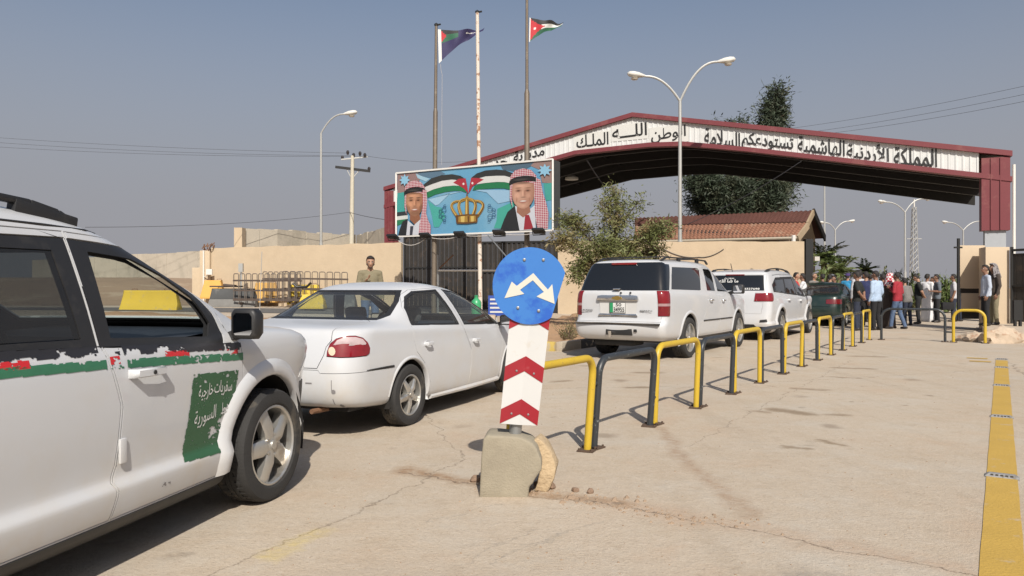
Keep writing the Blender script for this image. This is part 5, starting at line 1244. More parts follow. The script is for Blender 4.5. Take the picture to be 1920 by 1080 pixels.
# ================================================================== CARS
def paint(name, col, dust=(0.50, 0.43, 0.33), damt=.35, rough=.32, coat=.5):
    if name in _M: return _M[name]
    m = mat(name, col, rough, var=.03, scale=1.5, coat=coat); nt = m.node_tree; L = nt.links.new; b = nt.nodes['Principled BSDF']; N = nt.nodes.new
    src = b.inputs['Base Color'].links[0].from_socket
    tc = N('ShaderNodeTexCoord'); sp_ = N('ShaderNodeSeparateXYZ'); L(tc.outputs['Object'], sp_.inputs[0])
    n = N('ShaderNodeTexNoise'); n.inputs['Scale'].default_value = 3.5; n.inputs['Detail'].default_value = 7; n.inputs['Roughness'].default_value = .68; L(tc.outputs['Object'], n.inputs['Vector'])
    mr = N('ShaderNodeMapRange'); mr.inputs['From Min'].default_value = .72; mr.inputs['From Max'].default_value = .18; mr.inputs['To Min'].default_value = .0; mr.inputs['To Max'].default_value = damt; L(sp_.outputs[2], mr.inputs['Value'])
    m1 = N('ShaderNodeMath'); m1.operation = 'MULTIPLY'; L(mr.outputs[0], m1.inputs[0])
    m2 = N('ShaderNodeMapRange'); m2.inputs['From Min'].default_value = .32; m2.inputs['From Max'].default_value = .68; m2.inputs['To Max'].default_value = 1.5; L(n.outputs['Fac'], m2.inputs['Value']); L(m2.outputs[0], m1.inputs[1])
    m3 = N('ShaderNodeMath'); m3.operation = 'ADD'; m3.use_clamp = True; L(m1.outputs[0], m3.inputs[0])
    m4 = N('ShaderNodeMapRange'); m4.inputs['From Min'].default_value = .50; m4.inputs['From Max'].default_value = .85; m4.inputs['To Max'].default_value = .22; L(n.outputs['Fac'], m4.inputs['Value']); L(m4.outputs[0], m3.inputs[1])
    mx = N('ShaderNodeMix'); mx.data_type = 'RGBA'; L(m3.outputs[0], mx.inputs[0]); L(src, mx.inputs[6]); mx.inputs[7].default_value = (*dust, 1); L(mx.outputs[2], b.inputs['Base Color'])
    ro = N('ShaderNodeMapRange'); ro.inputs['To Min'].default_value = rough; ro.inputs['To Max'].default_value = .75; L(m3.outputs[0], ro.inputs['Value']); L(ro.outputs[0], b.inputs['Roughness'])
    ct = N('ShaderNodeMapRange'); ct.inputs['To Min'].default_value = coat; ct.inputs['To Max'].default_value = 0; L(m3.outputs[0], ct.inputs['Value']); L(ct.outputs[0], b.inputs['Coat Weight'])
    return m
m_wp = paint('white_car_paint', (0.525, 0.535, 0.55)); m_gp = paint('dark_green_car_paint', (0.006, 0.020, 0.016), dust=(0.10,0.10,0.085), damt=.25)
m_blkp = mat('black_plastic', (0.018, 0.018, 0.019), .5, var=.2, scale=9, col2=(0.07,0.063,0.055), amount=.2, pscale=5); m_gap = mat('car_interior_trim', (0.022,0.023,0.025), .8)
m_rub_ = mat('tyre_rubber', (0.028,0.027,0.026), .85, var=.3, scale=8, col2=(0.10,0.085,0.065), amount=.55, pscale=4, bump=.2, bscale=90); m_alloy = mat('alloy_wheel', (0.52,0.51,0.48), .34, .75, var=.08, col2=(0.30,0.25,0.19), amount=.5, pscale=6)
m_brk = mat('brake_dark', (0.03,0.028,0.027), .7, .3); m_chr = mat('chrome', (0.70,0.70,0.70), .14, 1.0, var=.03); m_mir = mat('mirror_glass', (0.85,0.85,0.86), .02, 1.0, var=0)
m_tg = mat('tinted_glass', (0.010,0.011,0.012), .04, coat=.6, var=.0, spec=.6); m_cg = glass_mat('clear_car_glass', (0.80,0.86,0.84), .9, .05); m_mg = glass_mat('half_tinted_glass', (0.17,0.18,0.18), .9, .03)
m_lr = mat('red_lamp_lens', (0.19,0.007,0.010), .12, coat=.8, var=.25, scale=22); m_lw = mat('clear_lamp_lens', (0.62,0.60,0.58), .15, coat=.8, var=.15, scale=18); m_ly = mat('amber_lamp_lens', (0.62,0.50,0.36), .18, coat=.7); m_lrd = mat('dark_red_lens', (0.13,0.008,0.01), .12, coat=.8)
m_seat = mat('grey_seat_cloth', (0.10,0.10,0.105), .9, var=.15); m_dash = mat('dash_blue_black', (0.020,0.024,0.032), .55)
m_lwr = mat('rosy_clear_lens', (0.34,0.22,0.22), .15, coat=.8, var=.2, scale=18); m_lrd2 = mat('deep_red_lens', (0.15,0.006,0.010), .12, coat=.8, var=.25, scale=22)
m_gold = mat('gold_badge', (0.62,0.42,0.12), .28, .9)

def lagr(t, a, b_, c): return a*(2*(t-.5)*(t-1)) + b_*(-4*t*(t-1)) + c*(2*t*(t-.5))
NRr, NCr, N1, N2, N3 = 6, 4, 4, 16, 8
def ring(lv):
    """half plan curve of one level: rear centre -> rear corner -> side -> front corner -> front centre"""
    xr, xf, w = lv['xr'], lv['xf'], lv['w']; wr = lv.get('wr', w*.97); wf = lv.get('wf', w*.93)
    rx, ry = lv.get('rr', (.16,.14)); fx, fy = lv.get('rf', (.5,.42)); br = lv.get('br', .05); bf = lv.get('bf', .16)
    ln_ = xf-xr; bf = min(bf, .08*ln_); br = min(br, .06*ln_); fx = min(fx, .26*ln_); rx = min(rx, .26*ln_)
    ry = min(ry, wr*.7); fy = min(fy, wf*.7); P_ = []
    for k in range(NRr): h = (wr-ry)*k/NRr; P_.append((xr + br*(h/max(wr,.01))**2, h))
    xe = xr + br*((wr-ry)/wr)**2; cx = xe + rx
    for k in range(NCr+1): a = R(90*k/NCr); P_.append((cx - rx*math.cos(a), wr-ry + ry*math.sin(a)))
    xe2 = xf - bf*((wf-fy)/wf)**2; cf = xe2 - fx; xb = lv.get('xb', cx + .25); xa = lv.get('xa', cf - .3); g_ = cf-cx; xb = min(max(xb, cx+.08*g_), cx+.45*g_); xa = max(min(xa, cf-.08*g_), cx+.55*g_)
    xs_ = [cx + (xb-cx)*k/N1 for k in range(1, N1+1)] + [xb + (xa-xb)*k/N2 for k in range(1, N2+1)] + [xa + (cf-xa)*k/N3 for k in range(1, N3)]
    for x in xs_:
        t = (x-cx)/(cf-cx); h = w - (w-wr)*(1-2*t)**2 if t < .5 else w - (w-wf)*(2*t-1)**2; P_.append((x, h))
    for k in range(NCr+1): a = R(90 - 90*k/NCr); P_.append((cf + fx*math.cos(a), wf-fy + fy*math.sin(a)))
    for k in range(1, NRr+1): h = (wf-fy)*(1-k/NRr); P_.append((xf - bf*(h/wf)**2, h))
    z = lv['z']; z = (z,z,z) if isinstance(z, (int,float)) else z
    return [(x, h, lagr((x-xr)/(xf-xr), *z)) for x, h in P_]

def eval_mesh(me, levels):
    o = bpy.data.objects.new('tmp', me); COL.objects.link(o); md = o.modifiers.new('s', 'SUBSURF'); md.levels = levels; md.render_levels = levels; md.boundary_smooth = 'PRESERVE_CORNERS'
    dg = bpy.context.evaluated_depsgraph_get(); dg.update(); ev_ = o.evaluated_get(dg); out = bpy.data.meshes.new_from_object(ev_); bpy.data.objects.remove(o); return out

def inpoly(p, poly):
    x, y = p; c = False; j = len(poly)-1
    for i in range(len(poly)):
        xi, yi = poly[i]; xj, yj = poly[j]
        if (yi > y) != (yj > y) and x < (xj-xi)*(y-yi)/(yj-yi) + xi: c = not c
        j = i
    return c

class Car:
    def __init__(s, name, levels, loc, phi, label, body_mat, sub=1, scale=1.0, lift=0.0):
        s.root = empty(name, loc, R(90-phi), label, 'car'); s.root.scale = (scale,)*3; s.mat = body_mat
        rings = [ring(l) for l in levels]; n = len(rings[0]); v = []; f = []; m = 2*n-2
        for r_ in rings:
            r_ = [(x, h, z + lift*max(0, z-1.05)) for x, h, z in r_]; s.lift = lift
            v += [(x, -h, z) for x, h, z in r_]; v += [(x, h, z) for x, h, z in r_[1:-1][::-1]]
        for i in range(len(rings)-1):
            for j in range(m): f.append((i*m+j, i*m+(j+1)%m, (i+1)*m+(j+1)%m, (i+1)*m+j))
        k = (len(rings)-1)*m
        idx = lambda j: k + j; mir = lambda j: k + (m - j) % m
        f.append((idx(0), idx(1), mir(1))) 
        for j in range(1, n-2): f.append((idx(j), idx(j+1), mir(j+1), mir(j)))
        f.append((idx(n-2), idx(n-1), mir(n-2)))
        me = bpy.data.meshes.new('ref'); me.from_pydata(v, [], f); me.update()
        bm0 = bmesh.new(); bm0.from_mesh(me); bmesh.ops.recalc_face_normals(bm0, faces=bm0.faces[:]); bm0.to_mesh(me); bm0.free()
        rf = eval_mesh(me, sub); s.ref = rf
        rf.calc_loop_triangles(); s.tri = [tuple(t.vertices) for t in rf.loop_triangles]; s.rv = [w.co.copy() for w in rf.vertices]; s.rn = [Vector(w.vector) for w in rf.vertex_normals]
        s.bvh = BVHTree.FromPolygons(s.rv, s.tri); s.bm = bmesh.new(); s.bm.from_mesh(rf); s.parts = {}
    def normal(s, co):
        loc, nn, i, d = s.bvh.find_nearest(co); a, b_, c = (s.rv[k] for k in s.tri[i]); na, nb, nc = (s.rn[k] for k in s.tri[i])
        v0, v1, v2 = b_-a, c-a, loc-a; d00, d01, d11, d20, d21 = v0.dot(v0), v0.dot(v1), v1.dot(v1), v2.dot(v0), v2.dot(v1); den = d00*d11-d01*d01
        if abs(den) < 1e-14: return nn
        b1 = (d11*d20-d01*d21)/den; b2 = (d00*d21-d01*d20)/den; r_ = na*(1-b1-b2) + nb*b1 + nc*b2
        return r_.normalized() if r_.length > 1e-6 else nn
    @staticmethod
    def uv(view, co): return ((co.x-co.y)*.70710678, co.z) if view == 'Q' else ((co.x+co.y)*.70710678, co.z) if view == 'W' else (co.x, co.z) if view in 'RL' else (co.y, co.z) if view in 'BF' else (co.x, co.y)
    @staticmethod
    def ok(view, fc, c):
        n = fc.normal
        if view == 'R': return c.y < -.02 and n.y < -.12
        if view == 'L': return c.y > .02 and n.y > .12
        if view == 'B': return n.x < -.15
        if view == 'Q': return c.y < 0 and c.x < .4 and n.x - n.y < -.0 + 9 and (-n.x - n.y) > .3
        if view == 'W': return c.y > 0 and c.x < .4 and (-n.x + n.y) > .3
        if view == 'F': return n.x > .15
        return n.z > .25
    def cut(s, view, poly, zmin=-9, zmax=9):
        bm = s.bm; bm.normal_update(); poly = [(p[0], p[1] + s.lift*max(0, p[1]-1.05)) if view != 'T' else tuple(p) for p in poly]
        x0 = min(p[0] for p in poly); x1 = max(p[0] for p in poly); y0 = min(p[1] for p in poly); y1 = max(p[1] for p in poly)
        def span(fc):
            us = [s.uv(view, w.co) for w in fc.verts]; return (min(u[0] for u in us), max(u[0] for u in us), min(u[1] for u in us), max(u[1] for u in us))
        cand = {}
        for fc in bm.faces:
            c = fc.calc_center_median()
            if c.z < zmin or c.z > zmax or not s.ok(view, fc, c): continue
            t = span(fc)
            if t[1] < x0 or t[0] > x1 or t[3] < y0 or t[2] > y1: continue
            cand[fc] = t
        for i in range(len(poly)):
            p, q = poly[i], poly[(i+1) % len(poly)]; dx, dy = q[0]-p[0], q[1]-p[1]
            if abs(dx)+abs(dy) < 1e-6: continue
            e0, e1, g0, g1 = min(p[0],q[0])-1e-4, max(p[0],q[0])+1e-4, min(p[1],q[1])-1e-4, max(p[1],q[1])+1e-4
            fs = [fc for fc, t in cand.items() if not (t[1] < e0 or t[0] > e1 or t[3] < g0 or t[2] > g1)]
            if not fs: continue
            nx, ny = -dy, dx; l_ = math.hypot(nx, ny); nx /= l_; ny /= l_
            k7 = .70710678
            co, no = {'R': ((p[0],0,p[1]),(nx,0,ny)), 'L': ((p[0],0,p[1]),(nx,0,ny)), 'B': ((0,p[0],p[1]),(0,nx,ny)), 'F': ((0,p[0],p[1]),(0,nx,ny)), 'T': ((p[0],p[1],0),(nx,ny,0)),
                      'Q': ((p[0]*k7,-p[0]*k7,p[1]),(nx*k7,-nx*k7,ny)), 'W': ((p[0]*k7,p[0]*k7,p[1]),(nx*k7,nx*k7,ny))}[view]
            ed = {e for fc in fs for e in fc.edges}; vt = {w for fc in fs for w in fc.verts}
            rs = bmesh.ops.bisect_plane(bm, geom=list(fs)+list(ed)+list(vt), dist=2e-5, plane_co=co, plane_no=no)
            for g in set(fs) | {g for g in rs['geom'] if isinstance(g, bmesh.types.BMFace)}:
                if g.is_valid: cand[g] = span(g)
        bm.normal_update(); out = []
        for fc in bm.faces:
            c = fc.calc_center_median()
            if c.z < zmin or c.z > zmax or not s.ok(view, fc, c): continue
            if inpoly(s.uv(view, c), poly): out.append(fc)
        return out
    def take(s, cuts):
        """cut all regions out of the body; returns (verts, faces)"""
        V = []; F_ = []; key = {}
        for c in cuts:
            fs = s.cut(*c)
            for fc in fs:
                q = []
                for w in fc.verts:
                    kk = (round(w.co.x,5), round(w.co.y,5), round(w.co.z,5))
                    if kk not in key: key[kk] = len(V); V.append(w.co.copy())
                    q.append(key[kk])
                F_.append(q)
            bmesh.ops.delete(s.bm, geom=fs, context='FACES')
        return V, F_
    def hole(s, *cuts): s.take(cuts)
    def part(s, name, cuts, m=None, off=0.0, gap=.0035, rim=.014, parent=None, label=None):
        V, F_ = s.take(cuts)
        if not F_: print('EMPTY PART', name, s.root.name); return None
        bm = bmesh.new(); vs_ = [bm.verts.new(c) for c in V]
        for q in F_:
            try: bm.faces.new([vs_[i] for i in q])
            except ValueError: pass
        bm.normal_update()
        if gap > 0:
            r_ = bmesh.ops.inset_region(bm, faces=bm.faces[:], thickness=gap, use_boundary=True, use_even_offset=False)
            bmesh.ops.delete(bm, geom=r_['faces'], context='FACES'); 
            lv_ = [w for w in bm.verts if not w.link_faces]; bmesh.ops.delete(bm, geom=lv_, context='VERTS')
        me = s.finish(bm, name, off, rim); o = link(name, me, parent or s.root, m or s.mat)
        if label: o['label'] = label
        return o
    def finish(s, bm, name, off=0.0, rim=0.0):
        bm.verts.ensure_lookup_table(); nv = {w: s.normal(w.co) for w in bm.verts}
        bnd = [e for e in bm.edges if len(e.link_faces) == 1]; idx = {w: i for i, w in enumerate(bm.verts)}
        V = [w.co + nv[w]*off for w in bm.verts]; Nn = [nv[w] for w in bm.verts]; F_ = [[idx[w] for w in fc.verts] for fc in bm.faces]
        if rim > 0:
            for e in bnd:
                a, b_ = e.verts; fc = e.link_faces[0]
                lp_ = [l for l in fc.loops if l.edge == e][0]; a, b_ = lp_.vert, lp_.link_loop_next.vert
                k = len(V); pa, pb = V[idx[a]], V[idx[b_]]
                V += [pa.copy(), pb.copy(), pb - nv[b_]*rim, pa - nv[a]*rim]; Nn += [Vector((0,0,0))]*4; F_.append([k+1, k, k+3, k+2])
        bm.free(); me = bpy.data.meshes.new(name); me.from_pydata([tuple(p) for p in V], [], F_); me.update()
        for p in me.polygons: p.use_smooth = True
        me.normals_split_custom_set_from_vertices([tuple(n) for n in Nn]); return me
    def shell(s, off=-.035):
        """dark inner lining with the openings cut so far"""
        me = s.finish(s.bm.copy(), 'interior_lining', off); return link('interior_lining', me, s.root, m_gap)
    def body(s): me = s.finish(s.bm.copy(), 'body', 0, .012); return link('body', me, s.root, s.mat)
    def hit(s, view, u, v, off=0.0):
        """point on the body at (u, v) of a view"""
        o, d = {'R': (Vector((u,-3,v)), Vector((0,1,0))), 'L': (Vector((u,3,v)), Vector((0,-1,0))), 'B': (Vector((-4,u,v)), Vector((1,0,0))), 'Q': (Vector((u*.7071-3,-u*.7071-3,v)), Vector((.7071,.7071,0))), 'W': (Vector((u*.7071-3,u*.7071+3,v)), Vector((.7071,-.7071,0))), 'F': (Vector((8,u,v)), Vector((-1,0,0))), 'T': (Vector((u,v,4)), Vector((0,0,-1)))}[view]
        l_, nn, i, dd = s.bvh.ray_cast(o, d)
        if l_ is None: l_, nn, i, dd = s.bvh.find_nearest(o + d*2)
        return l_ + s.normal(l_)*off if off else l_
    def cells(s, name, view, u0, u1, v0, v1, cell, keep, m, off=.0018, parent=None):
        """paint applied to the body: small cells, dropped where it has flaked"""
        nu = max(1, round((u1-u0)/cell)); nv_ = max(1, round((v1-v0)/cell)); V = []; F_ = []; key = {}
        def vid(i, j):
            if (i, j) not in key: key[(i,j)] = len(V); V.append(s.hit(view, u0+(u1-u0)*i/nu, v0+(v1-v0)*j/nv_, off))
            return key[(i,j)]
        for i in range(nu):
            for j in range(nv_):
                if keep(u0+(u1-u0)*(i+.5)/nu, v0+(v1-v0)*(j+.5)/nv_): F_.append((vid(i,j), vid(i+1,j), vid(i+1,j+1), vid(i,j+1)))
        return mesh_obj(name, V, F_, m, parent or s.root, sm=True)
    def text(s, name, body, view, P, U, Vv, m, off=.004, bold=.0, parent=None):
        v, f, w, h = text_mesh(body, bold, 0, 2); pts = [s.hit(view, P[0]+U[0]*a.x+Vv[0]*a.y, P[1]+U[1]*a.x+Vv[1]*a.y, off) for a in v]
        return mesh_obj(name, pts, f, m, parent or s.root)

def arch(cx, cz, r_, zlow=-.1, n=20): return [(cx-r_, zlow)] + [(cx - r_*math.cos(R(180*k/n)), cz + r_*math.sin(R(180*k/n))) for k in range(n+1)] + [(cx+r_, zlow)]
def both(poly): return [('R', poly), ('L', poly)]

_wheel = {}
def wheel(car, x, y, r_, wid, rim, style, steer=0.0):
    key = (r_, wid, rim, style); side = -1 if y < 0 else 1
    if key not in _wheel:
        tb = B(); h = wid/2
        prof = [(rim,-h*.80),(rim+.018,-h*.96),(rim+(r_-rim)*.45,-h),(r_*.955,-h*.92),(r_*.985,-h*.80),(r_,-h*.62),(r_,-h*.34),(r_*.975,-h*.32),(r_*.975,-h*.27),(r_,-h*.25),(r_,-h*.03),(r_*.975,-h*.02)]
        prof = prof + [(a, -b_) for a, b_ in prof[::-1]]
        tb.lathe(prof, 48, Matrix.Rotation(R(90),4,'X'), close=False)
        for k in range(48):        # tread blocks along the shoulders
            a0 = 2*math.pi*k/48; 
            for s_ in (-1, 1):
                M = Matrix.Rotation(a0 + (.06 if s_ > 0 else 0), 4, 'Y'); tb.box((r_*.965, s_*h*.45-.02, -.010),(r_*1.004, s_*h*.45+.02, .010), M=M)
        t = tb.obj('tyre', m_rub_, None, sm=True, angle=35); COL.objects.unlink(t)
        rb_ = B(); fy_ = -h*.62        # outer face towards -y
        rb_.lathe([(rim*1.03,-h*.88),(rim*.99,-h*.90),(rim*.955,-h*.82),(rim*.93,-h*.35),(rim*.90,h*.5)], 40, Matrix.Rotation(R(90),4,'X') @ Matrix.Scale(-1,4,(0,0,1)) if False else Matrix(((1,0,0,0),(0,0,1,0),(0,1,0,0),(0,0,0,1))), close=False)
        ns = {'five': 5, 'five_thin': 5, 'six': 6, 'dish': 7}[style]
        for k in range(ns):
            a = 2*math.pi*k/ns + math.pi/2; ca, sa = math.cos(a), math.sin(a)
            w0, w1 = {'five': (.215,.20), 'five_thin': (.17,.13), 'six': (.22,.24), 'dish': (.2,.2)}[style]
            prs = [(.16, w0*.9, fy_-.012), (.45, w0, fy_-.020), (.75, w1, fy_-.006), (.975, w1*1.15, fy_+.004)]; v = []
            for t_, w_, yy in prs:
                for s_, dy in ((-1,.0),(-.55,-.012),(.55,-.012),(1,.0),(.9,.05),(-.9,.05)):
                    px_, pz_ = rim*t_, rim*w_*s_; v.append((px_*ca - pz_*sa, yy + dy, px_*sa + pz_*ca))
            f = [(i*6+j, i*6+(j+1)%6, (i+1)*6+(j+1)%6, (i+1)*6+j) for i in range(3) for j in range(6)]; rb_.add(v, f + [tuple(range(6))[::-1], tuple(18+j for j in range(6))])
        Y_ = Matrix(((1,0,0,0),(0,0,1,0),(0,1,0,0),(0,0,0,1)))
        rb_.lathe([(rim*.22,fy_+.03),(rim*.22,fy_-.018),(rim*.17,fy_-.026)], 20, Y_); rb_.lathe([(rim*.13,fy_-.026),(rim*.12,fy_-.036),(rim*.05,fy_-.038)], 16, Y_)
        for k in range(5):
            a = 2*math.pi*(k+.5)/5 + math.pi/2; rb_.lathe([(.011,fy_-.014),(.011,fy_-.026),(.006,fy_-.028)], 6, Matrix.Translation((rim*.28*math.cos(a),0,rim*.28*math.sin(a))) @ Y_)
        rm = rb_.obj('rim', m_alloy, None, sm=True, angle=32); COL.objects.unlink(rm)
        hb = B(); hb.lathe([(.05,h*.4),(rim*.80,h*.35),(rim*.80,h*.1),(.06,h*.05)], 28, Y_); hb.lathe([(rim*.90,h*.6),(rim*.9,h*.55),(.03,h*.55)], 28, Y_)
        hbo = hb.obj('wheel', m_brk, None, sm=True); COL.objects.unlink(hbo); _wheel[key] = (t, rm, hbo)
    t, rm, hbo = _wheel[key]; w_ = hbo.copy(); COL.objects.link(w_); w_.parent = car.root; w_.location = (x, y, r_); w_.rotation_euler = (0, 0, (0 if side < 0 else math.pi) + steer)
    spin = random.uniform(0, 6)
    for c in (t, rm): q = c.copy(); COL.objects.link(q); q.parent = w_; q.rotation_euler = (0, spin if c is rm else 0, 0)
    return w_

def liner(car, cx, cz, r_, y0, y1):
    b = B(); n = 16; v = []
    for k in range(n+1):
        a = R(-15 + 210*k/n); v += [(cx+r_*math.cos(a), y0, cz+r_*math.sin(a)), (cx+r_*math.cos(a), y1, cz+r_*math.sin(a))]
    f = [(2*k, 2*k+1, 2*k+3, 2*k+2) for k in range(n)]; f.append(tuple(2*k+1 for k in range(n+1))); b.add(v, f); return b.obj('wheel_arch_liner', m_brk, car.root, sm=True)
def flare(car, side, cx, cz, r_, wid, out, m, a0=-28, a1=205, lip=.02):
    """raised lip round a wheel arch, laid on the body side"""
    v = []; n = 26; sg = -1 if side == 'R' else 1; prof = [(0, out-.045, 1), (0, out-.008, 0), (.012, out, 0), (wid*.55, out*.92, 0), (wid*.85, out*.35, 0), (wid, -.001, 0)]
    for k in range(n+1):
        a = R(a0 + (a1-a0)*k/n); fade = 1
        for dr, o_, _ in prof:
            x, z = cx + (r_+dr)*math.cos(a), cz + (r_+dr)*math.sin(a); p = car.hit(side, x, max(z, .20)); v.append(Vector((x, p.y + sg*o_, z)))
    m_ = len(prof); f = [(k*m_+j, k*m_+j+1, (k+1)*m_+j+1, (k+1)*m_+j) for k in range(n) for j in range(m_-1)]
    return mesh_obj('wheel_arch_flare', v, f, m, car.root, sm=True)
def seat(car, x, y, z, s=1.0, m=None):
    b = B(); m = m or m_seat
    b.box((x-.02,y-.24,z),(x+.48,y+.24,z+.14)); 
    M = Matrix.Translation((x,y,z+.10)) @ Matrix.Rotation(R(-14),4,'Y'); b.box((-.10,-.23,0),(.04,.23,.52*s), M=M); b.box((-.085,-.12,.56*s),(.02,.12,.72*s), M=M); b.box((-.04,-.06,.50*s),(-.02,.06,.58*s), M=M)
    return b.obj('seat', m, car.root, bevel=.045)
def interior(car, xd, zd, hw, seats, rear_x, zs, floor=.22, x0=-.9, x1=3.3, wheel_x=None, seat_s=1.0):
    b = B(); b.box((x0,-hw*.88,floor),(x1,hw*.88,floor+.03)); b.obj('underbody', m_brk, car.root)
    b = B(); b.add([(xd-.42,-hw*.86,zd-.10),(xd-.42,hw*.86,zd-.10),(xd-.34,hw*.86,zd-.01),(xd-.34,-hw*.86,zd-.01),(xd+.25,-hw*.80,zd+.02),(xd+.25,hw*.80,zd+.02),(xd-.38,-hw*.86,zd-.40),(xd-.38,hw*.86,zd-.40)], [(0,1,2,3),(3,2,5,4),(6,7,1,0)]); b.obj('dashboard', m_dash, car.root)
    for (x, y) in seats: seat(car, x, y, zs, seat_s)
    if rear_x is not None:
        b = B(); b.box((rear_x,-hw*.75,zs-.02),(rear_x+.45,hw*.75,zs+.12)); M = Matrix.Translation((rear_x,0,zs+.08)) @ Matrix.Rotation(R(-20),4,'Y'); b.box((-.10,-hw*.75,0),(.04,hw*.75,.48*seat_s), M=M)
        for y in (-hw*.42, hw*.42): b.box((-.08,y-.12,.50*seat_s),(.0,y+.12,.62*seat_s), M=M)
        b.obj('rear_bench', m_seat, car.root, bevel=.04)
    if wheel_x is not None:
        c = Vector((wheel_x, hw*.42, zd-.02)); pts = []
        for k in range(25): a = 2*math.pi*k/24; pts.append(c + Vector((-.10*math.sin(a)*.6, .185*math.cos(a), .165*math.sin(a))))
        b = B(); b.tube(pts, .015, 8, cap=False); b.beam(c+Vector((0,-.17,0)), c+Vector((0,.17,0)), .03, .04); b.tube([c, c+Vector((.3,0,-.12))], .03, 8); b.obj('steering_wheel', m_gap, car.root, sm=True)
def mirror(car, side, x, y, z, sx, sy, sz, m):
    sg = -1 if side == 'R' else 1; b = B(); n = 6; v = []
    prof = [(-.5,.84,.84),(-.42,.98,.98),(.0,1,1),(.35,.8,.82),(.5,.4,.45)]; rg = [(-1,-.75),(-.8,-1),(.8,-1),(1,-.75),(1,.7),(.75,1),(-.75,1),(-1,.7)]
    for t, a, c in prof:
        for (p, q) in rg: v.append((x + t*sx, sg*y + p*sy/2*a, z + q*sz/2*c))
    k = len(rg); f = [(i*k+j, i*k+(j+1)%k, (i+1)*k+(j+1)%k, (i+1)*k+j) for i in range(len(prof)-1) for j in range(k)] + [tuple(range(k))[::-1], tuple((len(prof)-1)*k+j for j in range(k))]
    b.add(v, f); o = b.obj('door_mirror', m, car.root, sm=True, angle=50)
    B().add([(x-.5*sx-.003, sg*y + p*sy/2*.72, z + q*sz/2*.72) for p, q in rg], [tuple(range(k))[::-1]]).obj('mirror_glass', m_mir, o)
    p = car.hit(side, x+.05, z-sz*.42); B().beam((x+.03, sg*(y-sy*.4), z-sz*.30), (x+.06, p.y, z-sz*.45), sx*.45, sz*.3).obj('mirror_arm', m_blkp, o)
    return o
def handle(car, side, x0, x1, z0, z1, m, h=.026):
    sg = -1 if side == 'R' else 1; a = car.hit(side, x0, z0); c = car.hit(side, x1, z1); o = Vector((0, sg*.035, 0)); b = B()
    pts = [a, a.lerp(c,.08)+o, a.lerp(c,.5)+o*1.12, a.lerp(c,.92)+o, c]; v = []
    for p in pts: v += [p+Vector((0,0,-h/2)), p+Vector((0,sg*.012,-h*.35)), p+Vector((0,sg*.012,h*.35)), p+Vector((0,0,h/2))]
    f = [(4*i+j, 4*i+(j+1)%4, 4*i+4+(j+1)%4, 4*i+4+j) for i in range(4) for j in range(4)] + [(0,1,2,3),(19,18,17,16)]
    b.add(v, f); return b.obj('door_handle', m, car.root, sm=True, angle=50)
def plate_obj(car, yc, zc, w, h, x=None, lines=None, green=False):
    p = car.hit('B', yc, zc); b = B(); b.box((p.x-.022, yc-w/2, zc-h/2),(p.x-.010, yc+w/2, zc+h/2)); o = b.obj('licence_plate', mat('plate_white', (0.60,0.60,0.58), .45), car.root, bevel=.003)
    b = B(); 
    for a, c, d_, e_ in ((-w/2,-h/2,w/2,-h/2+.006),(-w/2,h/2-.006,w/2,h/2),(-w/2,-h/2+.0061,-w/2+.006,h/2-.0061),(w/2-.006,-h/2+.0061,w/2,h/2-.0061)): b.box((p.x-.0245, yc+a, zc+c),(p.x-.0222, yc+d_, zc+e_))
    b.obj('plate_border', m_letter, o)
    if green: B().box((p.x-.024, yc+w*.28, zc-h/2+.008),(p.x-.0222, yc+w/2-.008, zc+h/2-.008)).obj('green_band', mat('plate_green', srgb(40,140,90), .5), o)
    for txt, y0, y1, z0, z1 in (lines or []):
        b = B(); place_text(b, txt, (p.x-.0225, yc+y0, zc+z0), (0, y1-y0, 0), (0,0,z1-z0), (-.0015,0,0), .02); b.obj('lettering', m_letter, o, fix=False)
    return o

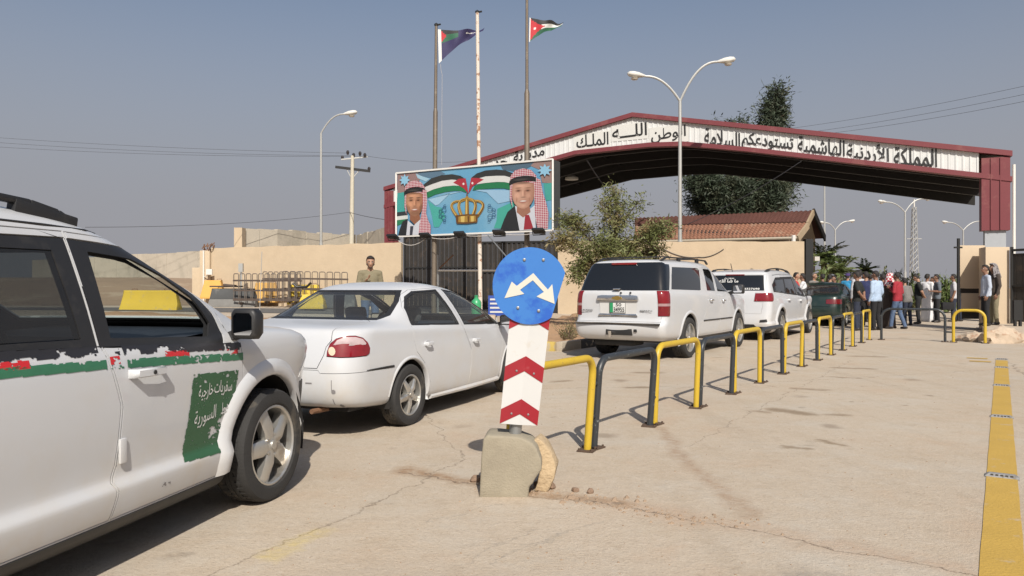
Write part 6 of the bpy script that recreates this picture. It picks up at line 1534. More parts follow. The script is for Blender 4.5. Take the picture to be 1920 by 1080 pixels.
# ------------------------------------------------------------------ crossover (used for the nearest car and the fourth one)
def crossover_levels():
    A = dict(xb=.0, xa=2.55)
    return [dict(z=.185, xr=-.84, xf=3.60, w=.80, **A), dict(z=.215, xr=-.92, xf=3.70, w=.855, **A), dict(z=.262, xr=-.95, xf=3.74, w=.885, **A), dict(z=.34, xr=-.98, xf=3.78, w=.908, **A), dict(z=.392, xr=-.99, xf=3.80, w=.916, **A), dict(z=.408, xr=-.99, xf=3.80, w=.914, **A),
            dict(z=.438, xr=-.99, xf=3.82, w=.886, **A), dict(z=.46, xr=-.99, xf=3.82, w=.883, **A), dict(z=.53, xr=-.985, xf=3.83, w=.888, **A), dict(z=(.64,.62,.60), xr=-.96, xf=3.83, w=.900, **A), dict(z=(.78,.76,.72), xr=-.95, xf=3.82, w=.905, **A), dict(z=(.90,.87,.895), xr=-.94, xf=3.80, w=.902, wf=.875, rf=(.36,.36), **A),
            dict(z=(.99,.955,.985), xr=-.93, xf=3.72, w=.895, wf=.865, rf=(.36,.36), **A), dict(z=(1.035,.99,1.03), xr=-.92, xf=3.52, w=.885, wf=.85, rf=(.36,.34), **A), dict(z=(1.06,1.01,1.05), xr=-.915, xf=3.20, w=.878, wf=.835, xb=.0, xa=2.58), dict(z=(1.075,1.03,1.07), xr=-.91, xf=2.98, w=.872, wf=.825, rf=(.28,.24), xb=.0, xa=2.52),
            dict(z=1.18, xr=-.87, xf=2.76, w=.838, wf=.795, rf=(.28,.23), xb=.0, xa=2.27), dict(z=1.32, xr=-.80, xf=2.43, w=.796, wf=.757, rf=(.28,.22), xb=.0, xa=1.98), dict(z=(1.44,1.455,1.445), xr=-.72, xf=2.15, w=.755, wf=.722, rf=(.26,.2), xb=.0, xa=1.68),
            dict(z=(1.495,1.53,1.505), xr=-.70, xf=1.96, w=.728, wf=.695, rf=(.26,.2), xb=.0, xa=1.48), dict(z=(1.53,1.58,1.55), xr=-.66, xf=1.80, w=.668, wf=.60, rf=(.3,.25), xb=.0, xa=1.3), dict(z=(1.55,1.605,1.575), xr=-.55, xf=1.62, w=.51, wf=.46, xb=.0, xa=1.1), dict(z=(1.555,1.612,1.585), xr=-.4, xf=1.25, w=.2, wf=.16, rf=(.2,.1), xb=.0, xa=.9)]
def crossover(loc, phi, label, scale, near):
    c = Car('crossover_car', crossover_levels(), loc, phi, label, m_wp, 1, scale, .10); FX, AR = 2.97, .425
    fg = [(1.705,1.405),(1.715,1.06),(2.41,1.025),(2.455,1.09),(2.37,1.215),(2.20,1.315),(1.98,1.385)]; rg = [(.66,1.395),(1.50,1.402),(1.545,1.065),(.56,1.08)]; qg = [(-.50,1.135),(.47,1.085),(.56,1.39),(-.15,1.365),(-.47,1.24)]
    if near: c.hole(('R', fg))
    else: c.part('window_glass', [('R', fg)], m_tg, -.004, .002, 0)
    c.part('window_glass', [('L', fg)], m_cg if near else m_tg, -.004, .002, 0)
    for s_ in 'RL':
        c.part('window_glass', [(s_, rg)], m_mg if near else m_tg, -.004, .002, 0); c.part('quarter_glass', [(s_, qg)], m_mg if near else m_tg, -.004, .002, 0)
    c.part('windscreen', [('F', [(-.74,1.10),(.74,1.10),(.645,1.455),(-.645,1.455)], 1.06)], m_cg, -.003, .003, .008)
    if near: c.part('rear_glass', [('B', [(-.66,1.14),(.66,1.14),(.60,1.45),(-.60,1.45)], 1.0)], m_mg, -.003, .003, .008)
    for s_ in 'RL':
        c.hole((s_, arch(0,.335,AR))); c.hole((s_, arch(FX,.335,AR)))
    c.shell()
    if not near:
        c.part('rear_glass', [('B', [(-.70,1.14),(.70,1.14),(.64,1.46),(-.64,1.46)], 1.0)], m_tg, -.002, .003, .008)
    q_ = c.hit('B', 0, 1.515); B().box((q_.x-.02,-.22,1.503),(q_.x+.04,.22,1.527)).obj('brake_light', m_lr, c.root, bevel=.006)
    trimf = [(1.60,1.452),(1.642,1.025),(2.50,.980),(2.54,1.03),(2.51,1.13),(2.39,1.275),(2.22,1.372),(2.0,1.435)]; trimr = [(-.55,1.11),(1.625,1.026),(1.585,1.453),(-.10,1.42),(-.53,1.26)]
    for s_ in 'RL':
        c.part('window_trim', [(s_, trimf)], m_blkp, -.001, .002, .010); c.part('window_trim', [(s_, trimr)], m_blkp, -.001, .002, .010)
    fd = [(1.60,1.482),(1.655,1.02),(1.735,.76),(1.715,.50),(1.685,.43),(1.70,.385),(1.68,.268),(2.545,.268),(2.575,.36),(2.68,.62),(2.685,.78),(2.66,.95),(2.58,1.06),(2.55,1.15),(2.42,1.305),(2.24,1.405),(2.02,1.467)]
    rd = [(.30,1.475),(1.592,1.483),(1.648,1.02),(1.728,.76),(1.708,.50),(1.678,.43),(1.693,.385),(1.673,.268),(.42,.268),(.47,.45),(.38,.70),(.26,.90),(.30,1.10),(.40,1.30)]
    doors = {}
    for s_ in 'RL':
        doors[s_] = c.part('front_door', [(s_, fd)], None, 0, .006, .02); c.part('rear_door', [(s_, rd)], None, 0, .006, .02)
        c.part('rocker_cladding', [(s_, [(.42,.10),(2.56,.10),(2.55,.262),(.42,.262)])], m_blkp, .006, .001, .02)
        c.part('front_bumper_trim', [(s_, [(3.36,.12),(4.2,.12),(4.2,.66),(3.44,.66),(3.40,.45)])], m_blkp, .004, .002, .015)
        c.part('headlight', [(s_, [(3.40,.69),(4.0,.66),(4.0,.82),(3.50,.83)], .5, .9)], m_lw, .003, .002, .01)
    # tail lamps, hatch and bumper at the rear
    for sg in (-1, 1):
        o = c.part('tail_light', [('B', [(sg*.50,.905),(sg*.95,.90),(sg*.95,1.09),(sg*.52,1.085)] if sg > 0 else [(-.95,.90),(-.50,.905),(-.52,1.085),(-.95,1.09)]), ('R' if sg < 0 else 'L', [(-1.1,.90),(-.72,.915),(-.66,1.05),(-.70,1.09),(-1.1,1.09)])], m_lr, .010, .002, .02)
        for (a, c_) in ((.905,.925),):
            pass
    c.part('hatch', [('B', [(-.66,.62),(.66,.62),(.70,.89),(.49,.90),(.52,1.10),(.72,1.12),(.70,1.475),(-.70,1.475),(-.72,1.12),(-.52,1.10),(-.49,.90),(-.70,.89)])], None, 0, .004, .015)
    c.part('lower_bumper', [('B', [(-1,.10),(1,.10),(1,.33),(.55,.33),(.5,.38),(-.5,.38),(-.55,.33),(-1,.33)])], m_blkp, .004, .002, .015)
    for sg in (-1, 1): c.part('bumper_vent', [('B', [(sg*.62,.42),(sg*.80,.43),(sg*.78,.50),(sg*.635,.48)][::sg])], m_blkp, -.004, .002, .01)
    c.body()
    for s_ in 'RL':
        sg = -1 if s_ == 'R' else 1
        for cx in (0, FX): flare(c, s_, cx, .335, AR-.004, .10, .030, m_wp, -8, 188); liner(c, cx, .335, AR+.005, sg*.86, sg*.52)
        mirror(c, s_, 2.56, .995, 1.085, .12, .155, .165, m_blkp); handle(c, s_, 1.77, 1.985, .895, .893, m_wp, .04); handle(c, s_, .56, .775, .925, .922, m_wp, .04)
        for cx in (0, FX): wheel(c, cx, sg*.80, .335, .225, .232, 'five', 0)
        rz = lambda x, y=.635: c.hit('T', x, sg*y).z
        rl_ = [(x, sg*.635, rz(x)+h_) for x, h_ in ((1.72,.005),(1.64,.030),(1.50,.042),(1.0,.046),(.5,.048),(0,.045),(-.35,.035),(-.50,.0))]; b = B()
        for a, q in zip(rl_[:-1], rl_[1:]): b.beam(a, q, .042, .030)
        b.beam((1.74,sg*.635,rz(1.74)+.004),(1.42,sg*.635,rz(1.42)+.02),.05,.06); b.beam((-.5,sg*.635,rz(-.5)),(-.2,sg*.635,rz(-.2)+.02),.05,.05); b.beam((.52,sg*.635,rz(.5)+.01),(.68,sg*.635,rz(.68)+.01),.05,.07); b.obj('roof_rail', m_blkp, c.root, bevel=.010)
        p0 = [c.hit(s_, x, z, .001) for x, z in ((1.96,1.478),)]
        # roof ditch moulding
        pts = [c.hit(s_, x, z, .001) for x, z in ((-.3,1.462),(.3,1.492),(1.0,1.502),(1.5,1.499),(1.75,1.494),(1.88,1.488))]; pts = [c.hit(s_, p.x, p.z + .10*(p.z-1.05), .001) for p in pts]; B().tube(pts, .006, 6).obj('roof_ditch', m_blkp, c.root, sm=True)
    interior(c, 2.68, 1.02, .80, [(1.38,-.36),(1.38,.36)], .30, .50, x1=3.4, wheel_x=2.12, seat_s=1.0)
    plate_obj(c, 0, .80, .44, .12)
    return c, doors

# nearest car ------------------------------------------------------
c1, doors1 = crossover((-2.995, 1.819, 0), 13.3, 'nearest white crossover car with chipped flag stripes and green door panel, window open', 1.0, True)
fl = lambda x, z, s, sd: noise.noise(Vector((x*s, z*s*1.6, sd))) 
m_sk = mat('chipped_black_stripe', (0.02,0.02,0.024), .5); m_sr = mat('chipped_red_stripe', (0.50,0.02,0.025), .45); m_sg = mat('chipped_green_stripe', (0.035,0.15,0.08), .45, var=.15, scale=20); m_gd = mat('green_door_panel', (0.030,0.098,0.045), .45, var=.12, scale=6)
zb = lambda x: 1.012 - .045*(x-1.15)/1.5        # lower edge of the window line
def gapx(x): return abs(x - 1.66) < .012
def band(o, h): return lambda x: (zb(x)+o, zb(x)+o+h)
def stripe(name, x0, x1, lo, hi, m, keep, sd):
    return c1.cells(name, 'R', x0, x1, lo, hi, .0038, keep, m, .0022)
def tb(x): return 1.024 - .0535*(x-1.64) if x > 1.62 else 1.024 + .0386*(1.625-x)      # lower edge of the black window trim
def kblack(x, z):
    t = tb(x); lo = t-.036
    if not (lo < z < t+.004) or gapx(x): return False
    edge = (z-lo)/.036; return fl(x, z, 11, 1.3)*.8 + fl(x, z, 50, 4)*.4 > .05 - .55*edge + (.45 if 1.62 < x < 1.76 else 0) + (.22 if 2.02 < x < 2.14 else 0)
stripe('black_stripe', .35, 2.66, .93, 1.08, m_sk, kblack, 1)
def kgreen(x, z):
    t = tb(x)
    if not (t-.094 < z < t-.054) or gapx(x): return False
    edge = max(0, (z-(t-.075))/.02); return fl(x, z, 14, 7.1)*.8 + fl(x, z, 60, 2)*.5 > -.48 + .40*edge + (.75 if 1.66 < x < 1.77 else 0)
stripe('green_stripe', .35, 2.67, .84, 1.02, m_sg, kgreen, 2)
def kred(x, z):
    t = tb(x); inn = (.9 < x < 1.27 and t-.066 < z < t-.034) or (2.02 < x < 2.20 and t-.054 < z < t-.028) or (2.45 < x < 2.62 and t-.058 < z < t-.03) or (1.67 < x < 1.73 and t-.075 < z < t-.04)
    if not inn or gapx(x): return False
    k = .0 if x < 1.3 else .18 if x > 2.4 else -.1; return fl(x, z, 18, 9.3)*.8 + fl(x, z, 70, 3)*.4 > k - .12
for xa_, xb_ in ((.88,1.28),(1.66,1.74),(2.0,2.22),(2.43,2.64)): stripe('red_stripe', xa_, xb_, .84, 1.06, m_sr, kred, 3)['kind'] = 'stuff'
dq = [(2.225,.842),(2.628,.825),(2.585,.468),(2.615,.44),(2.55,.375),(2.15,.405),(2.20,.47)]
def dec_x(z):   # left and right edge of the green panel at height z
    t = (z-.40)/(.835-.40); l_ = 2.15 + (2.225-2.15)*min(1, max(0,t))**.7; r_ = 2.56 + (2.632-2.56)*min(1,max(0,t)); return l_, r_
def kdec(x, z):
    l_, r_ = dec_x(z); top = .842 - .02*(x-2.225)/.4; bot = .412 - .02*(x-2.15)/.4
    if not (l_ + .006*fl(x,z,40,1) < x < r_ + .008*fl(x,z,40,2) and bot < z < top): return False
    # scraped patch bottom right and flaked corner
    g = (x-2.47)*.75 + (z-.56)*.66; h_ = -(x-2.47)*.66 + (z-.56)*.75
    if abs(g) < .115 and abs(h_) < .05 and fl(x, z, 20, 5.5)*1.1 + fl(x, z, 55, 6)*.5 > -.05 + 6*abs(h_): return False
    if z > top-.05 and fl(x, z, 26, 8) > .32 + 5*max(0, (top-.03-z)): return False
    if x > r_-.03 and fl(x, z, 34, 3) > .22: return False
    return fl(x, z, 75, 1) < .62
c1.cells('green_panel', 'R', 2.13, 2.66, .37, .85, .0042, kdec, m_gd, .0022)
m_pw = mat('white_brush_paint', (0.62,0.62,0.60), .6)
c1.text('lettering', shape_ar('سفريات'), 'R', (2.405,.705), (.165,-.012), (0,.085), m_pw, .0045, .004); c1.text('lettering', shape_ar('خارجية'), 'R', (2.27,.695), (.125,.006), (0,.085), m_pw, .0045, .004)
c1.text('lettering', shape_ar('خط'), 'R', (2.475,.60), (.08,.0), (0,.06), m_pw, .0045, .004); c1.text('lettering', shape_ar('السورية'), 'R', (2.245,.555), (.185,.015), (0,.095), m_pw, .0045, .003)
# loose white clip stuck over the door gap, small lock, scratches
p = c1.hit('R', 1.735, .56); b = B(); b.box((p.x-.018,p.y-.016,p.z-.055),(p.x+.022,p.y-.002,p.z+.055)); b.obj('door_clip', m_wp, c1.root, bevel=.006)
p = c1.hit('R', 1.88, .894); B().lathe([(.010,0),(.010,.004)], 10, Matrix.Translation(p + Vector((0,-.052,0))) @ Matrix.Rotation(R(90),4,'X')).obj('door_lock', m_blkp, c1.root)
m_scr = mat('grey_scratch', (0.20,0.19,0.19), .6)
scr = c1.cells('scratches', 'R', 1.2, 2.5, .28, .75, .006, lambda x, z: (abs(z-.34) < .01 and abs(x-2.02) < .03 and fl(x,z,50,2) > .1) or False, m_scr, .002); scr['kind'] = 'stuff'

# ------------------------------------------------------------------ saloon body (white sedan and dark green car)
def saloon_levels():
    A = dict(xb=-.35, xa=2.0)
    q = dict(rr=(.26,.26), br=.08)
    return [dict(z=(.275,.175,.175), xr=-.80, xf=3.05, w=.72, **A, **q), dict(z=(.29,.205,.205), xr=-.88, xf=3.15, w=.775, **A, **q), dict(z=(.32,.25,.25), xr=-.92, xf=3.24, w=.80, **A, **q), dict(z=(.40,.36,.36), xr=-.95, xf=3.30, w=.815, **A, **q), dict(z=.50, xr=-.955, xf=3.31, w=.822, **A, **q), dict(z=(.60,.58,.56), xr=-.945, xf=3.30, w=.825, **A, **q),
            dict(z=(.72,.69,.66), xr=-.915, xf=3.26, w=.822, **A, **q), dict(z=(.83,.78,.74), xr=-.885, xf=3.18, w=.812, **A, **q), dict(z=(.905,.835,.80), xr=-.855, xf=3.02, w=.812, **A, **q), dict(z=(.942,.865,.835), xr=-.828, xf=2.80, w=.806, wf=.75, xb=-.35, xa=1.95, **q),
            dict(z=(.962,.875,.865), xr=-.60, xf=2.62, w=.802, wr=.745, wf=.755, rr=(.22,.2), xb=-.2, xa=1.85), dict(z=(.978,.89,.885), xr=-.36, xf=2.44, w=.797, wr=.725, wf=.75, rr=(.22,.2), rf=(.3,.3), xb=.05, xa=1.75), dict(z=(1.0,.925,.925), xr=-.22, xf=2.34, w=.788, wr=.715, wf=.745, rr=(.26,.24), rf=(.3,.28), xb=.15, xa=1.68),
            dict(z=(1.075,1.035,1.035), xr=-.07, xf=2.08, w=.752, wr=.69, wf=.716, rr=(.30,.26), rf=(.24,.2), xb=.30, xa=1.48), dict(z=(1.17,1.15,1.15), xr=.12, xf=1.76, w=.695, wr=.635, wf=.665, rr=(.28,.24), rf=(.22,.19), xb=.45, xa=1.25), dict(z=(1.245,1.245,1.235), xr=.29, xf=1.48, w=.65, wr=.595, wf=.62, rr=(.25,.22), rf=(.2,.18), xb=.55, xa=1.05),
            dict(z=(1.28,1.292,1.275), xr=.38, xf=1.32, w=.60, wr=.55, wf=.572, rr=(.22,.2), rf=(.22,.2), xb=.6, xa=.95), dict(z=(1.305,1.322,1.30), xr=.46, xf=1.20, w=.51, wr=.465, wf=.48, rr=(.18,.16), rf=(.18,.16), xb=.65, xa=.9), dict(z=(1.318,1.338,1.315), xr=.54, xf=1.08, w=.36, wr=.30, wf=.28, rr=(.12,.1), rf=(.12,.1), xb=.68, xa=.86), dict(z=(1.325,1.345,1.325), xr=.6, xf=1.0, w=.16, wr=.15, wf=.14, rr=(.07,.05), rf=(.07,.05), xb=.70, xa=.84)]
def saloon(loc, phi, label, scale, bm_, white):
    c = Car('saloon_car', saloon_levels(), loc, phi, label, bm_, 1, scale); RX, FX, AR = .06, 2.52, .335; g = m_cg if white else m_mg
    rgl = [(.175,.943),(.215,1.08),(.335,1.18),(.48,1.232),(.835,1.252),(1.05,.917)]; fgl = [(1.20,.905),(1.005,1.252),(1.24,1.236),(1.51,1.168),(1.91,1.0),(2.13,.872)]
    for s_ in 'RL': c.part('window_glass', [(s_, rgl)], g, -.004, .002, 0); c.part('window_glass', [(s_, fgl)], g, -.004, .002, 0)
    c.part('rear_glass', [('B', [(-.575,1.008),(.575,1.008),(.60,1.03),(.545,1.15),(.47,1.243),(-.47,1.243),(-.545,1.15),(-.60,1.03)], .97)], g, -.002, .002, 0)
    c.part('windscreen', [('F', [(-.625,.965),(.625,.965),(.53,1.25),(-.53,1.25)], .92)], m_cg, -.002, .002, 0)
    for s_ in 'RL': c.hole((s_, arch(RX,.285,AR))); c.hole((s_, arch(FX,.285,AR)))
    c.shell()
    c.part('rear_glass_seal', [('B', [(-.61,.988),(.61,.988),(.64,1.025),(.578,1.155),(.497,1.26),(-.497,1.26),(-.578,1.155),(-.64,1.025)], .96)], m_blkp, .001, .001, .006)
    c.part('windscreen_seal', [('F', [(-.655,.95),(.655,.95),(.555,1.262),(-.555,1.262)], .90)], m_blkp, .001, .001, .006)
    for s_ in 'RL': c.part('window_trim', [(s_, [(.148,.930),(1.07,.898),(.855,1.264),(.47,1.247),(.325,1.195),(.195,1.09)])], m_blkp, -.001, .001, .006); c.part('window_trim', [(s_, [(1.18,.893),(2.17,.855),(1.93,1.012),(1.52,1.180),(1.245,1.248),(.982,1.266)])], m_blkp, -.001, .001, .006)
    rdoor = [(.125,.93),(.172,1.10),(.305,1.212),(.455,1.263),(.915,1.286),(1.12,.90),(1.30,.62),(1.305,.50),(1.275,.225),(.435,.225),(.425,.36),(.30,.56),(.16,.68),(.115,.80)]
    fdoor = [(.922,1.286),(1.25,1.264),(1.54,1.196),(1.95,1.03),(2.18,.862),(2.20,.80),(2.18,.60),(2.06,.225),(1.282,.225),(1.312,.50),(1.307,.62),(1.127,.90)]
    for s_ in 'RL': c.part('rear_door', [(s_, rdoor)], None, 0, .0045, .02); c.part('front_door', [(s_, fdoor)], None, 0, .0045, .02)
    for sg in (-1, 1):
        sd = 'R' if sg < 0 else 'L'
        if white:
            eg = [(-.225,.708),(-.218,.755),(-.195,.815),(-.145,.858),(-.07,.882),(.015,.880),(.08,.860),(.125,.818),(.145,.768),(.138,.722),(.105,.704),(0,.699),(-.12,.699)]
            lamp = [('Q' if sg < 0 else 'W', eg, .6, .98)]
            V_ = c.part('tail_light', lamp, m_lr, .008, .006, .02)
        else:
            c.part('tail_light', [('B', [(-.90,.68),(-.40,.69),(-.40,.82),(-.90,.83)] if sg < 0 else [(.40,.69),(.90,.68),(.90,.83),(.40,.82)]), (sd, [(-1.0,.68),(-.70,.69),(-.70,.83),(-1.0,.83)])], m_lrd, .006, .002, .02)
        c.part('headlight', [(sd, [(2.75,.60),(3.4,.55),(3.4,.70),(2.85,.72)], .4, .8)], m_lw, .003, .002, .01)
    c.part('rear_bumper', [('B', [(-.95,.10),(.95,.10),(.95,.575),(.52,.575),(.50,.60),(-.50,.60),(-.52,.575),(-.95,.575)]), ('R', [(-1.1,.10),(-.262,.10),(-.255,.45),(-.215,.552),(-.215,.575),(-1.1,.575)]), ('L', [(-1.1,.10),(-.262,.10),(-.255,.45),(-.215,.552),(-.215,.575),(-1.1,.575)])], None, .004, .004, .02)
    c.part('boot_lid', [('T', [(-.92,-.50),(-.62,-.56),(-.30,-.60),(-.25,-.55),(-.235,0),(-.25,.55),(-.30,.60),(-.62,.56),(-.92,.50)], .90, .999), ('B', [(-.49,.61),(.49,.61),(.535,.72),(.545,.79),(.58,.84),(.56,.965),(-.56,.965),(-.58,.84),(-.545,.79),(-.535,.72)], .60, .975)], None, .001, .006, .02)
    c.body()
    for s_ in 'RL':
        sg = -1 if s_ == 'R' else 1
        for cx in (RX, FX): liner(c, cx, .285, AR+.004, sg*.79, sg*.45); wheel(c, cx, sg*.725, .285, .185, .185, 'five_thin' if white else 'six')
        flare(c, s_, RX, .285, AR-.003, .035, .010, bm_, -15, 176); flare(c, s_, FX, .285, AR-.003, .035, .010, bm_, -15, 195)
        mirror(c, s_, 2.12, .90, .905, .13, .17, .12, m_blkp if white else bm_); handle(c, s_, .30, .42, .745, .742, bm_, .035); handle(c, s_, 1.34, 1.46, .715, .712, bm_, .035)
        p = c.hit(s_, .36, .744); B().lathe([(.05,-.001),(.048,.004),(.03,.001)], 14, Matrix.Translation(p) @ Matrix.Rotation(R(90)*(-sg),4,'X') @ Matrix.Diagonal((1.3,.62,1,1))).obj('handle_cup', bm_, c.root, sm=True)
        B().tube([c.hit(s_, .50, .215, .004), c.hit(s_, 1.3, .213, .006), c.hit(s_, 2.1, .215, .004)], .028, 8).obj('sill', bm_, c.root, sm=True)
    interior(c, 1.96, .86, .76, [(1.0,-.34),(1.0,.34)], .12, .34, .235, -.72, 3.0, 1.50, .92)
    B().add([(-.30,-.60,.965),(-.30,.60,.965),(.05,.62,.955),(.05,-.62,.955)], [(0,1,2,3)]).obj('parcel_shelf', m_seat, c.root)
    B().tube([(-.93,-.45,.255),(-.4,-.45,.24)], .022, 8).obj('exhaust', m_rust, c.root, sm=True)
    return c
c2 = saloon((-1.708, 7.219, 0), 23.2, 'white saloon car with red tail lamps and battered bumper behind the nearest car', 1.0, m_wp, True)
# lamp lenses of the white saloon laid into the red cluster
def on_rear(c, y, z, off): return c.hit('B', y, z, off)
for sg in (-1, 1):
    vw = 'Q' if sg < 0 else 'W'
    for nm, pts, m in (('reversing_lens', [(-.165,.803),(-.135,.842),(-.07,.866),(.01,.866),(.07,.848),(.10,.812),(.095,.800),(-.03,.796)], mat('pink_clear_lens', (0.46,0.36,0.36), .15, coat=.8, var=.3, scale=16)), ('indicator_lens', [(-.178+.026*math.cos(R(t)), .752+.036*math.sin(R(t))) for t in range(0,360,30)], m_ly)):
        n_ = len(pts); ce = (sum(p[0] for p in pts)/n_, sum(p[1] for p in pts)/n_); q = [c2.hit(vw, *ce, .0135)] + [c2.hit(vw, ce[0]+(u-ce[0])*k, ce[1]+(z-ce[1])*k, .0135) for k in (.5, 1) for u, z in pts]
        mesh_obj(nm, q, [(0, 1+i, 1+(i+1)%n_) for i in range(n_)] + [(1+i, 1+n_+i, 1+n_+(i+1)%n_, 1+(i+1)%n_) for i in range(n_)], m, c2.root, sm=True)
plate_obj(c2, .06, .74, .40, .13)
B().tube([c2.hit('R', x, .583, .003) for x in (-.24,-.35,-.46,-.56,-.64)], [.010,.010,.008,.006,.003], 6).obj('bumper_gap', m_brk, c2.root, sm=True)
sc2 = c2.cells('scuff_marks', 'B', -.80, -.20, .22, .58, .006, lambda y, z: (abs(y+.625) < .004 and .30 < z < .52 and fl(y, z, 25, 2) > -.1) or ((y+.635)**2 + (z-.425)**2 < .0003) or ((y+.66)**2 + (z-.30)**2 < .0002 and fl(y,z,60,1) > -.2) or (abs(z-.49) < .004 and abs(y+.42) < .03), m_scr, .0065); sc2['kind'] = 'stuff'

# ------------------------------------------------------------------ full-size wagon
def wagon_levels():
    A = dict(xb=-.2, xa=2.8); q = dict(rr=(.15,.13), br=.05, rf=(.35,.4))
    return [dict(z=(.36,.31,.30), xr=-1.12, xf=3.95, w=.78, **A, **q), dict(z=(.39,.335,.33), xr=-1.20, xf=4.02, w=.845, **A, **q), dict(z=(.45,.38,.38), xr=-1.255, xf=4.06, w=.885, **A, **q), dict(z=(.56,.50,.48), xr=-1.285, xf=4.09, w=.898, **A, **q), dict(z=(.635,.60,.58), xr=-1.29, xf=4.10, w=.902, **A, **q), dict(z=(.665,.64,.62), xr=-1.27, xf=4.10, w=.903, **A, **q), dict(z=(.69,.67,.66), xr=-1.205, xf=4.10, w=.903, **A, **q),
            dict(z=(.80,.78,.77), xr=-1.195, xf=4.10, w=.905, **A, **q), dict(z=(.95,.93,.90), xr=-1.195, xf=4.08, w=.905, **A, **q), dict(z=(1.08,1.06,1.0), xr=-1.195, xf=4.05, w=.90, **A, **q), dict(z=(1.17,1.15,1.08), xr=-1.19, xf=3.98, w=.888, **A, **q), dict(z=(1.205,1.18,1.13), xr=-1.18, xf=3.60, w=.876, wf=.80, **A, **q), dict(z=(1.22,1.20,1.19), xr=-1.165, xf=3.15, w=.868, wf=.78, xb=-.2, xa=2.62, **q), dict(z=(1.24,1.22,1.22), xr=-1.155, xf=2.98, w=.86, wf=.76, xb=-.2, xa=2.5, **q),
            dict(z=1.38, xr=-1.105, xf=2.72, w=.83, wf=.73, xb=-.2, xa=2.25, **q), dict(z=1.55, xr=-1.02, xf=2.36, w=.79, wf=.70, xb=-.2, xa=1.95, **q), dict(z=1.67, xr=-.945, xf=2.10, w=.757, wf=.68, xb=-.2, xa=1.72, **q), dict(z=(1.725,1.74,1.73), xr=-.92, xf=1.95, w=.72, wf=.65, xb=-.2, xa=1.55, **q), dict(z=(1.76,1.785,1.77), xr=-.89, xf=1.80, w=.645, wf=.60, xb=-.2, xa=1.4, **q), dict(z=(1.785,1.81,1.795), xr=-.80, xf=1.62, w=.47, wf=.44, xb=-.2, xa=1.2, **q), dict(z=(1.795,1.82,1.805), xr=-.65, xf=1.4, w=.2, wf=.18, rr=(.1,.1), rf=(.2,.12), xb=-.1, xa=1.1)]
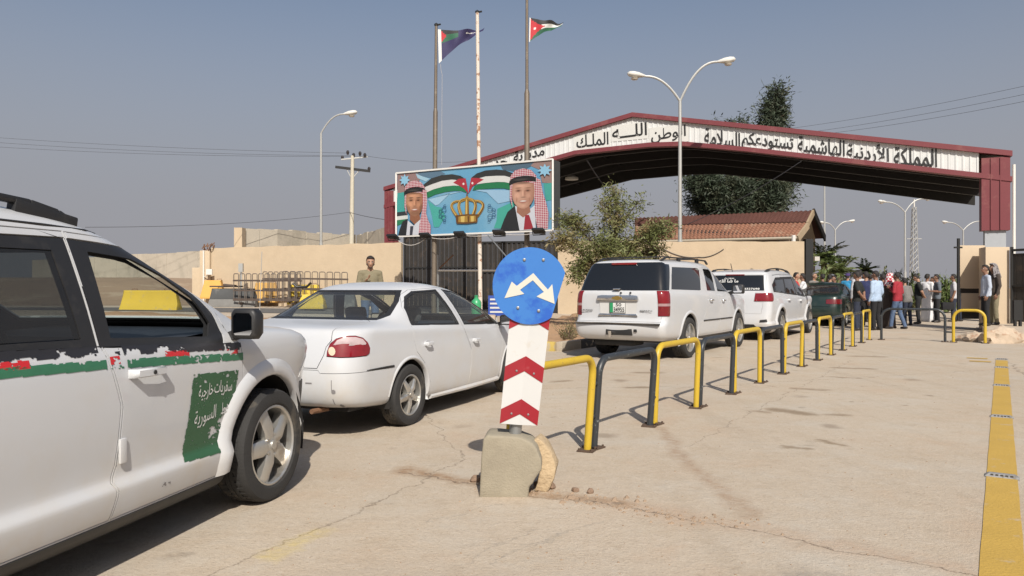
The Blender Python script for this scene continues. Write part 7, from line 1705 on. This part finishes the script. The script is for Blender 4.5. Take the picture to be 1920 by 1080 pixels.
def wagon(loc, phi, label):
    c = Car('wagon_car', wagon_levels(), loc, phi, label, m_wp, 1); FX, AR = 3.12, .445
    q1 = [(-.80,1.255),(-.66,1.50),(-.54,1.655),(.78,1.665),(.86,1.62),(.70,1.245),(.60,1.235)]; q2 = [(1.05,1.235),(1.13,1.655),(1.62,1.655),(1.74,1.60),(1.60,1.225)]; q3 = [(1.76,1.22),(1.88,1.645),(2.12,1.59),(2.40,1.40),(2.66,1.205)]
    for s_ in 'RL':
        for q in (q1, q2, q3): c.part('window_glass', [(s_, q)], m_tg, -.004, .003, .0)
        c.hole((s_, arch(0,.37,AR))); c.hole((s_, arch(FX,.37,AR)))
    c.part('windscreen', [('F', [(-.72,1.26),(.72,1.26),(.62,1.70),(-.62,1.70)], 1.22)], m_tg, -.002, .003, .008)
    c.part('rear_glass', [('B', [(-.90,1.235),(.90,1.235),(.78,1.71),(.70,1.735),(-.70,1.735),(-.78,1.71)], 1.2), ('R', [(-1.3,1.235),(-.90,1.24),(-.74,1.50),(-.62,1.70),(-1.3,1.72)]), ('L', [(-1.3,1.235),(-.90,1.24),(-.74,1.50),(-.62,1.70),(-1.3,1.72)])], m_tg, .001, .002, .008)
    for sg in (-1, 1):
        sd = 'R' if sg < 0 else 'L'
        lamp = lambda z0, z1: [('B', [(-1,z0),(-.795,z0),(-.795,z1),(-1,z1)] if sg < 0 else [(.795,z0),(1,z0),(1,z1),(.795,z1)]), (sd, [(-1.4,z0),(-1.0+.10*(z0-.8),z0),(-1.0+.10*(z1-.8),z1),(-1.4,z1)])]
        c.part('tail_light', lamp(.795,.965), m_lrd2, .014, .001, .02); c.part('reversing_light', lamp(.965,1.012), m_lwr, .012, .001, .02); c.part('brake_lamp', lamp(1.012,1.225), m_lr, .014, .001, .02)
        c.part('rear_door', [(sd, [(.90,1.68),(1.74,1.685),(1.70,1.21),(1.74,.90),(1.73,.40),(.62,.40),(.66,.66),(.86,.82),(.95,1.20)])], None, 0, .004, .02); c.part('front_door', [(sd, [(1.75,1.685),(2.10,1.66),(2.45,1.44),(2.78,1.18),(2.72,.90),(2.70,.40),(1.738,.40),(1.748,.90),(1.708,1.21)])], None, 0, .004, .02)
        c.part('rocker', [(sd, [(.46,.2),(2.68,.2),(2.68,.365),(.46,.365)])], m_blkp, .004, .002, .02); c.part('headlight', [(sd, [(3.75,.80),(4.2,.78),(4.2,1.0),(3.8,1.0)], .6, 1.05)], m_lw, .003, .002, .01)
    c.part('tailgate', [('B', [(-.79,.69),(.79,.69),(.785,1.23),(-.785,1.23)], .685, 1.24)], None, .004, .004, .02)
    c.body()
    for s_ in 'RL':
        sg = -1 if s_ == 'R' else 1
        for cx in (0, FX): flare(c, s_, cx, .37, AR-.003, .06, .014, m_wp, -15, 195); liner(c, cx, .37, AR+.005, sg*.86, sg*.48); wheel(c, cx, sg*.775, .37, .265, .255, 'five')
        mirror(c, s_, 2.55, 1.04, 1.26, .18, .25, .20, m_blkp); handle(c, s_, 1.06, 1.24, 1.045, 1.043, m_chr, .03); handle(c, s_, 1.84, 2.02, 1.03, 1.028, m_chr, .03)
        B().tube([c.hit(s_, x, .66, .006) for x in (.72,1.0,1.3,1.6,1.72)], .012, 6).obj('side_moulding', m_brk, c.root, sm=True); B().tube([c.hit(s_, x, .66, .006) for x in (1.76,2.0,2.3,2.6)], .012, 6).obj('side_moulding', m_brk, c.root, sm=True)
        b = B(); rl_ = [(1.75,sg*.62,1.765),(1.60,sg*.625,1.83),(.6,sg*.63,1.845),(-.5,sg*.62,1.83),(-.75,sg*.61,1.76)]
        for a, q in zip(rl_[:-1], rl_[1:]): b.beam(a, q, .04, .028)
        for x in (1.1, .1): b.beam((x-.06,sg*.628,1.80),(x+.06,sg*.628,1.80),.045,.07)
        b.obj('roof_rail', m_blkp, c.root, bevel=.008)
    for x in (1.2, -.35): B().beam((x,-.62,1.85),(x,.62,1.85),.05,.022).obj('roof_cross_bar', m_blkp, c.root, bevel=.006)
    p = c.hit('B', 0, 1.70, .002); B().box((p.x-.02,-.24,1.695),(p.x+.04,.24,1.735)).obj('brake_light', m_lr, c.root, bevel=.008)
    # tailgate trim
    X = c.hit('B', 0, 1.0).x
    pr = [(-.40,1.075),(-.385,1.145),(-.30,1.155),(.30,1.155),(.385,1.145),(.40,1.075),(.38,1.055),(-.38,1.055)]
    hb = B().prism([(X-.045, y, z) for y, z in pr], (.04,0,0)).obj('chrome_handle', m_chr, c.root, bevel=.012)
    bt = [(-.10,1.085),(-.045,1.085),(-.04,1.07),(.04,1.07),(.045,1.085),(.10,1.085),(.085,1.125),(.045,1.125),(.04,1.14),(-.04,1.14),(-.045,1.125),(-.085,1.125)]
    B().prism([(X-.056, y, z) for y, z in bt], (.012,0,0)).obj('badge', m_gold, hb)
    B().prism([(X-.030, y, z) for y, z in [(-.38,.785),(.38,.785),(.36,.825),(-.36,.825)]], (.028,0,0)).obj('chrome_strip', m_chr, c.root, bevel=.008)
    B().prism([(X-.006, y, z) for y, z in [(-.345,.83),(.345,.83),(.36,1.05),(-.36,1.05)]], (.003,0,0)).obj('plate_recess', mat('recess_white', (0.55,0.545,0.53), .4), c.root)
    plate_obj(c, .0, .935, .31, .185, None, [('50', .035, -.075, .02, .08), ('34955', .075, -.13, -.078, .005)], True)
    b = B(); b.box((X-.02,-.04,1.245),(X+.03,.09,1.275)); b.obj('glass_latch', m_chr, c.root, bevel=.006)
    for y in (-.06, -.24): B().lathe([(.018,0),(.018,.012)], 12, Matrix.Translation((X-.004,y,1.195)) @ Matrix.Rotation(R(-90),4,'Y')).obj('lock_button', m_blkp, c.root)
    for txt, y0, y1 in (('SUBURBAN', .74, .50), ('ISSPATU', -.42, -.64)):
        b = B(); place_text(b, txt, (X-.007, y0, .87), (0,y1-y0,0), (0,0,.026), (-.004,0,0), .01); b.obj('lettering', m_letter, c.root, fix=False)
    Xb = c.hit('B', 0, .60).x
    B().box((Xb-.012,-.80,.640),(Xb+.05,.80,.672)).obj('bumper_step', m_brk, c.root, bevel=.006); B().box((Xb-.016,-.80,.660),(Xb-.004,.80,.668)).obj('bumper_strip', m_chr, c.root)
    Xh = c.hit('B', 0, .52).x; B().box((Xh-.006,-.30,.455),(Xh+.05,.20,.575)).obj('hitch_recess', m_blkp, c.root, bevel=.01); b = B(); b.tube([(Xh-.09,.08,.50),(Xh+.03,.08,.50)], .03, 10); b.tube([(Xh-.09,.08,.42),(Xh-.09,.08,.53)], [.02,.035], 10); b.obj('tow_hitch', m_chr, c.root, sm=True)
    B().box((Xh-.008,-.39,.515),(Xh+.02,-.33,.565)).obj('tow_socket', m_blkp, c.root, bevel=.006)
    B().box((-1.0,-.70,.33),(3.8,.70,.38)).obj('underbody', m_brk, c.root); B().box((-1.05,-.25,.25),(-.6,.55,.36)).obj('spare_wheel', m_rub_, c.root, bevel=.05); B().tube([(-.05,-.6,.33),(-.05,.6,.33)], .07, 10).obj('rear_axle', m_brk, c.root, sm=True)
    return c
c3 = wagon((2.52, 14.17, 0), 33.0, 'large white wagon with dark windows and chrome tailgate bar beside the soil bed')
c4, _ = crossover((5.95, 19.15, 0), 33.5, 'farther white crossover car with writing on its rear window', 1.06, False)
Xr = c4.hit('B', 0, 1.3).x
c4.text('lettering', shape_ar('ما شاء الله'.replace('ء','')), 'B', (.36,1.335), (-.46,0), (0,.075), m_pw, .004, .02); c4.text('lettering', '0788327698', 'B', (-.10,1.165), (-.50,0), (0,.045), m_pw, .004, .02); c4.text('lettering', 'GLOBAL', 'B', (.24,1.415), (-.24,0), (0,.03), m_pw, .004, .01)
for sg in (-1, 1):
    q = [c4.hit('B', sg*y, z, .013) for y, z in ((.55,.915),(.88,.912),(.88,.938),(.55,.94))]; mesh_obj('reflector_strip', q, [(0,1,2,3)], m_lw, c4.root)
B().tube([(-.55,.1,1.545),(-.72,.1,1.78)], .008, 6).obj('roof_aerial', m_blkp, c4.root, sm=True)
c5 = saloon((10.45, 25.5, 0), 33.5, 'dark green saloon car at the head of the queue beside the crowd', 1.10, m_gp, False)
for k in list(_wheel.values()):
    for o in k: bpy.data.objects.remove(o)
# ================================================================== PEOPLE
def capsule(v, f, a, b_, ra, rb, sx=1.0, n=12, rows=4):
    """tapered capsule, cross-section widened by sx along X"""
    a = Vector(a); b_ = Vector(b_); d = b_-a; L_ = d.length; d = d.normalized() if L_ > 1e-6 else Vector((0,0,1)); k = len(v); rings = []
    for i in range(rows): t = R(-90 + 90*i/rows); rings.append((a + d*ra*math.sin(t), ra*math.cos(t)))
    rings += [(a, ra), (a.lerp(b_, .5), (ra+rb)/2), (b_, rb)]
    for i in range(1, rows+1): t = R(90*i/rows); rings.append((b_ + d*rb*math.sin(t), rb*math.cos(t)))
    u = d.orthogonal().normalized() if abs(d.z) < .6 else (Vector((1,0,0)) - d*d.x).normalized(); w = d.cross(u)
    for c, r_ in rings:
        for j in range(n): t = 2*math.pi*j/n; q = u*math.cos(t)*r_ + w*math.sin(t)*r_; q.x *= sx; v.append(c + q)
    m = len(rings)
    for i in range(m-1):
        for j in range(n): f.append((k+i*n+j, k+i*n+(j+1)%n, k+(i+1)*n+(j+1)%n, k+(i+1)*n+j))
    f.append(tuple(k+j for j in range(n))[::-1]); f.append(tuple(k+(m-1)*n+j for j in range(n)))

def hand(b, W, D, side, curl=.5, mi=0):
    """palm and five separate fingers from wrist W along direction D"""
    D = D.normalized(); fwd = Vector((0,1,0)); ax = D.cross(fwd); ax = ax.normalized() if ax.length > .1 else Vector((1,0,0)); fw = ax.cross(D).normalized(); n_ = ax*side   # palm spreads along fw
    P = lambda d, f_, o=0: W + D*d + fw*f_ + n_*o
    v = []; f = []
    for i in range(4): capsule(v, f, P(.0, -.024+.016*i), P(.085, -.030+.020*i), .015, .012, n=6, rows=2)
    b.add(v, f, mi)
    for i, L_ in enumerate((.062, .075, .080, .070)):
        s0 = P(.085, -.030+.020*i); k = D*math.cos(curl*.5) + n_*(-math.sin(curl*.5)); k2 = D*math.cos(curl*1.4) + n_*(-math.sin(curl*1.4)); b.tube([s0, s0+k*L_*.45, s0+k*L_*.45+k2*L_*.55], [.0095,.009,.007], 6, mi=mi)
    s0 = P(.025, .036); b.tube([s0 - fw*.012, s0 + fw*.022 + D*.03, s0 + fw*.026 + D*.06 - n_*.012], [.012,.011,.008], 6, mi=mi)

def cloth(name, c, var=.12): return mat('cloth_' + name, c, .9, var=var, scale=9, bump=.35, bscale=22)
m_skin = mat('skin_tan', (0.36,0.205,0.135), .6, var=.08); m_skin2 = mat('skin_brown', (0.235,0.125,0.082), .6, var=.08); m_hair = mat('dark_hair', (0.016,0.013,0.012), .7, bump=.5, bscale=70); m_ghair = mat('grey_hair', (0.16,0.15,0.14), .8, bump=.5, bscale=70)
m_shoe = mat('dark_shoe', (0.028,0.022,0.020), .5); m_eye = mat('eye_white', (0.55,0.54,0.52), .3); m_pup = mat('eye_dark', (0.015,0.012,0.010), .3); m_lip = mat('lip', (0.30,0.13,0.10), .6)
_pn = [0]
def person(loc, heading, H, label, top, legs, skin=None, hair=None, pose='stand', head_turn=0.0, robe=None, sleeves='long', wrap=None, cap=None, beard=False, group='people waiting at the crossing', head_tilt=0.0, stride=.0, build=1.0, arms=None, lean=0.0):
    """one continuous clothed body; heading = direction faced in degrees (0 = +X, 90 = away from the camera)"""
    _pn[0] += 1; s = H/1.75; skin = skin or m_skin; hair = hair or m_hair; e = empty('person', loc, R(heading-90), label, 'person', group)
    rr_ = random.Random(_pn[0]*13); V = Vector
    # joints, facing +Y, in metres for 1.75 m
    st = stride; hipL, hipR = V((-.09,0,.90)), V((.09,0,.90)); kL, kR = V((-.105,.02+st*.5,.48)), V((.105,.03-st*.35,.48)); aL, aR = V((-.115,st-.01,.085)), V((.115,-st-.01,.085))
    ch = V((0,.0+lean,1.33)); nk = V((0,.005+lean*1.2,1.46)); hd = V((0,.03+lean*1.35,1.62)); shL, shR = V((-.185,-.005+lean,1.40)), V((.185,-.005+lean,1.40))
    A = arms or 'down'
    def arm(sg, kind):
        sh = shL if sg < 0 else shR
        if kind == 'down': return sh, sh + V((sg*.05,-.02,-.29)), sh + V((sg*.055,.06,-.545))
        if kind == 'bent': return sh, sh + V((sg*.055,-.03,-.28)), sh + V((sg*-.03,.20,-.26))
        if kind == 'chest': return sh, sh + V((sg*.06,.0,-.27)), sh + V((sg*-.10,.20,-.13))
        if kind == 'back': return sh, sh + V((sg*.075,-.10,-.27)), sh + V((sg*-.14,-.17,-.44))
        if kind == 'up': return sh, sh + V((sg*.04,.12,-.24)), sh + V((sg*-.07,.25,.02))
        return sh, sh + V((sg*.07,.0,-.29)), sh + V((sg*.06,.12,-.50))
    ak = A if isinstance(A, tuple) else (A, A); aLn = arm(-1, ak[0]); aRn = arm(1, ak[1])
    segs = []   # (tag, a, b, ra, rb, sx)
    B_ = build
    if robe:
        segs += [('robe', V((0,-.005,.12)), V((0,-.005,.55)), .205, .185, 1.05), ('robe', V((0,0,.55)), V((0,0,.95)), .185, .165, 1.05)]
    else:
        segs += [('legs', hipL, kL, .098*B_, .070, 1), ('legs', kL, aL+V((0,0,.02)), .070, .058, 1), ('legs', hipR, kR, .098*B_, .070, 1), ('legs', kR, aR+V((0,0,.02)), .070, .058, 1), ('legs', V((-.05,0,.93)), V((.05,0,.93)), .125*B_, .125*B_, 1.12)]
    tt = 'robe' if robe else 'top'
    segs += [(tt, V((0,0,.965)), V((0,lean*.4,1.10)), .132*B_, .128*B_, 1.25), (tt, V((0,lean*.4,1.10)), ch-V((0,0,.03)), .130*B_, .128*B_, 1.32), (tt, V((-.13,lean,1.395)), V((.13,lean,1.395)), .075, .075, 1.0)]
    for sh, el, wr in (aLn, aRn):
        segs += [(tt, sh, el, .062*B_, .052, 1)]; segs.append((tt if (sleeves == 'long' or robe) else 'skin', el, wr, .050 if sleeves == 'long' else .042, .034, 1))
        if sleeves == 'short': segs[-2] = (tt, sh, sh.lerp(el,.75), .064*B_, .062, 1); segs.append(('skin', sh.lerp(el,.6), el, .046, .043, 1))
    segs += [('skin', nk-V((0,0,.05)), nk+V((0,.01,.08)), .056, .054, 1), ('skin', hd+V((0,-.012,.035)), hd+V((0,.0,.02)), .092, .088, .90), ('skin', hd+V((0,.030,-.01)), hd+V((0,.038,-.055)), .068, .050, .92), ('skin', hd+V((0,.092,.005)), hd+V((0,.102,-.025)), .011, .015, 1),
             ('skin', hd+V((-.080,-.005,.02)), hd+V((-.080,-.005,-.015)), .016, .012, .6), ('skin', hd+V((.080,-.005,.02)), hd+V((.080,-.005,-.015)), .016, .012, .6)]
    for a, yaw in ((aL, -.12), (aR, .12)):
        segs += [('shoe', a+V((0,-.04,-.035)), a+V((yaw*.3,.13,-.05)), .046, .038, .95)]
    # turn the head about the neck
    Mh = Matrix.Translation(nk) @ Matrix.Rotation(R(head_turn),4,'Z') @ Matrix.Rotation(R(-head_tilt),4,'X') @ Matrix.Translation(-nk); hs_ = len(segs) - 8
    headset = [i for i, q in enumerate(segs) if q[0] == 'skin' and (q[1]-hd).length < .14]
    for i in headset: t_, a, b_, ra, rb, sx = segs[i]; segs[i] = (t_, Mh @ a, Mh @ b_, ra, rb, sx)
    v = []; f = []
    for t_, a, b_, ra, rb, sx in segs: capsule(v, f, a, b_, ra, rb, sx)
    me = bpy.data.meshes.new('tmp'); me.from_pydata([tuple(p) for p in v], [], f); me.update(); o = bpy.data.objects.new('tmp', me); COL.objects.link(o)
    md = o.modifiers.new('r', 'REMESH'); md.mode = 'VOXEL'; md.voxel_size = .017; m2 = o.modifiers.new('s', 'SMOOTH'); m2.iterations = 3; m2.factor = .5
    dg = bpy.context.evaluated_depsgraph_get(); dg.update(); out = bpy.data.meshes.new_from_object(o.evaluated_get(dg)); bpy.data.objects.remove(o); bpy.data.meshes.remove(me)
    slots = {'skin': 0, 'top': 1, 'legs': 2, 'shoe': 3, 'robe': 1}
    def nearest(p):
        best, bt = 9e9, 'skin'
        for t_, a, b_, ra, rb, sx in segs:
            d = b_-a; t = max(0, min(1, (p-a).dot(d)/max(d.length_squared,1e-9))); q = p-(a+d*t); q.x /= sx; dd = q.length-(ra+(rb-ra)*t)
            if dd < best: best, bt = dd, t_
        return bt
    cs_ = [p.center.copy() for p in out.polygons]; hem = .86 if not robe else 0
    b = B(); b.v = []; idx = []
    for c in cs_:
        t_ = nearest(c)
        if t_ == 'legs' and c.z > hem and not robe: t_ = 'top'
        if t_ == 'top' and c.z < hem and abs(c.x) < .16: t_ = 'legs'
        idx.append(slots[t_])
    nb = bmesh.new(); nb.from_mesh(out)
    for w in nb.verts:      # cloth folds
        if w.co.z < 1.40: w.co += w.normal * (.006*noise.noise(w.co*V((9,9,5)) + V((_pn[0]*3,0,0))) + .004*noise.noise(w.co*24))
    nb.to_mesh(out); nb.free()
    B0 = B(); B0.v = [w.co.copy() for w in out.vertices]; B0.f = [tuple(p.vertices) for p in out.polygons]; B0.mi = idx
    for k_, (sg, (sh, el, wr)) in enumerate(((-1, aLn), (1, aRn))): hand(B0, wr - (wr-el).normalized()*.015, wr-el, sg, .55, 0)
    mats = [skin, top, legs or top, m_shoe]; body = B0.obj('body', mats, e, sm=True, angle=60, fix=False); body.scale = (s,)*3; bpy.data.meshes.remove(out)
    # face
    fb = B()
    def hp(x, y, z): return Mh @ (hd + V((x, y, z)))
    for sg in (-1, 1):
        M = Matrix.Translation(hp(sg*.033, .072, .022)); fb.lathe([(.001,-.010),(.012,-.005),(.014,0),(.012,.005),(.001,.010)], 8, M, 0); fb.lathe([(.001,-.006),(.007,0),(.001,.006)], 8, Matrix.Translation(hp(sg*.033,.083,.022)), 1)
        fb.beam(hp(sg*.015,.090,.043), hp(sg*.052,.080,.046), .008, .008, 1)
    fb.beam(hp(-.022,.084,-.050), hp(.022,.084,-.050), .010, .010, 2); o = fb.obj('face_features', [m_eye, m_pup, m_lip], e); o.scale = (s,)*3
    if beard:
        w_ = B(); v = []; f = []
        for a, c, r_ in ((( -.062,.018,-.03),(0,.062,-.082),.022), ((.062,.018,-.03),(0,.062,-.082),.022), ((0,.058,-.078),(0,.062,-.09),.026)): capsule(v, f, hp(*a), hp(*c), r_, r_, n=8, rows=3)
        w_.add(v, f); o = w_.obj('beard', mat('beard_stubble', (.055,.036,.028), .9, bump=.4, bscale=80), e, sm=True); o.scale = (s,)*3
    # hair, cap or head cloth
    def dome(rx, ry, rz, zc_, yc, lo, hi, amp=.0, back=1.0):
        v = []; f = []; nu, nv_ = 20, 9
        for j in range(nv_+1):
            el = R(lo + (hi-lo)*j/nv_)
            for i in range(nu):
                az = 2*math.pi*i/nu; fr = math.sin(az); r0 = math.cos(el); zz = math.sin(el)
                zl = zz*rz
                low = (1 - j/nv_)**2; zl += low*(.105*smooth((fr+.1)/.8) - .035*back*smooth((-fr+.1)/.8))
                k = 1 + amp*noise.noise(V((math.cos(az)*2.2, fr*2.2, zz*2.2 + _pn[0])))
                v.append(hp(rx*math.cos(az)*r0*k, yc + ry*fr*r0*k, zc_ + zl*k))
        f = [(j*nu+i, j*nu+(i+1)%nu, (j+1)*nu+(i+1)%nu, (j+1)*nu+i) for j in range(nv_) for i in range(nu)]; f.append(tuple(nv_*nu+i for i in range(nu))); return v, f
    if wrap is not None:
        b = B(); b.add(*dome(.104,.118,.112,.035,-.012,-12,88,.06))
        v = []; f = []; n = 14
        for j in range(7):      # cloth falling over the neck and shoulders
            t = j/6
            for i in range(n+1):
                az = R(-215 + 250*i/n); rx = .104 + .115*t**1.2; ry = .112 + .055*t
                v.append(hp(rx*math.cos(az), -.012 + ry*math.sin(az) - .02*t, .03 - .30*t + .015*math.sin(i*2.1+j)))
        f = [(j*(n+1)+i, j*(n+1)+i+1, (j+1)*(n+1)+i+1, (j+1)*(n+1)+i) for j in range(6) for i in range(n)]; b.add(v, f); o = b.obj('head_cloth', wrap, e, sm=True, angle=70, fix=False); o.scale = (s,)*3
    else:
        b = B(); b.add(*dome(.0862,.098,.1035,.036,-.018,-20,88,.05)); o = b.obj('hair', hair, e, sm=True, angle=70); o.scale = (s,)*3
        if cap is not None:
            b = B(); b.add(*dome(.094,.108,.110,.038,-.010,2,88,.0,0)); q = [hp(.07*math.cos(R(t)), .085 + .085*math.sin(R(t)), .075 - .012*math.sin(R(t))) for t in range(0, 181, 20)]; b.prism(q, V((0,0,.006))); o = b.obj('cap', cap, e, sm=True, angle=50); o.scale = (s,)*3
    return e
def red_keffiyeh():
    m = bpy.data.materials.new('red_white_head_cloth'); m.use_nodes = True; nt = m.node_tree; bs = nt.nodes['Principled BSDF']; bs.inputs['Roughness'].default_value = .9
    tc = nt.nodes.new('ShaderNodeTexCoord'); ck = nt.nodes.new('ShaderNodeTexChecker'); ck.inputs['Scale'].default_value = 15; ck.inputs[1].default_value = (.40,.02,.04,1); ck.inputs[2].default_value = (.62,.58,.57,1)
    nt.links.new(tc.outputs['Object'], ck.inputs['Vector']); nt.links.new(ck.outputs[0], bs.inputs['Base Color']); return m
k_red = red_keffiyeh(); k_grey = mat('grey_patterned_head_cloth', (0.24,0.22,0.22), .9, var=.2, scale=20, col2=(0.06,0.055,0.06), amount=.9, pscale=24, thresh=.5, edge=.05)
C = {k: cloth(k, c) for k, c in dict(black=(.015,.017,.016), charcoal=(.03,.032,.036), lightblue=(.36,.46,.60), red=(.30,.022,.035), navy=(.022,.028,.085), cyan=(.03,.22,.42), white=(.62,.62,.63), grey=(.10,.115,.135), offwhite=(.44,.44,.46), paleblue=(.40,.44,.52), brown=(.055,.042,.035), khaki=(.19,.165,.105), greyjacket=(.17,.16,.15), brightred=(.50,.02,.03)).items()}
jeans = mat('blue_jeans', (.075,.115,.20), .9, var=.25, scale=7, col2=(.16,.21,.30), amount=.6, pscale=4, bump=.3); djeans = mat('dark_jeans', (.022,.028,.048), .9, var=.2, bump=.3); trous = cloth('black_trousers', (.014,.014,.016))
def P_(px, Y, dz=0.0): q = gnd(px, Y); q.z += dz; return q
W = 'people waiting at the crossing'
person(P_(694, 14.9, .18), -75, 1.74, 'bearded man in khaki jumper and jeans standing behind the white saloon', C['khaki'], jeans, m_skin, pose='x', arms=('down','chest'), beard=True, head_tilt=14, group=None)
person(P_(1643, 22.6), 118, 1.80, 'man in light blue shirt and black trousers seen from behind', C['lightblue'], trous, m_skin2, arms=('down','out'), head_turn=20)
person(P_(1608, 22.4), 140, 1.78, 'man in black T-shirt holding his hands behind his back by the green car', C['black'], djeans, m_skin2, sleeves='short', arms='back', head_turn=-10)
person(P_(1624, 23.6), 60, 1.80, 'man in navy shirt between the black T-shirt and light blue shirt men', C['navy'], trous, m_skin, arms='bent', head_turn=50)
person(P_(1589, 30.2), 45, 1.80, 'man in bright blue shirt wearing a purple cap beyond the green car', C['cyan'], djeans, m_skin, sleeves='short', cap=cloth('purple_cap', (.05,.03,.12)), arms='bent')
person(P_(1612, 25.2), 80, 1.88, 'tall man in white collar behind the man in the cap', C['offwhite'], trous, m_skin2, arms='down')
person(P_(1683, 23.3), 128, 1.77, 'man in dark red shirt and faded jeans standing astride', C['red'], jeans, m_skin2, arms=('chest','bent'), stride=.16)
person(P_(1667, 23.8), 10, 1.75, 'person in brown robe with red and white head cloth', C['brown'], None, m_skin2, robe=True, wrap=k_red, arms='up')
person(P_(1702, 25.5), 100, 1.62, 'person in grey jacket bending behind the man in dark red', C['greyjacket'], djeans, m_skin, arms='bent', lean=.12)
person(P_(1722, 26.5), 150, 1.78, 'man in black polo shirt with hands behind his back, left of the white robe', C['black'], trous, m_skin, sleeves='short', arms='back', head_tilt=18)
person(P_(1738, 28.3), 30, 1.80, 'man in long white robe seen from the side', C['white'], None, m_skin2, robe=True, arms='down')
person(P_(1750, 29.2), 160, 1.70, 'second person in white robe half hidden behind the first', C['white'], None, m_skin2, robe=True, arms='down')
person(P_(1757, 27.6), 165, 1.78, 'man in grey shirt and black trousers right of the white robes', C['grey'], trous, m_skin2, sleeves='short', arms=('bent','down'))
pb = P_(1789, 28.2)
person(pb, 150, 1.80, 'man in pale shirt and navy trousers carrying a black bag', C['offwhite'], djeans, m_skin2, sleeves='short', arms='down', stride=.05)
person(P_(1801, 28.6), 150, 1.74, 'man in dark clothes half hidden by the gate post', C['charcoal'], djeans, m_skin2, arms='down')
person(P_(1849, 20.6, .235), 165, 1.68, 'man in pale blue shirt and black trousers standing on the plinth', C['paleblue'], trous, m_skin2, arms='down', head_turn=15)
person(P_(1864, 21.2, .235), 175, 1.74, 'person with grey patterned head cloth behind the man on the plinth', C['brown'], C['khaki'], m_skin2, wrap=k_grey, arms='down')
person(P_(1409, 23.4), 60, 1.86, 'man whose dark head shows above the roof of the farther crossover', C['charcoal'], djeans, m_skin, arms='down')
person(P_(1477, 24.6), 200, 1.76, 'grey-haired man behind the farther crossover car', C['grey'], djeans, m_skin, m_ghair, arms='down')
person(P_(1492, 25.2), -30, 1.78, 'man in bright red shirt behind the farther crossover', C['brightred'], djeans, m_skin, arms='down')
person(P_(1506, 26.0), 150, 1.76, 'man in white shirt next to the bright red shirt', C['white'], djeans, m_skin2, arms='up')
person(P_(1526, 27.8), -60, 1.80, 'bald-looking man in grey jacket behind the green car', C['greyjacket'], djeans, m_skin, m_ghair, arms='down')
person(P_(1543, 28.5), 120, 1.76, 'man in black left of centre behind the green car roof', C['black'], djeans, m_skin2, arms='down')
person(P_(1556, 28.0), 40, 1.74, 'man in charcoal top behind the middle of the green car', C['charcoal'], djeans, m_skin, arms='bent')
person(P_(1570, 27.2), 200, 1.70, 'man in navy top bending near the green car windscreen', C['navy'], djeans, m_skin2, arms='bent', lean=.1)
person(P_(1632, 27.5), 70, 1.78, 'man in charcoal top at the back of the crowd behind the light blue shirt', C['charcoal'], trous, m_skin2, arms='down')
person(P_(1656, 27.0), 110, 1.76, 'man in black at the back between light blue shirt and head cloth', C['black'], trous, m_skin2, arms='down')
b = B(); q = pb + Vector((-.30,-.10,.62)); b.box((q.x-.24,q.y-.09,q.z-.17),(q.x+.22,q.y+.09,q.z+.12)); o = b.obj('handbag', cloth('black_bag', (.012,.012,.014)), bevel=.05); tag(o, 'black bag hanging from the hand of the man in the pale shirt', 'bag')
B().tube([q+Vector((-.12,0,.11)), q+Vector((-.08,0,.20)), q+Vector((.08,0,.20)), q+Vector((.12,0,.11))], .012, 6).obj('strap', trous, o, sm=True)
